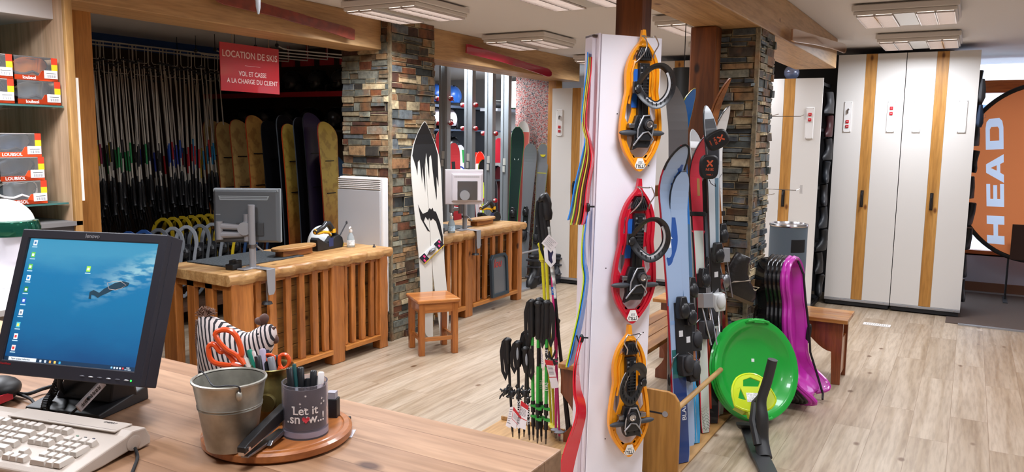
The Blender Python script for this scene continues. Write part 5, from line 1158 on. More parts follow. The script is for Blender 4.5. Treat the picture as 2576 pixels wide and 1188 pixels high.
# ================================================================ ON THE COUNTERS
random.seed(31)
ZT1, ZT2 = .768, .775
def mat_pad(label, lo, hi, z):
    b = B().box((lo[0], lo[1], z), (hi[0], hi[1], z+.008)); tag(b.build('rubber_mat', mat('#3c4144', .7, var=.5, bscale=90, bump=.4), bevel=.002), label, 'mat')
mat_pad('speckled grey rubber mat on the near counter under the monitor arm', (3.36, 3.97), (3.98, 4.40), ZT1)
mat_pad('speckled grey rubber mat on the farther counter', (5.48, 3.98), (6.15, 4.40), ZT2)
def arm_monitor(nm_label, cpx, d, yawdeg, w, h, body, bezel, clampx, ztop, postx, posty, arm_label, post_h, older):
    """monitor seen from behind on a clamped desk arm: two things"""
    c = pd(cpx[0], cpx[1], d); a = R(yawdeg); X = Vector((math.cos(a), math.sin(a), 0)); n = Vector((math.sin(a), -math.cos(a), 0))   # n: back faces the camera
    t = thing('computer_monitor', nm_label, 'monitor', basis(c, X, (0, 0, 1)) )
    t_M = WM[t.name]
    # local: X right, Y up, Z toward the viewer (back of the monitor)
    B().box((-w/2, -h/2, -.045), (w/2, h/2, -.02)).build('bezel', bezel, t, bevel=.004)
    b = B()
    if older:
        rs = [[b.v((sx*w/2*k1, sy*h/2*k1, z)) for sx, sy in ((-1, -1), (1, -1), (1, 1), (-1, 1))] for k1, z in ((.99, -.02), (.97, -.004))]; b.rings(rs); b.box((-w*.30, -h*.38, -.004), (w*.44, h*.36, .024)); b.box((-w*.33, -h*.40, -.004), (w*.47, h*.39, .012))
    else:
        rs = [[b.v((sx*w/2*k1, sy*h/2*k2, z)) for sx, sy in ((-1, -1), (1, -1), (1, 1), (-1, 1))] for k1, k2, z in ((1, 1, -.02), (.985, .985, .0), (.90, .90, .022))]; b.rings(rs)
    cs_ = b.build('back_casing', body, t, bevel=.003)
    if older:
        b = B()
        for k in range(26): b.box((-w*.26+k*w*.025, h*.27, .024), (-w*.26+k*w*.025+.006, h*.32, .0245))
        b.build('vent', mat('#a9a4a4', .6), t)
    else:
        B().prism([(-w*.40, h*.37), (w*.36, h*.37), (w*.33, h*.29), (-w*.38, h*.29)], .021, .026).build('vent_panel', mat('#8f979b', .4), t, bevel=.001)
        for k in range(2): B().box((-w*.37, h*(.315+.03*k), .0262), (w*.33, h*(.322+.03*k), .0266)).build('vent_slot', M_dark, t)
        B().box((-w*.485, h*.44, .003), (w*.485, h*.485, .012)).build('top_edge', mat('#8f979b', .4), t, bevel=.002)
        B().box((-w*.44, -h*.44, .018), (-w*.33, -h*.27, .023)).build('port_cover', mat('#6a6e70', .5), t, bevel=.002)
        B().box((-w*.45, h*.02, .020), (-w*.38, h*.035, .0225)).build('slot', M_silver, t)
    B().box((-.06, -h*.36, .02), (.11, -h*.12 if not older else h*.18, .032)).build('mount_plate', mat('#3a3c3e', .5) if not older else M_steel, t, bevel=.002)
    # arm
    q = thing('monitor_arm', arm_label, 'monitor arm', (postx, posty, ztop)); ag = mat('#a2a3a8', .35, .35, name='arm_paint')
    B(w=q).cyl((postx, posty, ztop+.01), (postx, posty, ztop+post_h), .021, seg=20).build('pole', ag, q, smooth=True)
    B(w=q).cyl((postx, posty, ztop+.001), (postx, posty, ztop+.012), .045, seg=24).box((postx-.10, posty-.035, ztop+.001), (postx+.03, posty+.03, ztop+.009)).build('base_plate', ag, q, bevel=.002)
    B(w=q).prism([(-.035, 0), (.035, 0), (.032, -.14), (.02, -.165), (-.02, -.165), (-.028, -.14)], 0, .006, basis((postx+.02, posty-.133, ztop+.006), (1, 0, 0), (0, 0, 1))).box((postx-.015, posty-.133, ztop+.001), (postx+.055, posty-.0, ztop+.006)).build('clamp_bracket', ag, q, bevel=.003)
    b = B(w=q); b.cyl((postx+.0, posty-.118, ztop-.20), (postx+.0, posty-.118, ztop-.07), .006); b.build('clamp_screw', M_steel, q)
    B(w=q).cyl((postx, posty-.118, ztop-.215), (postx, posty-.118, ztop-.20), .035, .028, seg=20).build('clamp_pad', M_black, q)
    zc = ztop+post_h*.52
    B(w=q).cyl((postx, posty, zc-.14*0-.075), (postx, posty, zc-.055), .03, seg=20).tube([(postx+.01, posty-.03, zc-.065), (postx+.04, posty-.05, zc-.10)], .006).build('collar', M_steel, q)
    e = Vector((c.x-.21, c.y+.12, zc)) if not older else Vector((c.x-.02, c.y+.1, zc))
    e = Vector((postx, posty, zc))-rdir*(.21 if not older else .12)+vdir*.02
    j = Vector((postx, posty, zc))-rdir*.04+vdir*.035
    k = c+vdir*(-.0)-Vector((0, 0, 0))
    for dz in (0, .055):
        B(w=q).tube([e+Vector((0, 0, dz)), j+Vector((0, 0, dz*.8-.0))], [.022, .015], 10).build('arm_link', ag, q, smooth=True)
    B(w=q).cyl(e+Vector((0, 0, -.03)), e+Vector((0, 0, .085)), .022, seg=18).build('joint', ag, q, smooth=True)
    B(w=q).cyl(j+Vector((0, 0, -.04)), j+Vector((0, 0, .13)), .022, seg=18).build('joint', ag, q, smooth=True)
    hb = WM[t.name] @ Vector((0, -h*.22, .034))
    B(w=q).tube([j+Vector((0, 0, .10)), hb], [.018, .03], 12).build('tilt_head', ag, q, smooth=True)
    hc = WM[t.name] @ Vector((.0, -h*.22, .05)); n3 = (WM[t.name].to_3x3() @ Vector((0, 0, 1)))
    B(w=q).cyl(hc-n3*.012, hc+n3*.02, .042, seg=24).build('tilt_disc', mat('#b4b6ba', .3, .5), q, smooth=True)
    return t
arm_monitor('grey flat monitor seen from behind on the near counter', (621, 543), 5.00, -57, .415, .345, mat('#54585c', .45, name='grey_casing'), mat('#8f979b', .4), 0, ZT1, 3.435, 3.865, 'silver pole arm clamped to the near counter front', .40, False)
arm_monitor('white square monitor seen from behind on the farther counter', (1168, 471), 6.75, -52, .33, .30, mat('#dcd4d8', .45, name='white_casing'), mat('#d4ccd0', .45), 0, ZT2, 5.90, 3.90, 'silver pole arm clamped to the farther counter front', .36, True)
# wooden oval blocks for boots
def oval(label, c, z, a, rx, ry):
    t = thing('sole_board', label, 'wooden board', T(c[0], c[1], z) @ RZ(a), 'oval wooden boards on the counters')
    pts = [(rx*math.copysign(abs(math.cos(q))**.75, math.cos(q)), ry*math.copysign(abs(math.sin(q))**.9, math.sin(q))) for q in [2*math.pi*k/32 for k in range(32)]]
    B().prism(pts, .045, .066).build('top_board', M_slab, t, bevel=.004, smooth=True); B().box((-rx*.72, -ry*.5, 0), (rx*.72, ry*.5, .045)).build('riser', M_ctrH, t, bevel=.002)
oval('oval wooden board on a riser, on the near counter beside the monitor arm', (3.98, 4.06), ZT1+.001, 2, .20, .075)
oval('oval wooden board on a riser, on the farther counter', (6.38, 4.02), ZT2+.001, 2, .21, .075)
# electronic boot sole gauges: black and yellow handles
def gauge(label, c, z, a, extra):
    t = thing('boot_gauge', label, 'measuring tool', T(c[0], c[1], z) @ RZ(a), 'black and yellow boot gauges')
    X90 = basis((0, 0, 0), (1, 0, 0), (0, 0, 1))
    B().prism([(-.135, 0), (.15, 0), (.165, .03), (.15, .075), (.11, .10), (.06, .09), (.02, .055), (-.03, .05), (-.08, .075), (-.125, .10), (-.14, .08)], -.035, .035, X90).build('cradle', M_black, t, bevel=.006)
    b = B(X90); b.tube([(-.125, .135, 0), (-.08, .15, 0), (-.03, .165, 0), (.0, .19, 0), (.03, .185, 0), (.07, .14, 0), (.115, .085, 0)], [.018, .016, .017, .022, .024, .022, .018], 12); b.build('handle_body', M_blk2, t, smooth=True)
    b = B(X90); b.tube([(-.118, .128, 0), (-.08, .125, 0), (-.03, .13, 0), (.03, .12, 0), (.055, .095, 0)], [.01, .011, .012, .011, .008], 10); b.box((.055, .115, -.02), (.085, .145, .0235)); b.ell((-.118, .14, 0), (.01, .02, .016), 10); b.build('yellow_grip', mat('#e0a818', .4), t, smooth=True)
    B(X90).box((-.01, .02, .034), (.04, .085, .0362)).build('blue_label', mat('#22305e', .4), t)
    if extra:
        B(X90).cyl((.13, .05, 0), (.25, .18, 0), .0045, seg=8).ell((.245, .175, 0), (.009, .014, .007), 8).build('antenna', M_dark, t)
        B(X90).box((.15, .0, -.02), (.185, .03, .02)).build('yellow_foot', mat('#d8c020', .4), t, bevel=.005)
    return t
gauge('black and yellow boot gauge with antenna on the near counter', (4.33, 4.09), ZT1+.001, 4, True)
gauge('black and yellow boot gauge on the far end of the farther counter', (6.66, 4.12), ZT2+.001, -6, False)
b = B(); b.ell((4.47, 4.27, ZT1+.002), (.115, .10, .150), 24, z0=0); tag(b.build('white_helmet', mat('#dfe4e4', .3), smooth=True), 'white helmet on the near counter behind the boot gauge', 'helmet')
def bottle(label, c, z, blue=False, s=1.0):
    t = thing('sanitizer_bottle', label, 'bottle', T(c[0], c[1], z) @ RZ(-60) @ Matrix.Scale(s, 4), 'hand gel bottles')
    B().lathe([(.001, 0), (.028, .0), (.032, .008), (.031, .05), (.027, .085), (.014, .11), (.011, .12), (.001, .12)], 24).build('bottle_body', mat('#cdd8dc', .1, trans=.6), t, smooth=True)
    B().lathe([(.0315, .015), (.0318, .016), (.0312, .05), (.029, .066), (.0285, .066), (.028, .02)], 24, caps=False).build('bottle_label', mat('#b9d2e4' if blue else '#dfe3e6', .5, var=.3, bscale=70), t)
    B().lathe([(.013, .118), (.014, .12), (.014, .14), (.006, .142), (.005, .155), (.001, .155)], 16).tube([(0, 0, .155), (0, -.008, .160), (0, -.04, .158), (0, -.045, .150)], [.008, .008, .006, .004], 8).build('pump', M_white, t, smooth=True)
bottle('clear hand gel bottle with white pump on the near counter by the heater', (4.52, 4.02), ZT1-.001, s=.95)
bottle('blue-labelled hand gel bottle on the farther counter before the white monitor', (5.66, 3.88), ZT2, True, 1.05)
t = thing('card_terminal', 'small black cradle at the near counter corner, left of the monitor arm', 'device', T(3.335, 3.93, ZT1+.001) @ RZ(12))
B().prism([(-.04, -.03), (.05, -.03), (.055, .03), (-.035, .03)], 0, .035).box((.0, -.03, .03), (.05, -.008, .055)).box((.0, .012, .03), (.05, .03, .055)).build('cradle', M_black, t, bevel=.004)
b = B().box((5.50, 3.90, ZT2), (5.585, 3.96, ZT2+.05)); tag(b.build('black_box', M_black, bevel=.003), 'small black box at the stone column end of the farther counter', 'box')
b = B().lathe([(.001, 0), (.014, 0), (.013, .025), (.001, .025)], 16, T(5.44, 3.85, ZT2+.001)); tag(b.build('bottle_cap', mat('#1e2438', .4), smooth=True), 'small navy knob lying at the edge of the farther counter', 'knob')
b = B().lathe([(.001, 0), (.012, 0), (.011, .012), (.005, .016), (.004, .028), (.001, .028)], 12, T(4.60, 3.86, ZT1-.003)); tag(b.build('counter_knob', M_dark, smooth=True), 'tiny dark knob on the right end of the near counter', 'knob')
# convector heater on the left face of the column
t = thing('convector_heater', 'tall white panel heater with a louvred top beside the left stone column', 'heater', (4.70, 4.06, .2))
y0, y1, z0, z1 = 3.845, 4.30, .24, 1.29
B(w=t).box((4.70, y0+.005, z0), (4.765, y1-.005, z1)).build('casing', mat('#dedede', .4), t, bevel=.012)
B(w=t).box((4.688, y0+.03, z0+.03), (4.70, y1-.0, z1-.10)).build('front_panel', mat('#b3b2b4', .45, name='heater_panel'), t, bevel=.004)
for k in range(6): B(w=t).box((4.686, y0+.03, z1-.09+.0145*k), (4.70, y1-.01, z1-.083+.0145*k)).build('louvre', M_white, t, bevel=.001)
# ---- white splitboard against the stone column
t0_ = pz(1092, 845, .0); tp = Vector((5.13, 3.775, 1.72)); base = Vector((5.13, 3.64, .0)); yv = (tp-base); Lb = yv.length; yv.normalize(); xv = (Vector((.80, -.60, 0))); xv = (xv-yv*xv.dot(yv)).normalized()
M = basis(base+Vector((-.03, .0, 0)), xv, yv); t = thing('splitboard', 'white pointed split snowboard with black drip graphic, leaning on the stone column behind the stool', 'snowboard', M)
prof = [(0, .045), (.02, .09), (.12, .115), (.35, .105), (.62, .118), (.8, .122), (.88, .10), (.94, .06), (.985, .022), (1, .004)]
prof = [(p.x, p.y) for p in cr([(a, c, 0) for a, c in prof], 4)]
mwb = mat('#d3d0c8', .35, name='board_white_sheet', coat=.2)
for s in (-1, 1):
    b = B(); rs = []
    for u, w in prof:
        zz = .05*max(0, (u-.88)/.12)**2; g = .0015 if u > .30 else .0015+(.30-u)*.10
        rs.append([b.v(p) for p in ((s*g, u*Lb, zz), (s*max(w, g+.002), u*Lb, zz), (s*max(w, g+.002), u*Lb, zz+.009), (s*g, u*Lb, zz+.009))])
    b.rings(rs); b.build('board_half', mwb, t, smooth=True, ang=40)
Wat = lambda y: [w for u, w in prof if u >= min(.999, y/Lb)][0]
top = [(-.0, 1.0), (-.022, .985), (-.058, .945), (-.088, .90), (-.108, .85), (-.085, .80), (-.075, .76), (-.065, .82), (-.05, .83), (-.04, .72), (-.03, .80), (-.018, .68), (-.008, .80), (.01, .86), (.022, .74), (.034, .84), (.05, .85), (.06, .73), (.072, .64), (.078, .66), (.085, .75), (.098, .70), (.104, .80), (.108, .85), (.088, .90), (.058, .945), (.022, .985)]
b = B(); tri = geometry.tessellate_polygon([[Vector((x, u, 0)) for x, u in top]])
vv = [b.v((x*.97, u*Lb*.998, .0102+.05*max(0, (u-.88)/.12)**2)) for x, u in top]
for q in tri: b.f([vv[q[0]], vv[q[1]], vv[q[2]]])
v2 = [b.v((x*.97, u*Lb*.998, .0092+.05*max(0, (u-.88)/.12)**2)) for x, u in top]
for q in tri: b.f([v2[q[2]], v2[q[1]], v2[q[0]]])
b.build('drip_graphic', mat('#1a1a1c', .4), t)
B().prism([(-.085, .625*Lb), (-.07, .56*Lb), (-.02, .50*Lb), (.0, .495*Lb), (-.045, .545*Lb), (-.03, .565*Lb), (-.01, .548*Lb), (0, .56*Lb), (.012, .545*Lb), (.03, .555*Lb), (.055, .54*Lb), (.085, .47*Lb), (.098, .40*Lb), (.104, .47*Lb), (.09, .53*Lb), (.06, .585*Lb), (.04, .59*Lb), (.035, .605*Lb), (.02, .597*Lb), (.01, .605*Lb), (-.01, .588*Lb), (-.05, .58*Lb), (-.068, .60*Lb)], .0088, .0104).build('blade_graphic', mat('#1a1a1c', .4), t)
for i, (yc, an) in enumerate(((.37, 38), (.12, 12))):
    Mx = T(.0, yc*Lb+.06, .010) @ RZ(an); p = B(Mx).box((-.11, -.032, 0), (.11, .032, .012)); pl = p.build('binding_strap', mat('#e4e2e2', .5), t, bevel=.003)
    B(Mx).box((-.11, -.032, .012), (-.055, .032, .014)).box((.05, -.032, .012), (.11, .032, .014)).build('strap_pattern', mat('#1c1c28', .5), pl)
    for lo_, hi_ in (((-.098, -.026, .014), (-.085, -.004, .0152)), ((-.08, .0, .014), (-.066, .022, .0152)), ((.066, -.02, .014), (.08, .0, .0152)), ((.088, .004, .014), (.102, .024, .0152))): B(Mx).box(lo_, hi_).build('pink_patch', mat('#d8387c', .5), pl)
    B(Mx).box((-.11, -.037, .0), (.11, -.031, .0145)).build('yellow_edge', mat('#d8b428', .5), pl)
    B(Mx).ell((0, 0, .02), (.035, .02, .018), 12).tube([(-.05, 0, .02), (-.01, .02, .035), (.05, 0, .02)], .005, 6).build('buckle', M_steel, pl, smooth=True)

# ================================================================ SECOND ALCOVE: aluminium posts, skis, helmets
random.seed(41)
alu = mat('#a4acb2', .35, .35, name='aluminium')
PX = [(1120, 6.85), (1183, 7.25), (1234, 7.62), (1274, 7.95)]
for i, (ppx, x_) in enumerate(PX):
    az = ray(ppx, 300); y_ = x_*az.y/az.x
    t = thing('aluminium_post', ['leftmost bright aluminium rack post beside the stone column', 'second aluminium rack post, behind the white monitor', 'third aluminium rack post, right of the white monitor', 'rightmost aluminium rack post, nearest the patterned wall'][i], 'post', (x_, y_, 0), 'aluminium rack posts')
    b = B(); b.box((-.03, -.04, 0), (.03, .04, 2.34)); b.box((-.042, -.052, 0), (-.026, -.02, 2.34)); b.box((-.042, .02, 0), (-.026, .052, 2.34)); b.box((-.026, -.052, 0), (.026, -.04, 2.34)); b.build('profile', alu, t, bevel=.002)
    for z in ((2.0, 1.75, 1.0) if i < 2 else (1.75, 1.0) if i == 2 else ()):
        z -= .05*i; cl_ = B(); cl_.lathe([(.001, -.02), (.018, -.02), (.026, -.008), (.026, .008), (.018, .02), (.001, .02)], 14, T(-.02, .085, z) @ RX(90)); cl_.lathe([(.001, -.02), (.018, -.02), (.026, -.008), (.026, .008), (.018, .02), (.001, .02)], 14, T(-.02, -.085, z) @ RX(90)); c_ = cl_.build('red_clamp', mat('#c01828', .35), t, smooth=True)
        b = B()
        for s in (-1, 1): b.ell((-.045, s*.085, z+.008), (.012, .012, .014), 8)
        b.build('clamp_boss', M_white, c_)
        if i < 3 and z > 1.2: B().cyl((-.02, -.1, z), (.42, .18, z), .008, seg=8).build('support_rod', mat('#3a4a66', .4, .4), t)
    B().box((-.044, -.02, 1.38-.03*i), (-.042, .015, 1.46-.03*i)).box((-.044, -.01, 1.30-.03*i), (-.042, .02, 1.37-.03*i)).build('paper_label', mat('#c9c8c0', .6), t)
# shelves with helmets
t = thing('helmet_rack', 'dark three-level shelf rack with helmets behind the aluminium posts', 'shelf', (7.5, 5.7, 0))
b = B(w=t)
for z in (1.98, 1.70, 1.36, 1.05): b.box((6.7, 5.45, z-.02), (9.4, 5.85, z))
b.box((6.7, 5.84, .0), (9.4, 5.87, 2.0)); b.build('shelf_board', mat('#23252c', .6), t)
B(w=t).box((6.7, 5.44, 1.955), (9.4, 5.452, 1.985)).box((6.7, 5.44, 1.68), (9.4, 5.452, 1.70)).build('shelf_edge', mat('#4a5568', .4, .4), t)
HC = [(1.98, 7.12, '#1a7f9a', 'teal'), (1.98, 7.50, '#15171a', 'black with mint flashes'), (1.98, 7.86, '#1f4f9c', 'dark blue'), (1.98, 8.18, '#2a62b8', 'bright blue'), (1.70, 7.14, '#1f9ac0', 'light blue'), (1.70, 7.42, '#c9c2d2', 'lilac-white'), (1.70, 7.78, '#d4cedb', 'pale lilac'), (1.70, 8.08, '#e6e0ea', 'white vented'), (1.36, 7.3, '#1c1d22', 'black'), (1.36, 7.75, '#22242a', 'charcoal'), (1.36, 8.15, '#181a1e', 'dark')]
for i, (z, x, c, nm) in enumerate(HC):
    dup(hp, T(x, 5.6, z+.085) @ RZ(210+random.uniform(-20, 20)) @ Matrix.Scale(1.12, 4), '%s helmet on the %s shelf behind the aluminium posts' % (nm, {1.98: 'top', 1.70: 'middle', 1.36: 'lower'}[z]), mats={'shell': mat(c, .3)})
for i in range(3):
    b = B(); b.prism([(.07*math.copysign(abs(math.cos(a))**.8, math.cos(a)), .13*math.sin(a)) for a in [2*math.pi*k/20 for k in range(20)]], 0, .05, basis((7.42+.18*i, 5.8-.05*(i % 2), 2.12), (1, 0, 0), (0, 0, 1)))
    tag(b.build('glove_pair', mat('#8d8e94', .7), bevel=.01, smooth=True), ('left', 'middle', 'right')[i]+' grey oval glove at the back of the top shelf in the lit alcove', 'glove')
t = thing('ski_shelf', 'grey wall shelf holding a black rolled bag at the bright end of the alcove', 'shelf', (8.9, 5.1, 1.95))
B(w=t).box((8.35, 5.05, 1.93), (9.6, 5.3, 1.965)).build('board', mat('#9a9ca2', .5), t)
t = thing('rolled_bag', 'black tube-shaped ski bag with green bands on the grey shelf', 'bag', (8.9, 5.15, 2.0)); b = B(w=t).cyl((8.4, 5.15, 2.02), (9.5, 5.15, 2.02), .048, seg=16); b.build('bag_body', M_black, t, smooth=True)
for x in (8.55, 8.85, 9.15): B(w=t).cyl((x, 5.15, 2.02), (x+.05, 5.15, 2.02), .05, seg=16).build('green_band', mat('#6fae7a', .5), t)
# skis standing behind the posts
Gs = 'rental skis standing in the second alcove'
def rski(label, px1, ytop_px, y, W, c, ce, az=215, pats=(), name='ski'):
    tp = py_(px1, ytop_px, y); bt = Vector((tp.x-.02, tp.y-.12, .02)); t, L, z = ski(label, bt, tp, az, W, cB(c), cB(ce), .04, tipw=.6, group=Gs, patches=pats); return t, L
rski('dark red rental ski at the edge of the stone column', 1107, 330, 5.15, .12, '#a8202a', '#c8ccd0')
t, L = rski('red and black rental ski with triangle graphics', 1141, 360, 5.2, .135, '#a82a30', '#3c3e44', pats=((.80, .86, -.6, .1, M_black), (.72, .80, 0, .8, M_black)))
t, L = rski('white rental ski with large blue letters', 1157, 365, 5.22, .12, '#dcdde2', '#6a7078', pats=((.86, .96, .4, .9, cB('#2e9a4a')),))
text('HEAD', t, T(0, .74*L, .014) @ RZ(90), .11, cB('#1c3c9a'))
rski('white ski with red tip between the posts', 1207, 382, 5.2, .12, '#dcdcdc', '#d22a24', pats=((.9, 1, -1, 1, cB('#e02c1c')),))
rski('second red-tipped white ski between the posts', 1196, 384, 5.3, .11, '#cfd0d2', '#d22a24', pats=((.9, 1, -1, 1, cB('#e02c1c')),))
t, L = rski('black and lime ski with triangle graphics right of the white monitor', 1216, 402, 5.0, .14, '#c8dc30', '#16171a', pats=((.80, 1, -1, 1, M_black), (.74, .80, -.2, .8, M_black), (.45, .52, -.6, .5, M_black), (.60, .66, -.6, .5, M_black)))
text('FLOW', t, T(.02, .70*L, .014) @ RZ(90), .045, M_black)
rski('dark ski with a white tip behind the third post', 1238, 450, 5.4, .12, '#2a2c32', '#9a9ca2')
rski('maroon ski low behind the fourth post', 1255, 420, 5.5, .12, '#5c1c26', '#1c1c20')
for i in range(7):
    tp = py_(1126+20*i+random.uniform(-4, 4), 410+random.uniform(-20, 60), 5.55); ski('dark rental ski in the shadowy rear row of the lit alcove, %s' % ('far left', 'left', 'centre left', 'centre', 'centre right', 'right', 'far right')[i], Vector((tp.x, tp.y-.1, .02)), tp, 215, .12, cB(random.choice(['#202228', '#2c1a1e', '#1a2230', '#30323a'])), cB('#55585e'), .04, tipw=.6, group=Gs)
b = B(); M = basis(px_(1265, 380, 8.05), (.25, -.97, 0), (0, 0, 1)); b.prism([(-.15, -.14), (.15, -.14), (.15, .06), (.06, .15), (-.06, .15), (-.15, .06)], 0, .02, M); tag(b.build('red_board', mat('#b0182c', .4), bevel=.002), 'dark red board with chamfered top between the right aluminium posts', 'board')
t = thing('wall_lamp', 'bright vertical lamp strip at the right end of the lit alcove', 'lamp', (8.45, 4.86, 1.9))
q = px_(1291, 230, 8.6); B(w=t).box((8.6, q.y-.035, 1.98), (8.62, q.y+.045, 2.30)).build('lamp_tube', mat('#ffffff', .4, emit=3.0), t)
t = thing('display_shelf', 'narrow wooden upright with patterned edge left of the green-edged ski', 'shelf', (7.9, 4.6, 0))
B(w=t).box((8.0, 4.70, 0), (8.2, 4.735, 1.55)).build('upright', M_orange, t); B(w=t).box((8.02, 4.695, 0), (8.08, 4.70, 1.5)).build('patterned_edge', M_paper, t)
# demo skis on the patterned wall
G2 = 'demo skis leaning on the patterned wall'
tp = px_(1318, 305, 8.12); ski('coral and white ski, highest on the patterned wall', Vector((8.0, tp.y+.02, .02)), tp, 190, .16, cB('#e8a096'), cB('#d8d0d0'), .03, tipw=.6, group=G2, patches=((.93, 1, -1, 1, M_white), (.0, .93, -.9, .9, cB('#d8685e'))))
tp = px_(1303, 320, 7.75); t, L, z = ski('dark teal ski with green edge and pale lettering on the patterned wall', Vector((7.55, tp.y-.03, .02)), tp, 196, .15, cB('#16302c'), cB('#3fae4c'), .04, tipw=.6, group=G2)
text('BLIZZARD', t, T(0, .63*L, .014) @ RZ(90), .075, mat('#6fb09a', .5)); B().prism([(-.03, .80*L), (0, .775*L), (.03, .80*L), (.012, .765*L), (.008, .74*L), (-.008, .74*L), (-.012, .765*L)], .0125, .0136).build('horn_mark', mat('#c9d4cc', .5), t)
binding(t, L, .36*L, m2=M_silver)
tp = px_(1335, 362, 8.0); t, L, z = ski('plain grey ski in the middle of the patterned wall', Vector((7.8, tp.y-.02, .02)), tp, 192, .16, cB('#7c7e84'), cB('#a8aab0'), .04, tipw=.6, group=G2); binding(t, L, .40*L)
tp = px_(1367, 362, 8.05); t, L, z = ski('grey ski with yellow tip disc and yellow lines, rightmost on the patterned wall', Vector((7.85, tp.y-.02, .02)), tp, 192, .145, cB('#85888e'), cB('#c8c83a'), .04, tipw=.6, group=G2, patches=((.49, .497, -1, 1, cB('#d4d038')), (.78, .785, -.9, .9, cB('#d4d038')), (.0, .49, -1, 1, cB('#5a5e64'))))
B().prism([(.034*math.cos(a), .034*math.sin(a)) for a in [2*math.pi*k/20 for k in range(20)]], .030, .0345, T(0, .925*L, -.012)).build('tip_disc', mat('#d4c428', .4), t); binding(t, L, .38*L)
# ski boots and bindings on the floor by the patterned wall
def floor_boot(label, px1, py1, rz, s, c):
    p = pz(px1, py1); b = B(); boot_shape(b, T(p.x, p.y, .0) @ RZ(rz), s); t = b.build('ski_boot', mat(c, .4), smooth=True, ang=60); tag(t, label, 'boot', 'black ski boots on the floor')
    for lo_, hi_ in (((-.03*s, -.065*s, .10*s), (.06*s, .065*s, .115*s)), ((-.13*s, -.066*s, .20*s), (.01*s, .066*s, .215*s)), ((-.13*s, -.068*s, .27*s), (.03*s, .068*s, .29*s))): B(T(p.x, p.y, 0) @ RZ(rz)).box(lo_, hi_).build('buckle_strap', mat('#3c3e44', .4), t, bevel=.002)
floor_boot('black ski boot on the floor behind the counter end, left of the poles', 1340, 722, 190, 1.05, '#17181b'); floor_boot('second black ski boot, close to the counter end', 1352, 716, 200, 1.0, '#1c1d21'); floor_boot('dark ski boot on the floor right of the pole group', 1398, 712, 175, 1.0, '#20232b')
t = thing('boot_rack', 'low grey metal tube rack on the floor by the patterned wall', 'rack', (7.5, 4.1, 0))
B(w=t).cyl((6.95, 4.02, .40), (7.7, 4.02, .40), .012, seg=10).cyl((6.97, 4.02, 0), (6.97, 4.02, .4), .012).cyl((7.68, 4.02, 0), (7.68, 4.02, .4), .012).box((6.95, 3.98, 0), (7.7, 4.2, .02)).build('rack_frame', M_silver, t)

# ================================================================ GOGGLE DISPLAY at the left
t = thing('glass_shelf', 'upper glass shelf with grey bracket carrying stacked goggle boxes', 'shelf', (1.9, 3.9, 1.78))
zs = [py_(100, 264, 3.645).z, py_(100, 514, 3.645).z]
gl = mat('#5f8f88', .1, trans=.5, name='shelf_glass')
for i, z in enumerate(zs):
    if i: t = thing('glass_shelf', 'lower glass shelf carrying three stacked goggle boxes', 'shelf', (1.9, 3.9, z))
    B(w=t).box((.9, 3.645, z-.008), (2.155, 4.22, z)).build('glass_pane', gl, t)
    B(w=t).prism([(0, 0), (.50, 0), (.45, -.02), (0, -.055)], 0, .02, basis((1.96, 4.28, z-.009), (0, -1, 0), (0, 0, 1))).build('bracket', mat('#8f8f94', .4, .4), t)
    B(w=t).box((1.86, 4.22, z-.10), (1.98, 4.28, z-.03)).build('bracket_socket', mat('#4a4038', .6), t)
t = thing('display_canopy', 'white boxed canopy shelf with grey bracket at the top left corner', 'shelf', (1.5, 3.9, 2.2))
c0 = py_(147, 20, 3.70); B(w=t).box((.9, 3.70, c0.z-.055), (c0.x+.01, 4.25, c0.z+.06)).build('canopy_board', mat('#c9c3c0', .5), t, bevel=.003); B(w=t).prism([(0, 0), (.42, 0), (.38, -.02), (0, -.06)], 0, .02, basis((1.93, 4.24, c0.z-.056), (0, -1, 0), (0, 0, 1))).build('bracket', mat('#77777c', .4, .4), t)
b = B()
for z in (1.45, 1.62, 1.79, 1.96, 2.13, 2.3): b.box((-1.5, 4.262, z), (1.93, 4.28, z+.145))
struct('trim_11', b, mat('#a3948c', .6), bevel=.003)
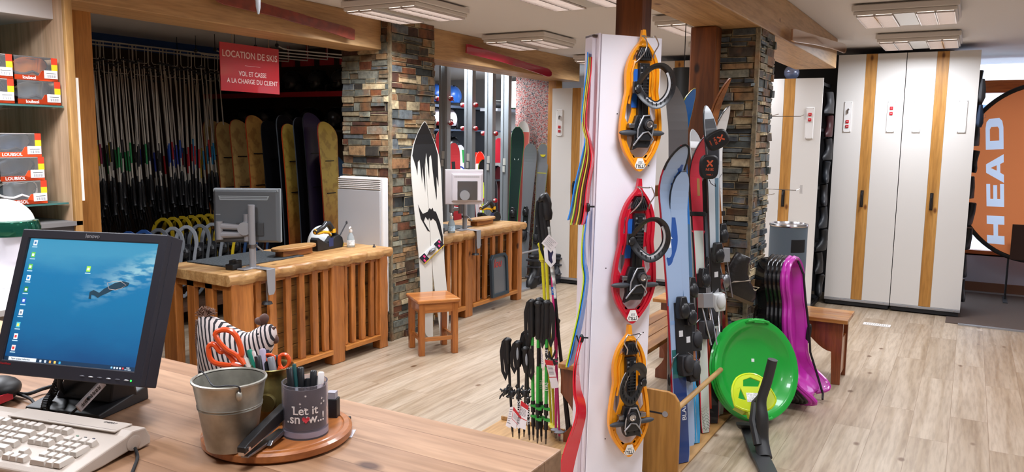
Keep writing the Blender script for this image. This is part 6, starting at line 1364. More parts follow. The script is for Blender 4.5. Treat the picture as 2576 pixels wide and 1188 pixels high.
# light strip edge in front of the alcove post
p0, p1 = py_(192, 196, 4.205), py_(206, 505, 4.205)
b = B(); b.tube([(p0.x, 4.208, p0.z), (p0.x, 4.208, p1.z)], .011, 10, t=None); tag(b.build('tube_lamp', mat('#f4f0ea', .4, emit=.6), smooth=True), 'thin white vertical tube in front of the orange alcove post', 'lamp')
orb = mat('#d8481c', .45, name='orange_card')
def gbox(label, cx, z, frame, lens, orient=0, x_w=.19, h=.105, y=3.655, small=False, txt='LOUBSOL', dark=False):
    t = thing('goggle_box', label, 'goggle box', T(cx, y, z) @ RZ(orient), 'boxed ski goggles'); w = x_w/2
    B().box((-w, .0, 0), (w, .13, .004)).box((-w, .126, 0), (w, .13, h)).box((-w, .0, h-.003), (w, .13, h)).build('carton', mat('#3c3634' if dark else '#8f8680', .6), t)
    B().prism([(-w, 0), (w, 0), (w, .045), (.25*w, .045), (.1*w, .022), (-w, .022)], -.002, .001, basis((0, 0, 0), (1, 0, 0), (0, 0, 1))).build('orange_front', orb, t)
    text(txt, t, basis((-w*.35, -.0015, .011), (1, 0, 0), (0, 0, 1)), .02, M_white)
    B().box((w*.35, -.003, .012), (w*.98, -.0012, .048)).build('price_label', mat('#e2dfe0', .6), t)
    b = B()
    for k in range(12): b.box((w*.5+k*w*.035, -.0036, .016), (w*.5+k*w*.035+(.0006 if k % 3 else .0014), -.003, .028))
    b.box((w*.45, -.0036, .034), (w*.9, -.003, .036)); b.build('barcode', M_black, t)
    B().box((w*.72, -.002, .048), (w, .001, .075)).build('yellow_label', mat('#e0c020', .5), t); B().box((w*.72, -.002, .075), (w, .001, h)).build('red_label', mat('#d03a20', .5), t)
    b = B(); rs = []
    for k in range(11):
        u = -1+2*k/10; ww = .9*w; hh = .036*(1-abs(u)**3.5)+.004; zz = .064
        rs.append([b.v((u*ww, .03+.035*u*u-.012*math.cos(a)*0, zz+hh*math.sin(a))) if 0 else b.v((u*ww+0, .022+.04*u*u+.012*math.sin(a*.5), zz+hh*math.cos(a))) for a in [2*math.pi*j/10 for j in range(10)]])
    b.rings(rs); b.build('goggle_lens', lens, t, smooth=True)
    b = B(); b.tube([(math.cos(a)*.92*w, .03+.04*math.cos(a)**2, .064+.038*math.copysign(abs(math.sin(a))**.7, math.sin(a))-.008*math.exp(-((math.cos(a))/.25)**2)*(1 if math.sin(a) > 0 else -2)) for a in [2*math.pi*k/32 for k in range(32)]], .005, 6, closed=True); b.build('goggle_frame', frame, t, smooth=True)
    B().box((-w, -.001, .0), (w, -.0004, h)).build('clear_window', mat('#ffffff', .05, alpha=.04), t)
    return t
blz = mat('#3a4450', .12, .5); oran = mat('#c8742c', .12, .6); silv = mat('#6a7278', .15, .6)
xs1 = py_(64, 480, 3.655).x; H_ = .102
gbox('lowest goggle box with white frame on the lower glass shelf', xs1+.0, zs[1]+.002, M_white, silv)
gbox('middle goggle box with a dark lens and blue glint on the lower glass shelf', xs1-.006, zs[1]+.002+H_+.004, M_blk2, blz)
gbox('top goggle box with grey-blue lens on the lower glass shelf', xs1-.014, zs[1]+.002+2*(H_+.004), M_dark, mat('#4a5a72', .15, .5))
xs2 = py_(99, 230, 3.655).x
gbox('goggle box with orange and blue lens, lower of the pair on the upper shelf', xs2, zs[0]+.002, M_dark, silv, txt='loubsol', dark=True)
gbox('goggle box with mirrored orange lens, top of the upper shelf', xs2-.008, zs[0]+.002+H_+.004, M_dark, oran, txt='loubsol', dark=True)
for k in range(2): gbox(('white goggle box cut by the left edge on the upper shelf, lower one', 'white goggle box cut by the left edge on the upper shelf, upper one')[k], xs2-.205, zs[0]+.002+k*(H_+.004), M_dark, blz, dark=False)
# ================================================================ THE DESK IN FRONT
random.seed(51)
DZ = .98
t = thing('desk', 'broad wooden desk with plank top filling the lower left foreground', 'desk', (.8, 1.4, 0))
DK = t
B(w=t).box((-.4, .672, DZ-.06), (1.374, 2.9, DZ)).build('desk_top', M_desk, t, bevel=.003)
B(w=t).box((-.3, .75, 0), (1.30, .79, DZ-.06)).box((1.26, .79, 0), (1.30, 2.85, DZ-.06)).box((-.3, 2.81, 0), (1.26, 2.85, DZ-.06)).build('desk_panel', M_orange, t)
# mannequin and shelf behind the monitor
t = thing('grey_cabinet', 'low grey cabinet behind the desk carrying the white mannequin head', 'cabinet', (1.5, 3.2, 0))
B(w=t).box((1.25, 3.05, 0), (2.15, 3.55, .93)).build('body', mat('#7d7977', .6), t, bevel=.003); B(w=t).box((1.22, 3.02, .93), (2.15, 3.58, .955)).build('top_board', mat('#b5b2b0', .4), t, bevel=.002)
for z in (.3, .6, .86): B(w=t).box((1.245, 3.06, z), (1.25, 3.54, z+.006)).build('drawer_gap', M_dark, t)
hc = pd(20, 660, 3.35); cz = .956
t = thing('mannequin_head', 'white mannequin head wearing a white helmet and goggles, cut by the left edge', 'mannequin', T(hc.x, hc.y, cz) @ RZ(-62))
b = B()
def hr(z, cx, rx, ry): return [b.v((cx+rx*math.cos(a), ry*math.sin(a), z)) for a in [2*math.pi*k/24 for k in range(24)]]
b.rings([hr(0, 0, .09, .11), hr(.015, 0, .09, .11), hr(.03, 0, .06, .065), hr(.10, -.0, .055, .055), hr(.125, .015, .075, .058), hr(.15, .03, .08, .06), hr(.18, .025, .088, .066), hr(.22, .01, .098, .072), hr(.27, 0, .10, .076), hr(.31, -.005, .085, .07), hr(.33, -.01, .04, .04)])
b.ell((.115, 0, .19), (.018, .014, .022), 10); b.build('head', mat('#e4dfe6', .35), t, smooth=True, ang=70)
b = B(); b.ell((-.01, 0, .26), (.125, .10, .105), 24, z0=-.1); b.build('helmet_shell', M_white, t, smooth=True)
b = B(); rs = []
for k in range(9):
    a = R(-75+150*k/8); rs.append([b.v(((.10+dr)*math.cos(a)+.01, (.09+dr)*math.sin(a), z)) for dr, z in ((.0, .21), (.022, .215), (.026, .245), (.018, .275), (0, .28))])
b.rings(rs); b.build('goggle_lens', mat('#1f5a48', .08, .7), t, smooth=True)
t = thing('price_flag', 'grey triangular price card with a red corner behind the mannequin', 'card', basis(pd(25, 605, 3.6), rdir, (0, 0, 1)))
B().prism([(-.12, -.08), (.10, -.08), (.12, -.065), (.03, .05), (-.12, .06)], 0, .002).build('card', mat('#b5b2ae', .6), t); B().box((-.08, .0, .002), (-.02, .045, .003)).build('red_corner', mat('#b8304a', .5), t)
for i, (x, y, c, w_, h_) in enumerate(((150, 580, '#5c2c1c', .12, .05), (95, 590, '#1f4a34', .12, .08), (28, 720, '#c8b020', .05, .10))):
    p = pd(x, y, 3.7); b = B(basis(p, rdir, (0, 0, 1))).box((-w_/2, -h_/2, -.06), (w_/2, h_/2, 0)); tag(b.build('goods_box', mat(c, .5), bevel=.002), ('brown', 'dark green', 'yellow')[i]+' carton behind the top left of the desk monitor', 'box')
t = thing('back_counter', 'dark shelf block behind the desk monitor carrying cartons', 'cabinet', (1.8, 3.7, 0))
B(w=t).box((1.3, 3.62, 0), (2.19, 4.25, 1.17)).build('body', mat('#4a4442', .7), t); B(w=t).box((1.28, 3.60, 1.17), (2.19, 4.25, 1.19)).build('top_board', mat('#6a6664', .6), t)

# ---- the monitor
MC_, ma, mt_, mr_ = Vector((.982, 1.636, 1.238)), 3.406, .342, .008
nn = Vector((math.cos(ma)*math.cos(mt_), math.sin(ma)*math.cos(mt_), math.sin(mt_))); XX = Vector((-math.sin(ma), math.cos(ma), 0)); YY = nn.cross(XX)
MM = basis(MC_, XX*math.cos(mr_)+YY*math.sin(mr_), YY*math.cos(mr_)-XX*math.sin(mr_), nn)
t = thing('computer_monitor', 'black flat monitor showing a blue underwater desktop, on the foreground desk', 'monitor', MM)
MN = t; sw, sh = .169, .135; bz = mat('#24242e', .5, name='bezel_black')
B().plate([[(-sw-.021, -sh-.030), (sw+.021, -sh-.030), (sw+.021, sh+.020), (-sw-.021, sh+.020)], [(-sw, -sh), (-sw, sh), (sw, sh), (sw, -sh)]], -.010, .006).box((-sw-.021, -sh-.030, -.045), (sw+.021, sh+.020, -.010)).build('bezel', bz, t, bevel=.002)
B().prism([(-.15, -.12), (.15, -.12), (.13, .12), (-.13, .12)], -.075, -.045).build('back_casing', bz, t, bevel=.006)
def screen_mat():
    m = bpy.data.materials.new('screen_picture'); m.use_nodes = True; nt = m.node_tree; p = nt.nodes['Principled BSDF']; L = nt.links
    tc = nt.nodes.new('ShaderNodeTexCoord'); sp = nt.nodes.new('ShaderNodeSeparateXYZ'); L.new(tc.outputs['Object'], sp.inputs[0])
    mr = nt.nodes.new('ShaderNodeMapRange'); mr.inputs[1].default_value = -sh; mr.inputs[2].default_value = sh; L.new(sp.outputs['Y'], mr.inputs[0])
    n = nt.nodes.new('ShaderNodeTexNoise'); n.inputs['Scale'].default_value = 9; n.inputs['Detail'].default_value = 6; mp = nt.nodes.new('ShaderNodeMapping'); mp.inputs['Scale'].default_value = (.8, 2.2, 1); mp.inputs['Rotation'].default_value = (0, 0, R(-20)); L.new(tc.outputs['Object'], mp.inputs[0]); L.new(mp.outputs[0], n.inputs['Vector'])
    ad = nt.nodes.new('ShaderNodeMath'); ad.operation = 'MULTIPLY_ADD'; ad.inputs[1].default_value = .22; L.new(n.outputs['Fac'], ad.inputs[0]); L.new(mr.outputs[0], ad.inputs[2])
    c = ramp(nt, ad.outputs[0], [(.08, '#0e4a86'), (.35, '#1272ac'), (.6, '#1680b8'), (.82, '#1c86c0'), (.98, '#4aa6d0')])
    # foam: bright band rising to the right
    a1 = nt.nodes.new('ShaderNodeMath'); a1.operation = 'MULTIPLY_ADD'; a1.inputs[1].default_value = -.42; L.new(sp.outputs['X'], a1.inputs[0]); L.new(sp.outputs['Y'], a1.inputs[2])
    a2 = nt.nodes.new('ShaderNodeMath'); a2.operation = 'SUBTRACT'; a2.inputs[1].default_value = .018; L.new(a1.outputs[0], a2.inputs[0])
    a3 = nt.nodes.new('ShaderNodeMath'); a3.operation = 'ABSOLUTE'; L.new(a2.outputs[0], a3.inputs[0])
    band = nt.nodes.new('ShaderNodeMapRange'); band.inputs[1].default_value = .045; band.inputs[2].default_value = 0; L.new(a3.outputs[0], band.inputs[0])
    xr = nt.nodes.new('ShaderNodeMapRange'); xr.inputs[1].default_value = -.03; xr.inputs[2].default_value = .12; L.new(sp.outputs['X'], xr.inputs[0])
    m1 = nt.nodes.new('ShaderNodeMath'); m1.operation = 'MULTIPLY'; L.new(band.outputs[0], m1.inputs[0]); L.new(xr.outputs[0], m1.inputs[1])
    n2 = nt.nodes.new('ShaderNodeTexNoise'); n2.inputs['Scale'].default_value = 45; n2.inputs['Detail'].default_value = 6; mp2 = nt.nodes.new('ShaderNodeMapping'); mp2.inputs['Rotation'].default_value = (0, 0, R(-22)); mp2.inputs['Scale'].default_value = (.6, 2, 1); L.new(tc.outputs['Object'], mp2.inputs[0]); L.new(mp2.outputs[0], n2.inputs['Vector'])
    r2 = ramp(nt, n2.outputs['Fac'], [(.42, (0, 0, 0, 1)), (.56, (1, 1, 1, 1))]); m2 = nt.nodes.new('ShaderNodeMath'); m2.operation = 'MULTIPLY'; L.new(r2, m2.inputs[0]); L.new(m1.outputs[0], m2.inputs[1])
    mx = nt.nodes.new('ShaderNodeMix'); mx.data_type = 'RGBA'; L.new(m2.outputs[0], mx.inputs[0]); L.new(c, mx.inputs[6]); mx.inputs[7].default_value = lin('#a8dcec')
    p.inputs['Base Color'].default_value = (.01, .01, .01, 1); p.inputs['Roughness'].default_value = .3; L.new(mx.outputs[2], p.inputs['Emission Color']); p.inputs['Emission Strength'].default_value = .68
    return m
B().box((-sw, -sh, -.009), (sw, sh, .0005)).build('screen', screen_mat(), t)
def em(c, e=.9): return mat(c, .5, emit=e*.75)
SX = lambda px, py: ((px-79)*0, 0)
def scr(px, py):
    d = ray(px, py); o = MM @ Vector((0, 0, .0005)); return MM.inverted() @ (CAM+d*((o-CAM).dot(nn)/d.dot(nn)))
icons = [((90, 611), '#d8e4ee'), ((84, 641), '#5fb04a'), ((77, 671), '#5fb04a'), ((72, 699), '#e0eef6'), ((66, 728), '#2f7a3c'), ((60, 756), '#2c50a8'), ((53, 786), '#e0e4e8'), ((46, 817), '#4fb0b8'), ((40, 846), '#dde2e6'), ((34, 875), '#d8c8c8'), ((223, 677), '#8fc83a')]
for i, (p, c) in enumerate(icons):
    q = scr(*p); b = B().box((q.x-.005, q.y-.006, .0006), (q.x+.005, q.y+.006, .0010)); ic = b.build('screen_icon', em(c), t)
    B().box((q.x-.0028, q.y-.003, .001), (q.x+.0028, q.y+.0025, .0012)).build('icon_mark', em(['#3a6ea0', '#e8f4e0', '#e8f4e0', '#2a78b8', '#e8e8e8', '#c8d8f0', '#6a7a8a', '#e8d060', '#c83a3a', '#c02a2a', '#e8f4e0'][i], .9), ic)
    B().box((q.x-.007, q.y-.0105, .0006), (q.x+.007, q.y-.0085, .0009)).build('icon_caption', em('#a8ccdc', .7), ic)
tb = B().box((-sw, -sh, .0006), (sw, -sh+.0085, .001)).build('taskbar', em('#173450', .6), t)
B().box((-sw+.012, -sh+.0005, .001), (-sw+.085, -sh+.008, .0012)).build('search_field', em('#d4dce4', .8), tb)
text('Taper ici pour rechercher', tb, T(-sw+.044, -sh+.0042, .0013), .0048, em('#44525e', .5), ext=.0001)
for k, c in enumerate(('#c8d4dc', '#c8d4dc', '#d8a050', '#e8c860', '#3aa0d0')): B().box((-sw+.094+k*.0125, -sh+.0012, .001), (-sw+.099+k*.0125, -sh+.0065, .0013)).build('task_icon', em(c, .7), tb)
for k, c in enumerate(('#78b8e0', '#c8d4dc', '#c8d4dc', '#c8d4dc', '#d84040')): B().box((sw-.062+k*.007, -sh+.0022, .001), (sw-.058+k*.007, -sh+.006, .0013)).build('tray_icon', em(c, .7), tb)
text('10:05', tb, T(sw-.02, -sh+.006, .0013), .0038, em('#d0dce4', .7), ext=.0001); text('20/11/2022', tb, T(sw-.02, -sh+.0022, .0013), .0034, em('#d0dce4', .7), ext=.0001)
b = B()   # free diver with fins
dv = [(223, 752), (226, 735), (236, 730), (250, 737), (262, 727), (272, 722), (290, 712), (310, 708), (326, 712), (322, 720), (300, 728), (285, 730), (270, 738), (256, 744), (246, 750), (238, 744), (230, 742), (229, 753)]
b.prism([(scr(*p).x, scr(*p).y) for p in dv], .0006, .0011); b.build('diver_picture', em('#1c3a4c', .5), t)
b = B(); fn = [(270, 712), (290, 708), (305, 709), (318, 718), (305, 726), (290, 730), (275, 728)]
b.tube([(scr(*p).x, scr(*p).y, .0009) for p in fn], .0006, 5, closed=True); b.build('diver_fin', em('#a08a80', .6), t)
text('lenovo', t, T(0, sh+.0095, .0062), .0135, mat('#b8b8c0', .35, .5), shear=.0, ext=.0005)
text('ThinkVision', t, T(-sw+.012, -sh-.008, .0062), .0062, mat('#a01c24', .5), ext=.0003)
for k in range(6): B().ell((.045+.022*k, -sh-.019, .0055), (.007, .0018, .002), 10).build('front_button', M_silver if k % 2 else mat('#4a4a54', .4), t, smooth=True)
B().ell((sw-.003, -sh-.019, .006), (.0022, .0022, .001), 10).build('power_light', em('#2cff50', 2.0), t)
b = B(); 
# stand: neck and base in world space
c0 = pz(270, 1010, DZ)
nk = B(w=t); a_ = MM @ Vector((0, -.08, -.075)); yb = Vector((1.06, 1.70, DZ+.02))
nk.rings([[nk.v(p) for p in (a_-XX*.05+nn*.0, a_+XX*.05, a_+XX*.05-nn*.03, a_-XX*.05-nn*.03)], [nk.v(p) for p in (yb-XX*.075+Vector((-.05, 0, 0)), yb+XX*.075+Vector((-.05, 0, 0)), yb+XX*.075+Vector((.02, 0, 0)), yb-XX*.075+Vector((.02, 0, 0)))]]); nk.build('neck', mat('#1c1d21', .5), t, bevel=.004)
fdir = Vector((math.cos(ma), math.sin(ma), 0))
bs = Vector((1.035, 1.715, DZ)); b = B(basis(bs, XX, -fdir*1.0, (0, 0, 1)), w=t)
pts = [(-.1, -.08), (.1, -.08), (.1, .075), (-.1, .075)]
rs = [[b.v((x, y, .0)) for x, y in pts], [b.v((x*.99, y*.99, (.012 if y < 0 else .034))) for x, y in pts]]; b.rings(rs); b.build('base', mat('#1c1d21', .5), t, bevel=.003)
# cables
def cable(label, pts, r, m=M_rubber, name='cable', **k):
    b = B(); b.tube(cr([tuple(p) for p in pts], 6), r, 8); o = b.build(name, m, smooth=True); return tag(o, label, 'cable')
D = lambda x, y, z=0.006: pz(x, y, DZ+z)
cable('black power cable running left behind the desk monitor foot', [D(0, 975), D(60, 992, .01), D(110, 978, .012), D(160, 965, .02), D(200, 962, .015), D(235, 968)], .0045)
cable('black cable looping in front of the monitor foot', [pz(150, 950, DZ+.10), pz(152, 975, DZ+.06), D(168, 1000, .012), D(165, 1028), D(150, 1040)], .0055)
cable('thin black cable from the white tag down to the desk', [pz(225, 1000, DZ+.05), pz(205, 1018, DZ+.03), D(180, 1040, .012), D(165, 1052)], .003)
cable('black cable left of the monitor, going down behind the keyboard', [D(40, 990, .01), D(75, 1003, .012), D(88, 1020), D(95, 1045)], .0035)
cable('keyboard cable hanging at the front right corner of the keyboard', [D(340, 1128, .012), D(346, 1150, .004), D(338, 1175, .004), D(330, 1195, .004)], .0032)
b = B(); P = cr([tuple(p) for p in (pz(150, 952, DZ+.09), pz(135, 985, DZ+.04), D(118, 1010, .02), D(112, 1035, .012))], 44)
ax = [Vector(p) for p in P]; b.tube([p+rdir*.008*math.cos(i*.9)+Vector((0, 0, .008*math.sin(i*.9))) for i, p in enumerate(ax)], .0024, 6)
tag(b.build('coiled_cable', M_rubber, smooth=True), 'coiled black cable beside the monitor foot', 'cable')
t = thing('cable_tag', 'white plastic cable tag with dark print lying on the monitor foot', 'tag', basis(pz(229, 995, DZ+.05), (pz(245, 978, DZ+.06)-pz(212, 1012, DZ+.04)), -fdir*-1+Vector((0, 0, 1.2))))
WMt = WM[t.name]; B().box((-.038, -.010, -.003), (.038, .010, .003)).build('tag_body', mat('#cfc8cc', .4), t, bevel=.001); b = B()
for k in range(22): b.box((-.03+k*.0026, -.004, .003), (-.03+k*.0026+(.0015 if k % 3 else .0007), .004+.002*(k % 2), .0034))
b.build('print_mark', M_dark, t)
# barcode scanner at the left edge
p = pz(0, 1010, DZ); t = thing('barcode_scanner', 'black rounded device with a red and white stripe cut by the left edge', 'device', T(p.x-.01, p.y, DZ) @ RZ(20))
B().ell((0, 0, .03), (.06, .05, .03), 20, z0=-1).build('scanner_body', M_black, t, smooth=True); B().box((-.04, -.048, .012), (.0, -.04, .03)).build('stripe', mat('#c02838', .4), t)

# ---- keyboard
u_ = Vector((-.216, .976, 0)).normalized(); dpt = Vector((-.976, -.216, 0)).normalized()      # right-to-left, rear-to-front
KO = pz(352, 1100, DZ+.03); KO.z = DZ
KO = Vector((.956, 1.382, DZ)); MK = basis(KO, -u_, -dpt)          # local x: to the right end (0 at the right), y: to the rear
t = thing('keyboard', 'beige full-size computer keyboard on the foreground desk', 'keyboard', MK)
bei = mat('#b9aca0', .5, name='keyboard_beige', bump=.05, bscale=500); beik = mat('#c2b8ae', .45, name='key_beige')
KW, KD = .46, .20
side = [(0, .004), (0, .020), (-.012, .042), (-.045, .046), (-.062, .040), (-.10, .034), (-.19, .018), (-.20, .012), (-.20, .003), (-.12, .004), (-.05, .010), (-.03, .003)]
b = B(basis((0, 0, 0), (0, 1, 0), (0, 0, 1))); b.prism(side, -.46, 0.0, None)
kb_body = b.build('keyboard_case', bei, t, bevel=.003)
def top_z(y):   # height of the top surface
    y = -y; pts = [(.012, .042), (.045, .046), (.062, .040), (.10, .034), (.19, .018)]
    for (a, za), (c, zc) in zip(pts, pts[1:]):
        if a <= y <= c: return za+(zc-za)*(y-a)/(c-a)
    return .02
def key(x0, x1, y0, y1, wide=False):
    ym = (y0+y1)/2; z = top_z(ym)-.001; b = B(); s = .0022
    rs = [[b.v(p) for p in ((x0, y0, z), (x1, y0, z), (x1, y1, z+.001), (x0, y1, z+.001))], [b.v(p) for p in ((x0+s, y0+s*.6, z+.0095), (x1-s, y0+s*.6, z+.0095), (x1-s, y1-s*1.6, z+.0115), (x0+s, y1-s*1.6, z+.0115))]]
    b.rings(rs); k = b.build('key', beik, t, bevel=.0008); return k
p = .0182; 
leg = mat('#6a6460', .6)
def row(xs, y, ws=None):
    for i, x in enumerate(xs):
        w = (ws[i] if ws else p*.94); key(x, x+w, y-p*.47, y+p*.47)
        B().box((x+w*.3, y-.001, top_z(y)+.0092), (x+w*.5, y+.0025, top_z(y)+.0104)).build('key_legend', leg, t) if 0 else None
F = -.078; R0 = -.103
NP = [-.105+p*i for i in range(4)]           # numeric pad columns
NV = [-.172+p*i for i in range(3)]           # navigation block
FB = [-.262+p*i for i in range(4)]; FA = [-.345+p*i for i in range(4)]; FZ = [-.428+p*i for i in range(4)]
row(FB, F); row(NV, F); row(FA, F); row(FZ, F)
row(NP, R0); row(NV, R0)
row(NP[:3], R0-p); row(NV, R0-p)
row(NP[:3], R0-2*p); row(NP[:3], R0-3*p); row([NV[1]], R0-3*p)
row([NP[0], NP[2]], R0-4*p, [p*1.94, p*.94]); row(NV, R0-4*p)
key(NP[3], NP[3]+p*.94, R0-2*p-p*.47, R0-p+p*.47); key(NP[3], NP[3]+p*.94, R0-4*p-p*.47, R0-3*p+p*.47)
MX0 = -.182
row([MX0-p*2-.0+0*p], R0, [p*1.9]); row([MX0-p*(3+i) for i in range(12)], R0)
row([MX0-p*1.5], R0-p, [p*1.44]); row([MX0-p*(2.5+i) for i in range(12)], R0-p)
row([MX0-p*1.9], R0-2*p, [p*1.84]); row([MX0-p*(2.9+i) for i in range(11)], R0-2*p)
row([MX0-p*2.6], R0-3*p, [p*2.5]); row([MX0-p*(3.6+i) for i in range(10)], R0-3*p)
row([MX0-p*1.5, MX0-p*2.9, MX0-p*4.3, MX0-p*10.5], R0-4*p, [p*1.4, p*1.3, p*1.3, p*6])
B().box((-.30, -.062, .0445), (-.028, -.0165, .0475)).build('label_strip', mat('#bdb1a6', .45), t, bevel=.001)
B().box((-.20, -.056, .0472), (-.03, -.0555, .0478)).build('groove', leg, t)
text('CHERRY', t, T(-.072, -.028, .0478) @ RZ(0), .0085, mat('#4a4440', .6), ext=.0002)
for k in range(3): B().ell((-.098+.020*k, -.083, top_z(-.083)+.0005), (.0035, .002, .001), 10).build('status_light', mat(('#2c6a4a', '#2a2a2c', '#2a2a40')[k], .3), t)
B().ell((.0008, -.045, .022), (.001, .018, .015), 16).build('side_disc', bei, t)

# ---- round wooden board with pots
BC = pz(700, 1085, DZ+.012); BC.z = DZ
t = thing('round_board', 'round wooden tray with a grooved rim under the desk pots', 'tray', BC)
RB = .150
B().lathe([(.001, 0), (RB-.008, 0), (RB, .006), (RB, .018), (RB-.006, .022), (RB-.016, .022), (RB-.018, .020), (RB-.021, .022), (.001, .022)], 72).build('tray_disc', wood('tray_wood', '#b8733c', '#96552a', 'X', 1.2, .35, False, coat=.2), t, smooth=True, ang=30)
ZB = DZ+.0222
bk = pz(588, 1130, ZB)
galv = mat('#a8a69c', .42, .7, name='galvanised', var=.35, bscale=14, bump=.06)
t = thing('metal_bucket', 'small galvanised bucket with handle and crumpled paper, on the round board', 'bucket', T(bk.x+.010, bk.y+.018, ZB) @ RZ(0)); BUCK = WM[t.name]
r0, r1, hb = .046, .067, .134
B().lathe([(.001, 0), (r0, 0), (r0+.001, .004), (r0+(r1-r0)*.60, hb*.60), (r0+(r1-r0)*.61+.0015, hb*.61), (r0+(r1-r0)*.63, hb*.63), (r0+(r1-r0)*.645+.0015, hb*.645), (r0+(r1-r0)*.66, hb*.66), (r1, hb-.002), (r1-.0015, hb-.002), (r0-.001, .004), (.001, .003)], 48).build('bucket_wall', galv, t, smooth=True, ang=50)
B().lathe([(r1, hb-.003), (r1+.003, hb-.0015), (r1+.003, hb+.0015), (r1, hb+.003), (r1-.002, hb)], 48, caps=False).build('rim', galv, t, smooth=True)
vd = vdir; 
b = B(); e1 = Vector((-rdir.x, -rdir.y, 0))*r1; e2 = -e1
e1 = (rdir*-.9+vdir*.35).normalized()*(r1+.002); e2 = (rdir*.55-vdir*.83).normalized()*(r1+.002)
hp_ = [e1+Vector((0, 0, hb-.012)), e1*1.04+Vector((0, 0, hb+.006)), e1*.6+Vector((0, 0, hb+.010))-vdir*.03, (rdir*-.1-vdir*.80)*r1*1.12+Vector((0, 0, hb+.004)), (rdir*.3-vdir*.9)*r1*1.06+Vector((0, 0, hb+.006)), e2*1.05+Vector((0, 0, hb+.002)), e2+Vector((0, 0, hb-.02))]
b.tube(cr([tuple(q) for q in hp_], 5), .0016, 6); b.build('bail_handle', M_dark, t, smooth=True)
for e in (e1, e2): B().ell(tuple(e+Vector((0, 0, hb-.016))), (.006, .006, .010), 10).build('handle_ear', galv, t, smooth=True)
b = B()
for (x, y, w_, h_, ry) in ((.0, .012, .055, .040, 20), (.02, -.005, .05, .034, -15)):
    Mq = T(x, y, hb-.040) @ RZ(ry) @ RX(75); n_ = 8; g = [[b.v((-w_/1.4+w_*1.4*i/n_, h_*(j/2)+.004*math.sin(i*1.7+j), .006*math.sin(i*1.3+j*2)), Mq) for i in range(n_+1)] for j in range(4)]
    for j in range(3):
        for i in range(n_): b.f([g[j][i], g[j][i+1], g[j+1][i+1], g[j+1][i]])
tag(b.build('crumpled_paper', mat('#cfc6d6', .7)), 'crumpled lilac-white paper inside the galvanised bucket', 'paper')
# brass pot behind
bp = pz(680, 1075, ZB); bp = Vector((BUCK.translation.x+.105, BUCK.translation.y+.0, 0))
bp = pd(688, 1000, 1.0); dd = bp-CAM; bp = CAM+dd*1.66
t = thing('brass_pot', 'tarnished brass pot full of pens behind the bucket', 'pot', (bp.x, bp.y, ZB)); BP = WM[t.name].translation
brass = mat('#6f6238', .35, .7, name='tarnished_brass', var=.3, bscale=30)
B().lathe([(.001, 0), (.034, 0), (.036, .006), (.044, .03), (.046, .055), (.04, .085), (.034, .10), (.036, .112), (.044, .12), (.0425, .1215), (.034, .112), (.032, .10), (.034, .03), (.001, .01)], 40).build('pot_body', brass, t, smooth=True, ang=60)
for s in (1, -1): B().lathe([(.001, -.005), (.018, -.005), (.019, 0), (.018, .012), (.001, .012)], 20, T(*(-vdir*.04*1)) @ T(0, 0, .055) @ RZ(math.degrees(math.atan2(-vdir.y, -vdir.x))) @ RY(90)).build('boss', brass, t, smooth=True) if s == 1 else None
def pen(label, px1, py1, foot, m, r=.0045, cap=None, L=None, name='pen', clip=True):
    top = pd(px1, py1, (foot-CAM).dot(fw)); v = top-foot; L = v.length; M = basis(foot, v.cross(Vector((0, 1, .1))), v); t = thing(name, label, 'pen', M)
    B().lathe([(.0012, 0), (r*.8, .012), (r, .02), (r, L-.004), (r*.8, L), (.0005, L)], 14, Matrix(((1, 0, 0, 0), (0, 0, 1, 0), (0, -1, 0, 0), (0, 0, 0, 1)))).build('pen_barrel', m, t, smooth=True, ang=50)
    if cap: B().lathe([(r*1.15, L-.045), (r*1.2, L-.04), (r*1.15, L-.001), (r*.8, L+.001), (.0005, L+.001)], 14, Matrix(((1, 0, 0, 0), (0, 0, 1, 0), (0, -1, 0, 0), (0, 0, 0, 1)))).build('pen_cap', cap, t, smooth=True, ang=50)
    if clip: B().box((-.001, L-.035, r), (.001, L-.004, r+.002)).build('pen_clip', cap or m, t)
    return t
fp = lambda a, rr, z=.02: BP+Vector((rr*math.cos(R(a)), rr*math.sin(R(a)), z))
pen('green pen leaning left in the brass pot', 626, 880, fp(200, .01), mat('#14806a', .4), .006)
pen('white ruler-like marker leaning left in the brass pot', 613, 903, fp(240, .008), mat('#ccc6be', .5), .0085, clip=False)
pen('pale lilac pen upright in the brass pot', 660, 878, fp(100, .015), mat('#b9aec4', .4), .007)
pen('white slim pen behind the green one', 637, 884, fp(160, .015), mat('#d5cfcb', .5), .0045)
pen('thick black marker left in the brass pot', 648, 896, fp(180, .02), M_black, .0062, cap=M_blk2)
pen('grey translucent pen right of the black marker', 681, 899, fp(300, .015), mat('#5c5c60', .3), .0068, cap=mat('#7a7a80', .3))
pen('black pen at the right of the brass pot', 697, 895, fp(0, .02), M_black, .005, cap=M_blk2)
pen('short black pen in the middle of the brass pot', 666, 910, fp(60, .005), M_blk2, .0055)
pen('thin dark pen at the back of the brass pot', 673, 880, fp(80, .022), mat('#2a2e3c', .4), .0045)
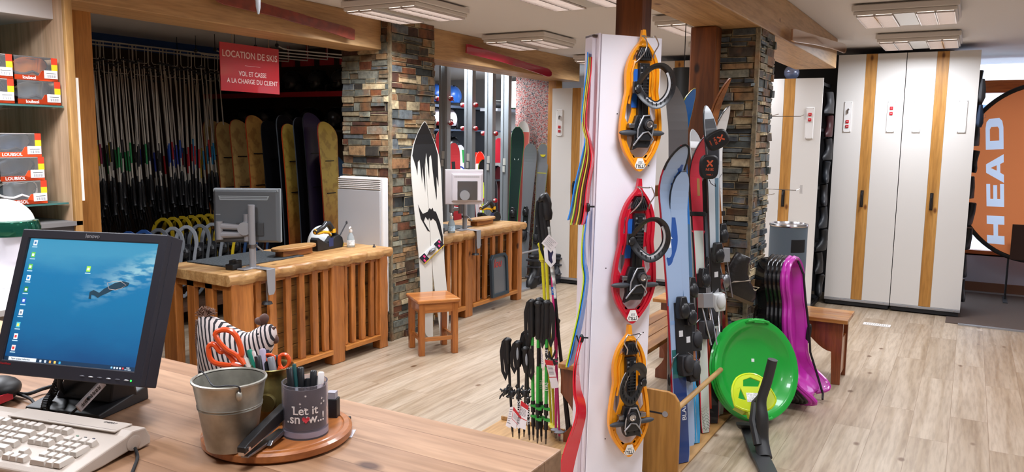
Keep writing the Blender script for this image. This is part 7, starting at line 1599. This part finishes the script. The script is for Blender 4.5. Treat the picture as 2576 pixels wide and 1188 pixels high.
def scissors(label, loops, dist, blade, m, rr=.006, cat='scissors'):
    t = thing('scissors', label, cat, basis(pd(*blade[0], dist), rdir, (0, 0, 1)))
    for k, lp_ in enumerate(loops):
        P = [pd(x, y, dist+.006*k) for x, y in lp_]; b = B(w=t); b.tube([tuple(q) for q in cr([tuple(q) for q in P+[P[0]]], 4)[:-1]], rr, 8, closed=True, flat=.8); b.build('handle_loop', m, t, smooth=True)
    for k, (a, c) in enumerate(blade[1:]):
        b = B(w=t); A = pd(*a, dist+.004*k); C_ = pd(*c, dist+.004*k); b.tube([A, A*.5+C_*.5, C_], [rr*1.6, rr*1.5, rr*.9], 8, flat=.6); b.build('handle_arm', m, t, smooth=True)
    A = pd(*blade[0], dist); b = B(w=t); b.tube([A, BP+Vector((0, 0, .03))], [.006, .003], 6, flat=.3); b.build('blade', M_steel, t)
org = mat('#e0501c', .3, coat=.3, name='orange_plastic')
scissors('large orange-handled scissors standing in the brass pot', [[(541, 842), (547, 834), (562, 830), (580, 833), (594, 846), (604, 870), (608, 892), (600, 897), (588, 890), (570, 880), (552, 862)], [(524, 876), (530, 867), (540, 868), (550, 880), (556, 885), (566, 883), (575, 892), (585, 905), (592, 917), (580, 920), (560, 918), (540, 913), (528, 900)]], 1.625, [(612, 915), ((598, 892), (615, 918)), ((585, 915), (615, 922))], org, .0058)
scissors('smaller orange-handled scissors at the right of the brass pot', [[(663, 903), (668, 895), (680, 893), (690, 899), (686, 908)], [(704, 896), (712, 892), (722, 895), (728, 908), (724, 922), (712, 928), (703, 915)]], 1.67, [(695, 935), ((706, 925), (696, 950)), ((680, 910), (690, 940))], org, .0042)
# acrylic cup
jp = pz(771, 1095, ZB); t = thing('acrylic_cup', 'clear acrylic pen cup with dark insert reading Let it snow, on the round board', 'cup', (jp.x+.01, jp.y+.012, ZB)); JP = WM[t.name].translation
fc = math.degrees(math.atan2(-JP.y, -JP.x))
rj, hj = .0455, .108
B().lathe([(.001, 0), (rj, 0), (rj, hj), (rj-.003, hj), (rj-.003, .018), (.001, .018)], 48).build('acrylic_wall', mat('#e8e4f0', .04, trans=.92), t, smooth=True, ang=40)
B().lathe([(.001, .003), (rj-.002, .003), (rj-.002, .014), (.001, .014)], 40).build('frosted_base', mat('#b9b3bc', .4), t, smooth=True, ang=40)
B().lathe([(.001, .019), (rj-.0042, .019), (rj-.0042, hj-.008), (rj-.0055, hj-.008), (rj-.0055, .021), (.001, .021)], 48).build('printed_insert', mat('#2c221e', .5), t, smooth=True, ang=40)
def wrap(s, th, z, size, m, nm='lettering'):
    x = 0; o = text(s, t, I4, size, m, name=nm, ext=.0003); me = o.data; rr = rj+.0004
    for v in me.vertices:
        a = R(fc+th)+v.co.x/rr; q = rr+v.co.z; v.co = (q*math.cos(a), q*math.sin(a), z+v.co.y)
    return o
wl2 = mat('#e4dcd8', .6)
wrap('Let it', 0, .060, .024, wl2); wrap('sn  w..!', 6, .043, .026, wl2)
b = B(); hs = [(0, -.007), (.007, .0), (.0075, .004), (.004, .0065), (0, .003), (-.004, .0065), (-.0075, .004), (-.007, 0)]; b.prism(hs, 0, .0006); o = b.build('heart', mat('#c83a48', .5), t)
for v in o.data.vertices: a = R(fc+1)+v.co.x/rj; q = rj+.0004+v.co.z; v.co = (q*math.cos(a), q*math.sin(a), .042+v.co.y)
for k in range(16):
    b = B(); rr = random.choice([.0006, .0008, .001, .0022]); c = (random.uniform(-.04, .045), random.uniform(.028, .095))
    if rr > .002: [b.prism([(-rr, -.0003), (rr, -.0003), (rr, .0003), (-rr, .0003)], 0, .0004, RZ(60*j)) for j in range(3)]
    else: b.prism([(rr*math.cos(a), rr*math.sin(a)) for a in [2*math.pi*j/8 for j in range(8)]], 0, .0004)
    o = b.build('snowflake', wl2, t)
    for v in o.data.vertices: a = R(fc)+(c[0]+v.co.x)/rj; q = rj+.0003+v.co.z; v.co = (q*math.cos(a), q*math.sin(a), c[1]+v.co.y)
fj = lambda a, rr, z=.024: JP+Vector((rr*math.cos(R(a)), rr*math.sin(R(a)), z))
pen('black capped marker leftmost in the acrylic cup', 728, 926, fj(150, .022), M_black, .0058, cap=M_blk2)
pen('clear ballpoint with a teal tip in the acrylic cup', 740, 917, fj(130, .012), mat('#a8b4b8', .2), .0036, cap=mat('#1c4a4a', .4))
pen('black marker in the middle of the acrylic cup', 756, 925, fj(90, .008), M_black, .0062, cap=M_blk2)
pen('thick black pen right of centre in the acrylic cup', 789, 933, fj(340, .012), M_black, .0060, cap=M_blk2)
pen('dark pen at the right of the acrylic cup', 795, 946, fj(330, .02), M_dark, .0045)
pen('white capped pen at the right edge of the acrylic cup', 808, 937, fj(310, .026), mat('#cfc6c4', .5), .0055, cap=mat('#d8d0cc', .5))
pen('short black pen low in the acrylic cup', 775, 952, fj(20, .004), M_blk2, .0052)
b = B(); pts_ = [pz(738, 1000, ZB+.10), pz(745, 985, ZB+.105), pz(782, 990, ZB+.10), pz(790, 1003, ZB+.095)]
for k in range(2): q = [pd(736, 975, 1.62), pd(775, 980, 1.61)][k]; b.ell(tuple(q), (.012, .009, .009), 12)
tag(b.build('eraser_stub', M_dark, smooth=True), 'pair of dark rounded caps resting low among the pens of the acrylic cup', 'cap')
# stapler
sa, sb = pz(607, 1158, ZB+.004), pz(722, 1078, ZB+.008); v = (sb-sa); v.z = 0; t = thing('stapler', 'black metal stapler lying on the round board before the bucket', 'stapler', basis(sa, v, Vector((0, 0, 1)).cross(v), (0, 0, 1))); Ls = v.length+.015
X9 = basis((0, 0, 0), (1, 0, 0), (0, 0, 1))
B(X9).prism([(0, .012), (Ls*.95, .034), (Ls, .042), (Ls, .055), (Ls*.85, .058), (Ls*.45, .044), (Ls*.1, .030), (0, .024)], -.009, .009).build('stapler_arm', M_black, t, bevel=.002)
B(X9).prism([(0.01, 0), (Ls*.8, .0), (Ls*.85, .006), (Ls*.8, .010), (.01, .004)], -.008, .008).build('stapler_base', M_steel, t, bevel=.001)
B(X9).prism([(.0, .008), (Ls*.7, .024), (Ls*.7, .030), (.0, .014)], -.006, .006).build('staple_channel', M_chrome, t)
B(X9).cyl((.012, .018, -.0105), (.012, .018, .0105), .004, seg=12).build('hinge_pin', M_chrome, t)
B(X9).prism([(Ls*.40, .002), (Ls*.62, .006), (Ls*.70, .012), (Ls*.66, .016), (Ls*.45, .010)], .009, .018).build('staple_remover', M_steel, t, bevel=.001)
# card holder behind and a slip of paper
p = pz(846, 1062, DZ+.006); t = thing('stamp_block', 'small black block with a grey top standing behind the acrylic cup', 'holder', T(p.x, p.y, DZ+.001) @ RZ(25))
B().box((-.025, -.025, 0), (.030, .025, .010)).build('block_base', M_black, t, bevel=.003); B().box((-.02, -.008, .010), (.004, .018, .062)).build('block_body', M_black, t, bevel=.002); B().box((-.018, -.004, .062), (.0, .014, .076)).build('grey_insert', mat('#9a97a0', .5), t)
p = pz(876, 1092, DZ); b = B(T(p.x, p.y, DZ+.0005) @ RZ(30)); b.box((-.022, -.012, 0), (.022, .012, .0006)); tag(b.build('paper_slip', mat('#d2d0d8', .6)), 'small white slip of paper at the right edge of the round board', 'paper')
p = pz(283, 1187, DZ); 
# ---- striped fabric hen
HB = pz(610, 990, DZ); hd = 1.80
def hp2(px1, py1, d=hd): return pd(px1, py1, d)
t = thing('fabric_hen', 'striped black and white fabric hen with a brown comb behind the bucket', 'toy hen', basis(hp2(600, 1000), rdir, (0, 0, 1)))
HM = WM[t.name]; HI = HM.inverted()
def hl(px1, py1): q = HI @ hp2(px1, py1); return q.x, q.y
def stripes():
    m = bpy.data.materials.new('striped_fabric'); m.use_nodes = True; nt = m.node_tree; p = nt.nodes['Principled BSDF']; L = nt.links
    tc = nt.nodes.new('ShaderNodeTexCoord'); sp = nt.nodes.new('ShaderNodeSeparateXYZ'); L.new(tc.outputs['Object'], sp.inputs[0])
    # stripes run upright on the neck and sweep round towards the tail
    x2 = nt.nodes.new('ShaderNodeMath'); x2.operation = 'ADD'; x2.inputs[1].default_value = .10; L.new(sp.outputs['X'], x2.inputs[0])
    y2 = nt.nodes.new('ShaderNodeMath'); y2.operation = 'ADD'; y2.inputs[1].default_value = .16; L.new(sp.outputs['Y'], y2.inputs[0])
    xx_ = nt.nodes.new('ShaderNodeMath'); xx_.operation = 'MULTIPLY'; L.new(x2.outputs[0], xx_.inputs[0]); xx_.inputs[1].default_value = 1.0
    cv = nt.nodes.new('ShaderNodeMath'); cv.operation = 'MULTIPLY'; cv.inputs[1].default_value = -.30; L.new(y2.outputs[0], cv.inputs[0])
    ad = nt.nodes.new('ShaderNodeMath'); ad.operation = 'SUBTRACT'; L.new(xx_.outputs[0], ad.inputs[0]); L.new(cv.outputs[0], ad.inputs[1])
    ms = nt.nodes.new('ShaderNodeMath'); ms.operation = 'MULTIPLY'; ms.inputs[1].default_value = 2*math.pi/.0098; L.new(ad.outputs[0], ms.inputs[0])
    sn = nt.nodes.new('ShaderNodeMath'); sn.operation = 'SINE'; L.new(ms.outputs[0], sn.inputs[0])
    c = ramp(nt, sn.outputs[0], [(.28, '#cdc0bc'), (.34, '#1c1a22')]); L.new(c, p.inputs['Base Color']); p.inputs['Roughness'].default_value = .85; return m
SM = stripes()
top = [(507, 800), (513, 781), (525, 786), (545, 792), (565, 804), (585, 818), (605, 828), (620, 833), (635, 831), (650, 822), (664, 813), (676, 810), (688, 812), (697, 822), (701, 836)]
bot = [(505, 975), (507, 985), (515, 990), (535, 995), (560, 997), (585, 998), (605, 998), (620, 997), (635, 995), (650, 985), (664, 950), (674, 920), (682, 895), (690, 870), (700, 848)]
th = [.006, .02, .035, .05, .06, .062, .06, .055, .048, .042, .036, .034, .03, .024, .008]
b = B(); rs = []
for (a, c, w_) in zip(top, bot, th):
    ax_, ay = hl(*a); cx_, cy = hl(*c); mx_, my = (ax_+cx_)/2, (ay+cy)/2; hh = (ay-cy)/2
    rs.append([b.v((mx_+(ax_-mx_)*math.sin(q), my+hh*math.sin(q), w_*math.copysign(abs(math.cos(q))**.8, math.cos(q)))) for q in [2*math.pi*k/20 for k in range(20)]])
b.rings(rs); b.build('body', SM, t, smooth=True, ang=70)
br = mat('#5c4038', .7)
def ellp(name, px1, py1, rx, ry, rz=0, z=.0, m=br, rr=.008):
    x, y = hl(px1, py1); B(T(x, y, z) @ RZ(rz)).ell((0, 0, 0), (rx, ry, rr), 14).build(name, m, t, smooth=True)
ellp('comb', 672, 797, .013, .011, 60); ellp('comb', 660, 803, .011, .009, -20); ellp('wattle', 683, 852, .010, .011, 0); ellp('wattle', 697, 848, .009, .012, 20)
x, y = hl(690, 826); x3, y3 = hl(703, 816); B().tube([(x-.004, y, .004), (x3, y3, .004)], [.008, .001], 8).build('beak', br, t, smooth=True)
ellp('eye', 668, 826, .0022, .0022, 0, .034, M_black, .002)
b = B(); x, y = hl(528, 785)
for k in range(70):
    a = random.uniform(-.1, math.pi+.3); r_ = random.uniform(.012, .024); b.tube([(x+.004*math.cos(a), y-.004, random.uniform(-.01, .01)), (x+r_*math.cos(a)*.9, y+r_*math.sin(a)*.8, random.uniform(-.014, .014)), (x+r_*math.cos(a)*1.1+.003, y+r_*math.sin(a)*.7-.002, random.uniform(-.014, .014))], .0011, 4)
b.build('yarn_tail', mat('#7c5c4c', .9), t)
b = B(); x, y = hl(508, 800); x2, y2 = hl(504, 900); b.tube([(x, y, 0), (x-.004, (y+y2)/2, 0), (x2, y2, 0)], [.006, .005, .004], 6); b.build('yarn_tail', mat('#7c5c4c', .9, bump=.5, bscale=300), t)

# ================================================================ BANNER IN THE DOORWAY
t = thing('pop_up_banner', 'large orange oval pop-up banner with white vertical lettering inside the window wall', 'banner', (9.55, -.6, 0))
XB = 9.5
def onx(px1, py1): q = px_(px1, py1, XB); return -q.y, q.z
cy_, cz_ = onx(2612, 437); ry_ = abs(onx(2402, 437)[0]-cy_); rz_ = (onx(2612, 213)[1]-onx(2612, 661)[1])/2
MBn = basis((XB, 0, 0), (0, -1, 0), (0, 0, 1))
el = [(cy_+ry_*math.cos(a), cz_+rz_*math.sin(a)) for a in [2*math.pi*k/72 for k in range(72)]]
def cloth(name, c1, c2, f):
    m = bpy.data.materials.new(name); m.use_nodes = True; nt = m.node_tree; pb = nt.nodes['Principled BSDF']; pb.inputs['Base Color'].default_value = lin(c1); pb.inputs['Roughness'].default_value = .7
    tl = nt.nodes.new('ShaderNodeBsdfTranslucent'); tl.inputs[0].default_value = lin(c2); q = nt.nodes.new('ShaderNodeMixShader'); q.inputs[0].default_value = f; nt.links.new(pb.outputs[0], q.inputs[1]); nt.links.new(tl.outputs[0], q.inputs[2]); nt.links.new(q.outputs[0], nt.nodes['Material Output'].inputs[0]); return m
fm = cloth('banner_orange', '#e0703a', '#f08a50', .45); m_ = cloth('banner_white', '#e6eefa', '#eef4ff', .5)
LC = [onx(2527, 616), onx(2483, 612), onx(2524, 296), onx(2479, 300)]
def LP(u, v): return tuple((LC[0][k]*(1-v)+LC[1][k]*v)*(1-u)+(LC[2][k]*(1-v)+LC[3][k]*v)*u for k in (0, 1))
def letter(u0, u1, pts): return [LP(u0+(u1-u0)*a, c) for a, c in pts]
L_H = letter(.0, .226, [(0, 0), (.3, 0), (.3, .36), (.7, .36), (.7, 0), (1, 0), (1, 1), (.7, 1), (.7, .62), (.3, .62), (.3, 1), (0, 1)])
L_E = letter(.30, .481, [(0, 0), (1, 0), (1, .22), (.34, .22), (.34, .39), (.95, .39), (.95, .61), (.34, .61), (.34, .78), (1, .78), (1, 1), (0, 1)])
L_A = letter(.49, .715, [(0, 0), (.28, 0), (.36, .2), (.66, .2), (.72, 0), (1, 0), (.66, 1), (.36, 1)])
L_A2 = letter(.49, .715, [(.43, .4), (.62, .4), (.53, .74)])
L_D = letter(.755, 1.0, [(0, 0), (.7, 0), (.9, .06), (1, .22), (1, .78), (.9, .94), (.7, 1), (0, 1)])
L_D2 = letter(.755, 1.0, [(.28, .24), (.65, .24), (.73, .32), (.73, .68), (.65, .76), (.28, .76)])
def flat(name, loops, m):
    b = B(MBn, w=t); tri = geometry.tessellate_polygon([[Vector((p[0], p[1], 0)) for p in l] for l in loops]); vv = [b.v((p[0], p[1], .002)) for l in loops for p in l]
    for q in tri: b.f([vv[q[0]], vv[q[1]], vv[q[2]]])
    return b.build(name, m, t)
flat('fabric', [el, L_H, L_E, L_A, L_D], fm)
for nm, lp_ in (('letter_h', [L_H]), ('letter_e', [L_E]), ('letter_a', [L_A, L_A2]), ('letter_d', [L_D, L_D2])): flat('white_letter', lp_, m_)
flat('fabric_counter', [L_A2], fm); flat('fabric_counter', [L_D2], fm)
b = B(MBn, w=t); b.tube([(x, y, .002) for x, y in el], .022, 8, closed=True, flat=.5); b.build('hoop_edge', M_black, t, smooth=True)
g = B(MBn, w=t); q = onx(2475, 293); g.tube([(q[0]+.018*math.cos(a), q[1]+.018*math.sin(a), .006) for a in [2*math.pi*k/16 for k in range(16)]], .002, 5, closed=True); g.build('registered_mark', m_, t)
q = onx(2570, 605); B(MBn, w=t).box((q[0]-.09, q[1]-.2, .004), (q[0]+.06, q[1]+.16, .02)).build('dark_patch', mat('#4a3026', .7), t)
for s in (-.5, .5): B(w=t).cyl((XB+.03, -.9+s, 0), (XB+.03, -.9+s, cz_-rz_*.8), .01).box((XB-.2, -.92+s, 0), (XB+.2, -.88+s, .012)).build('stand_leg', M_dark, t)
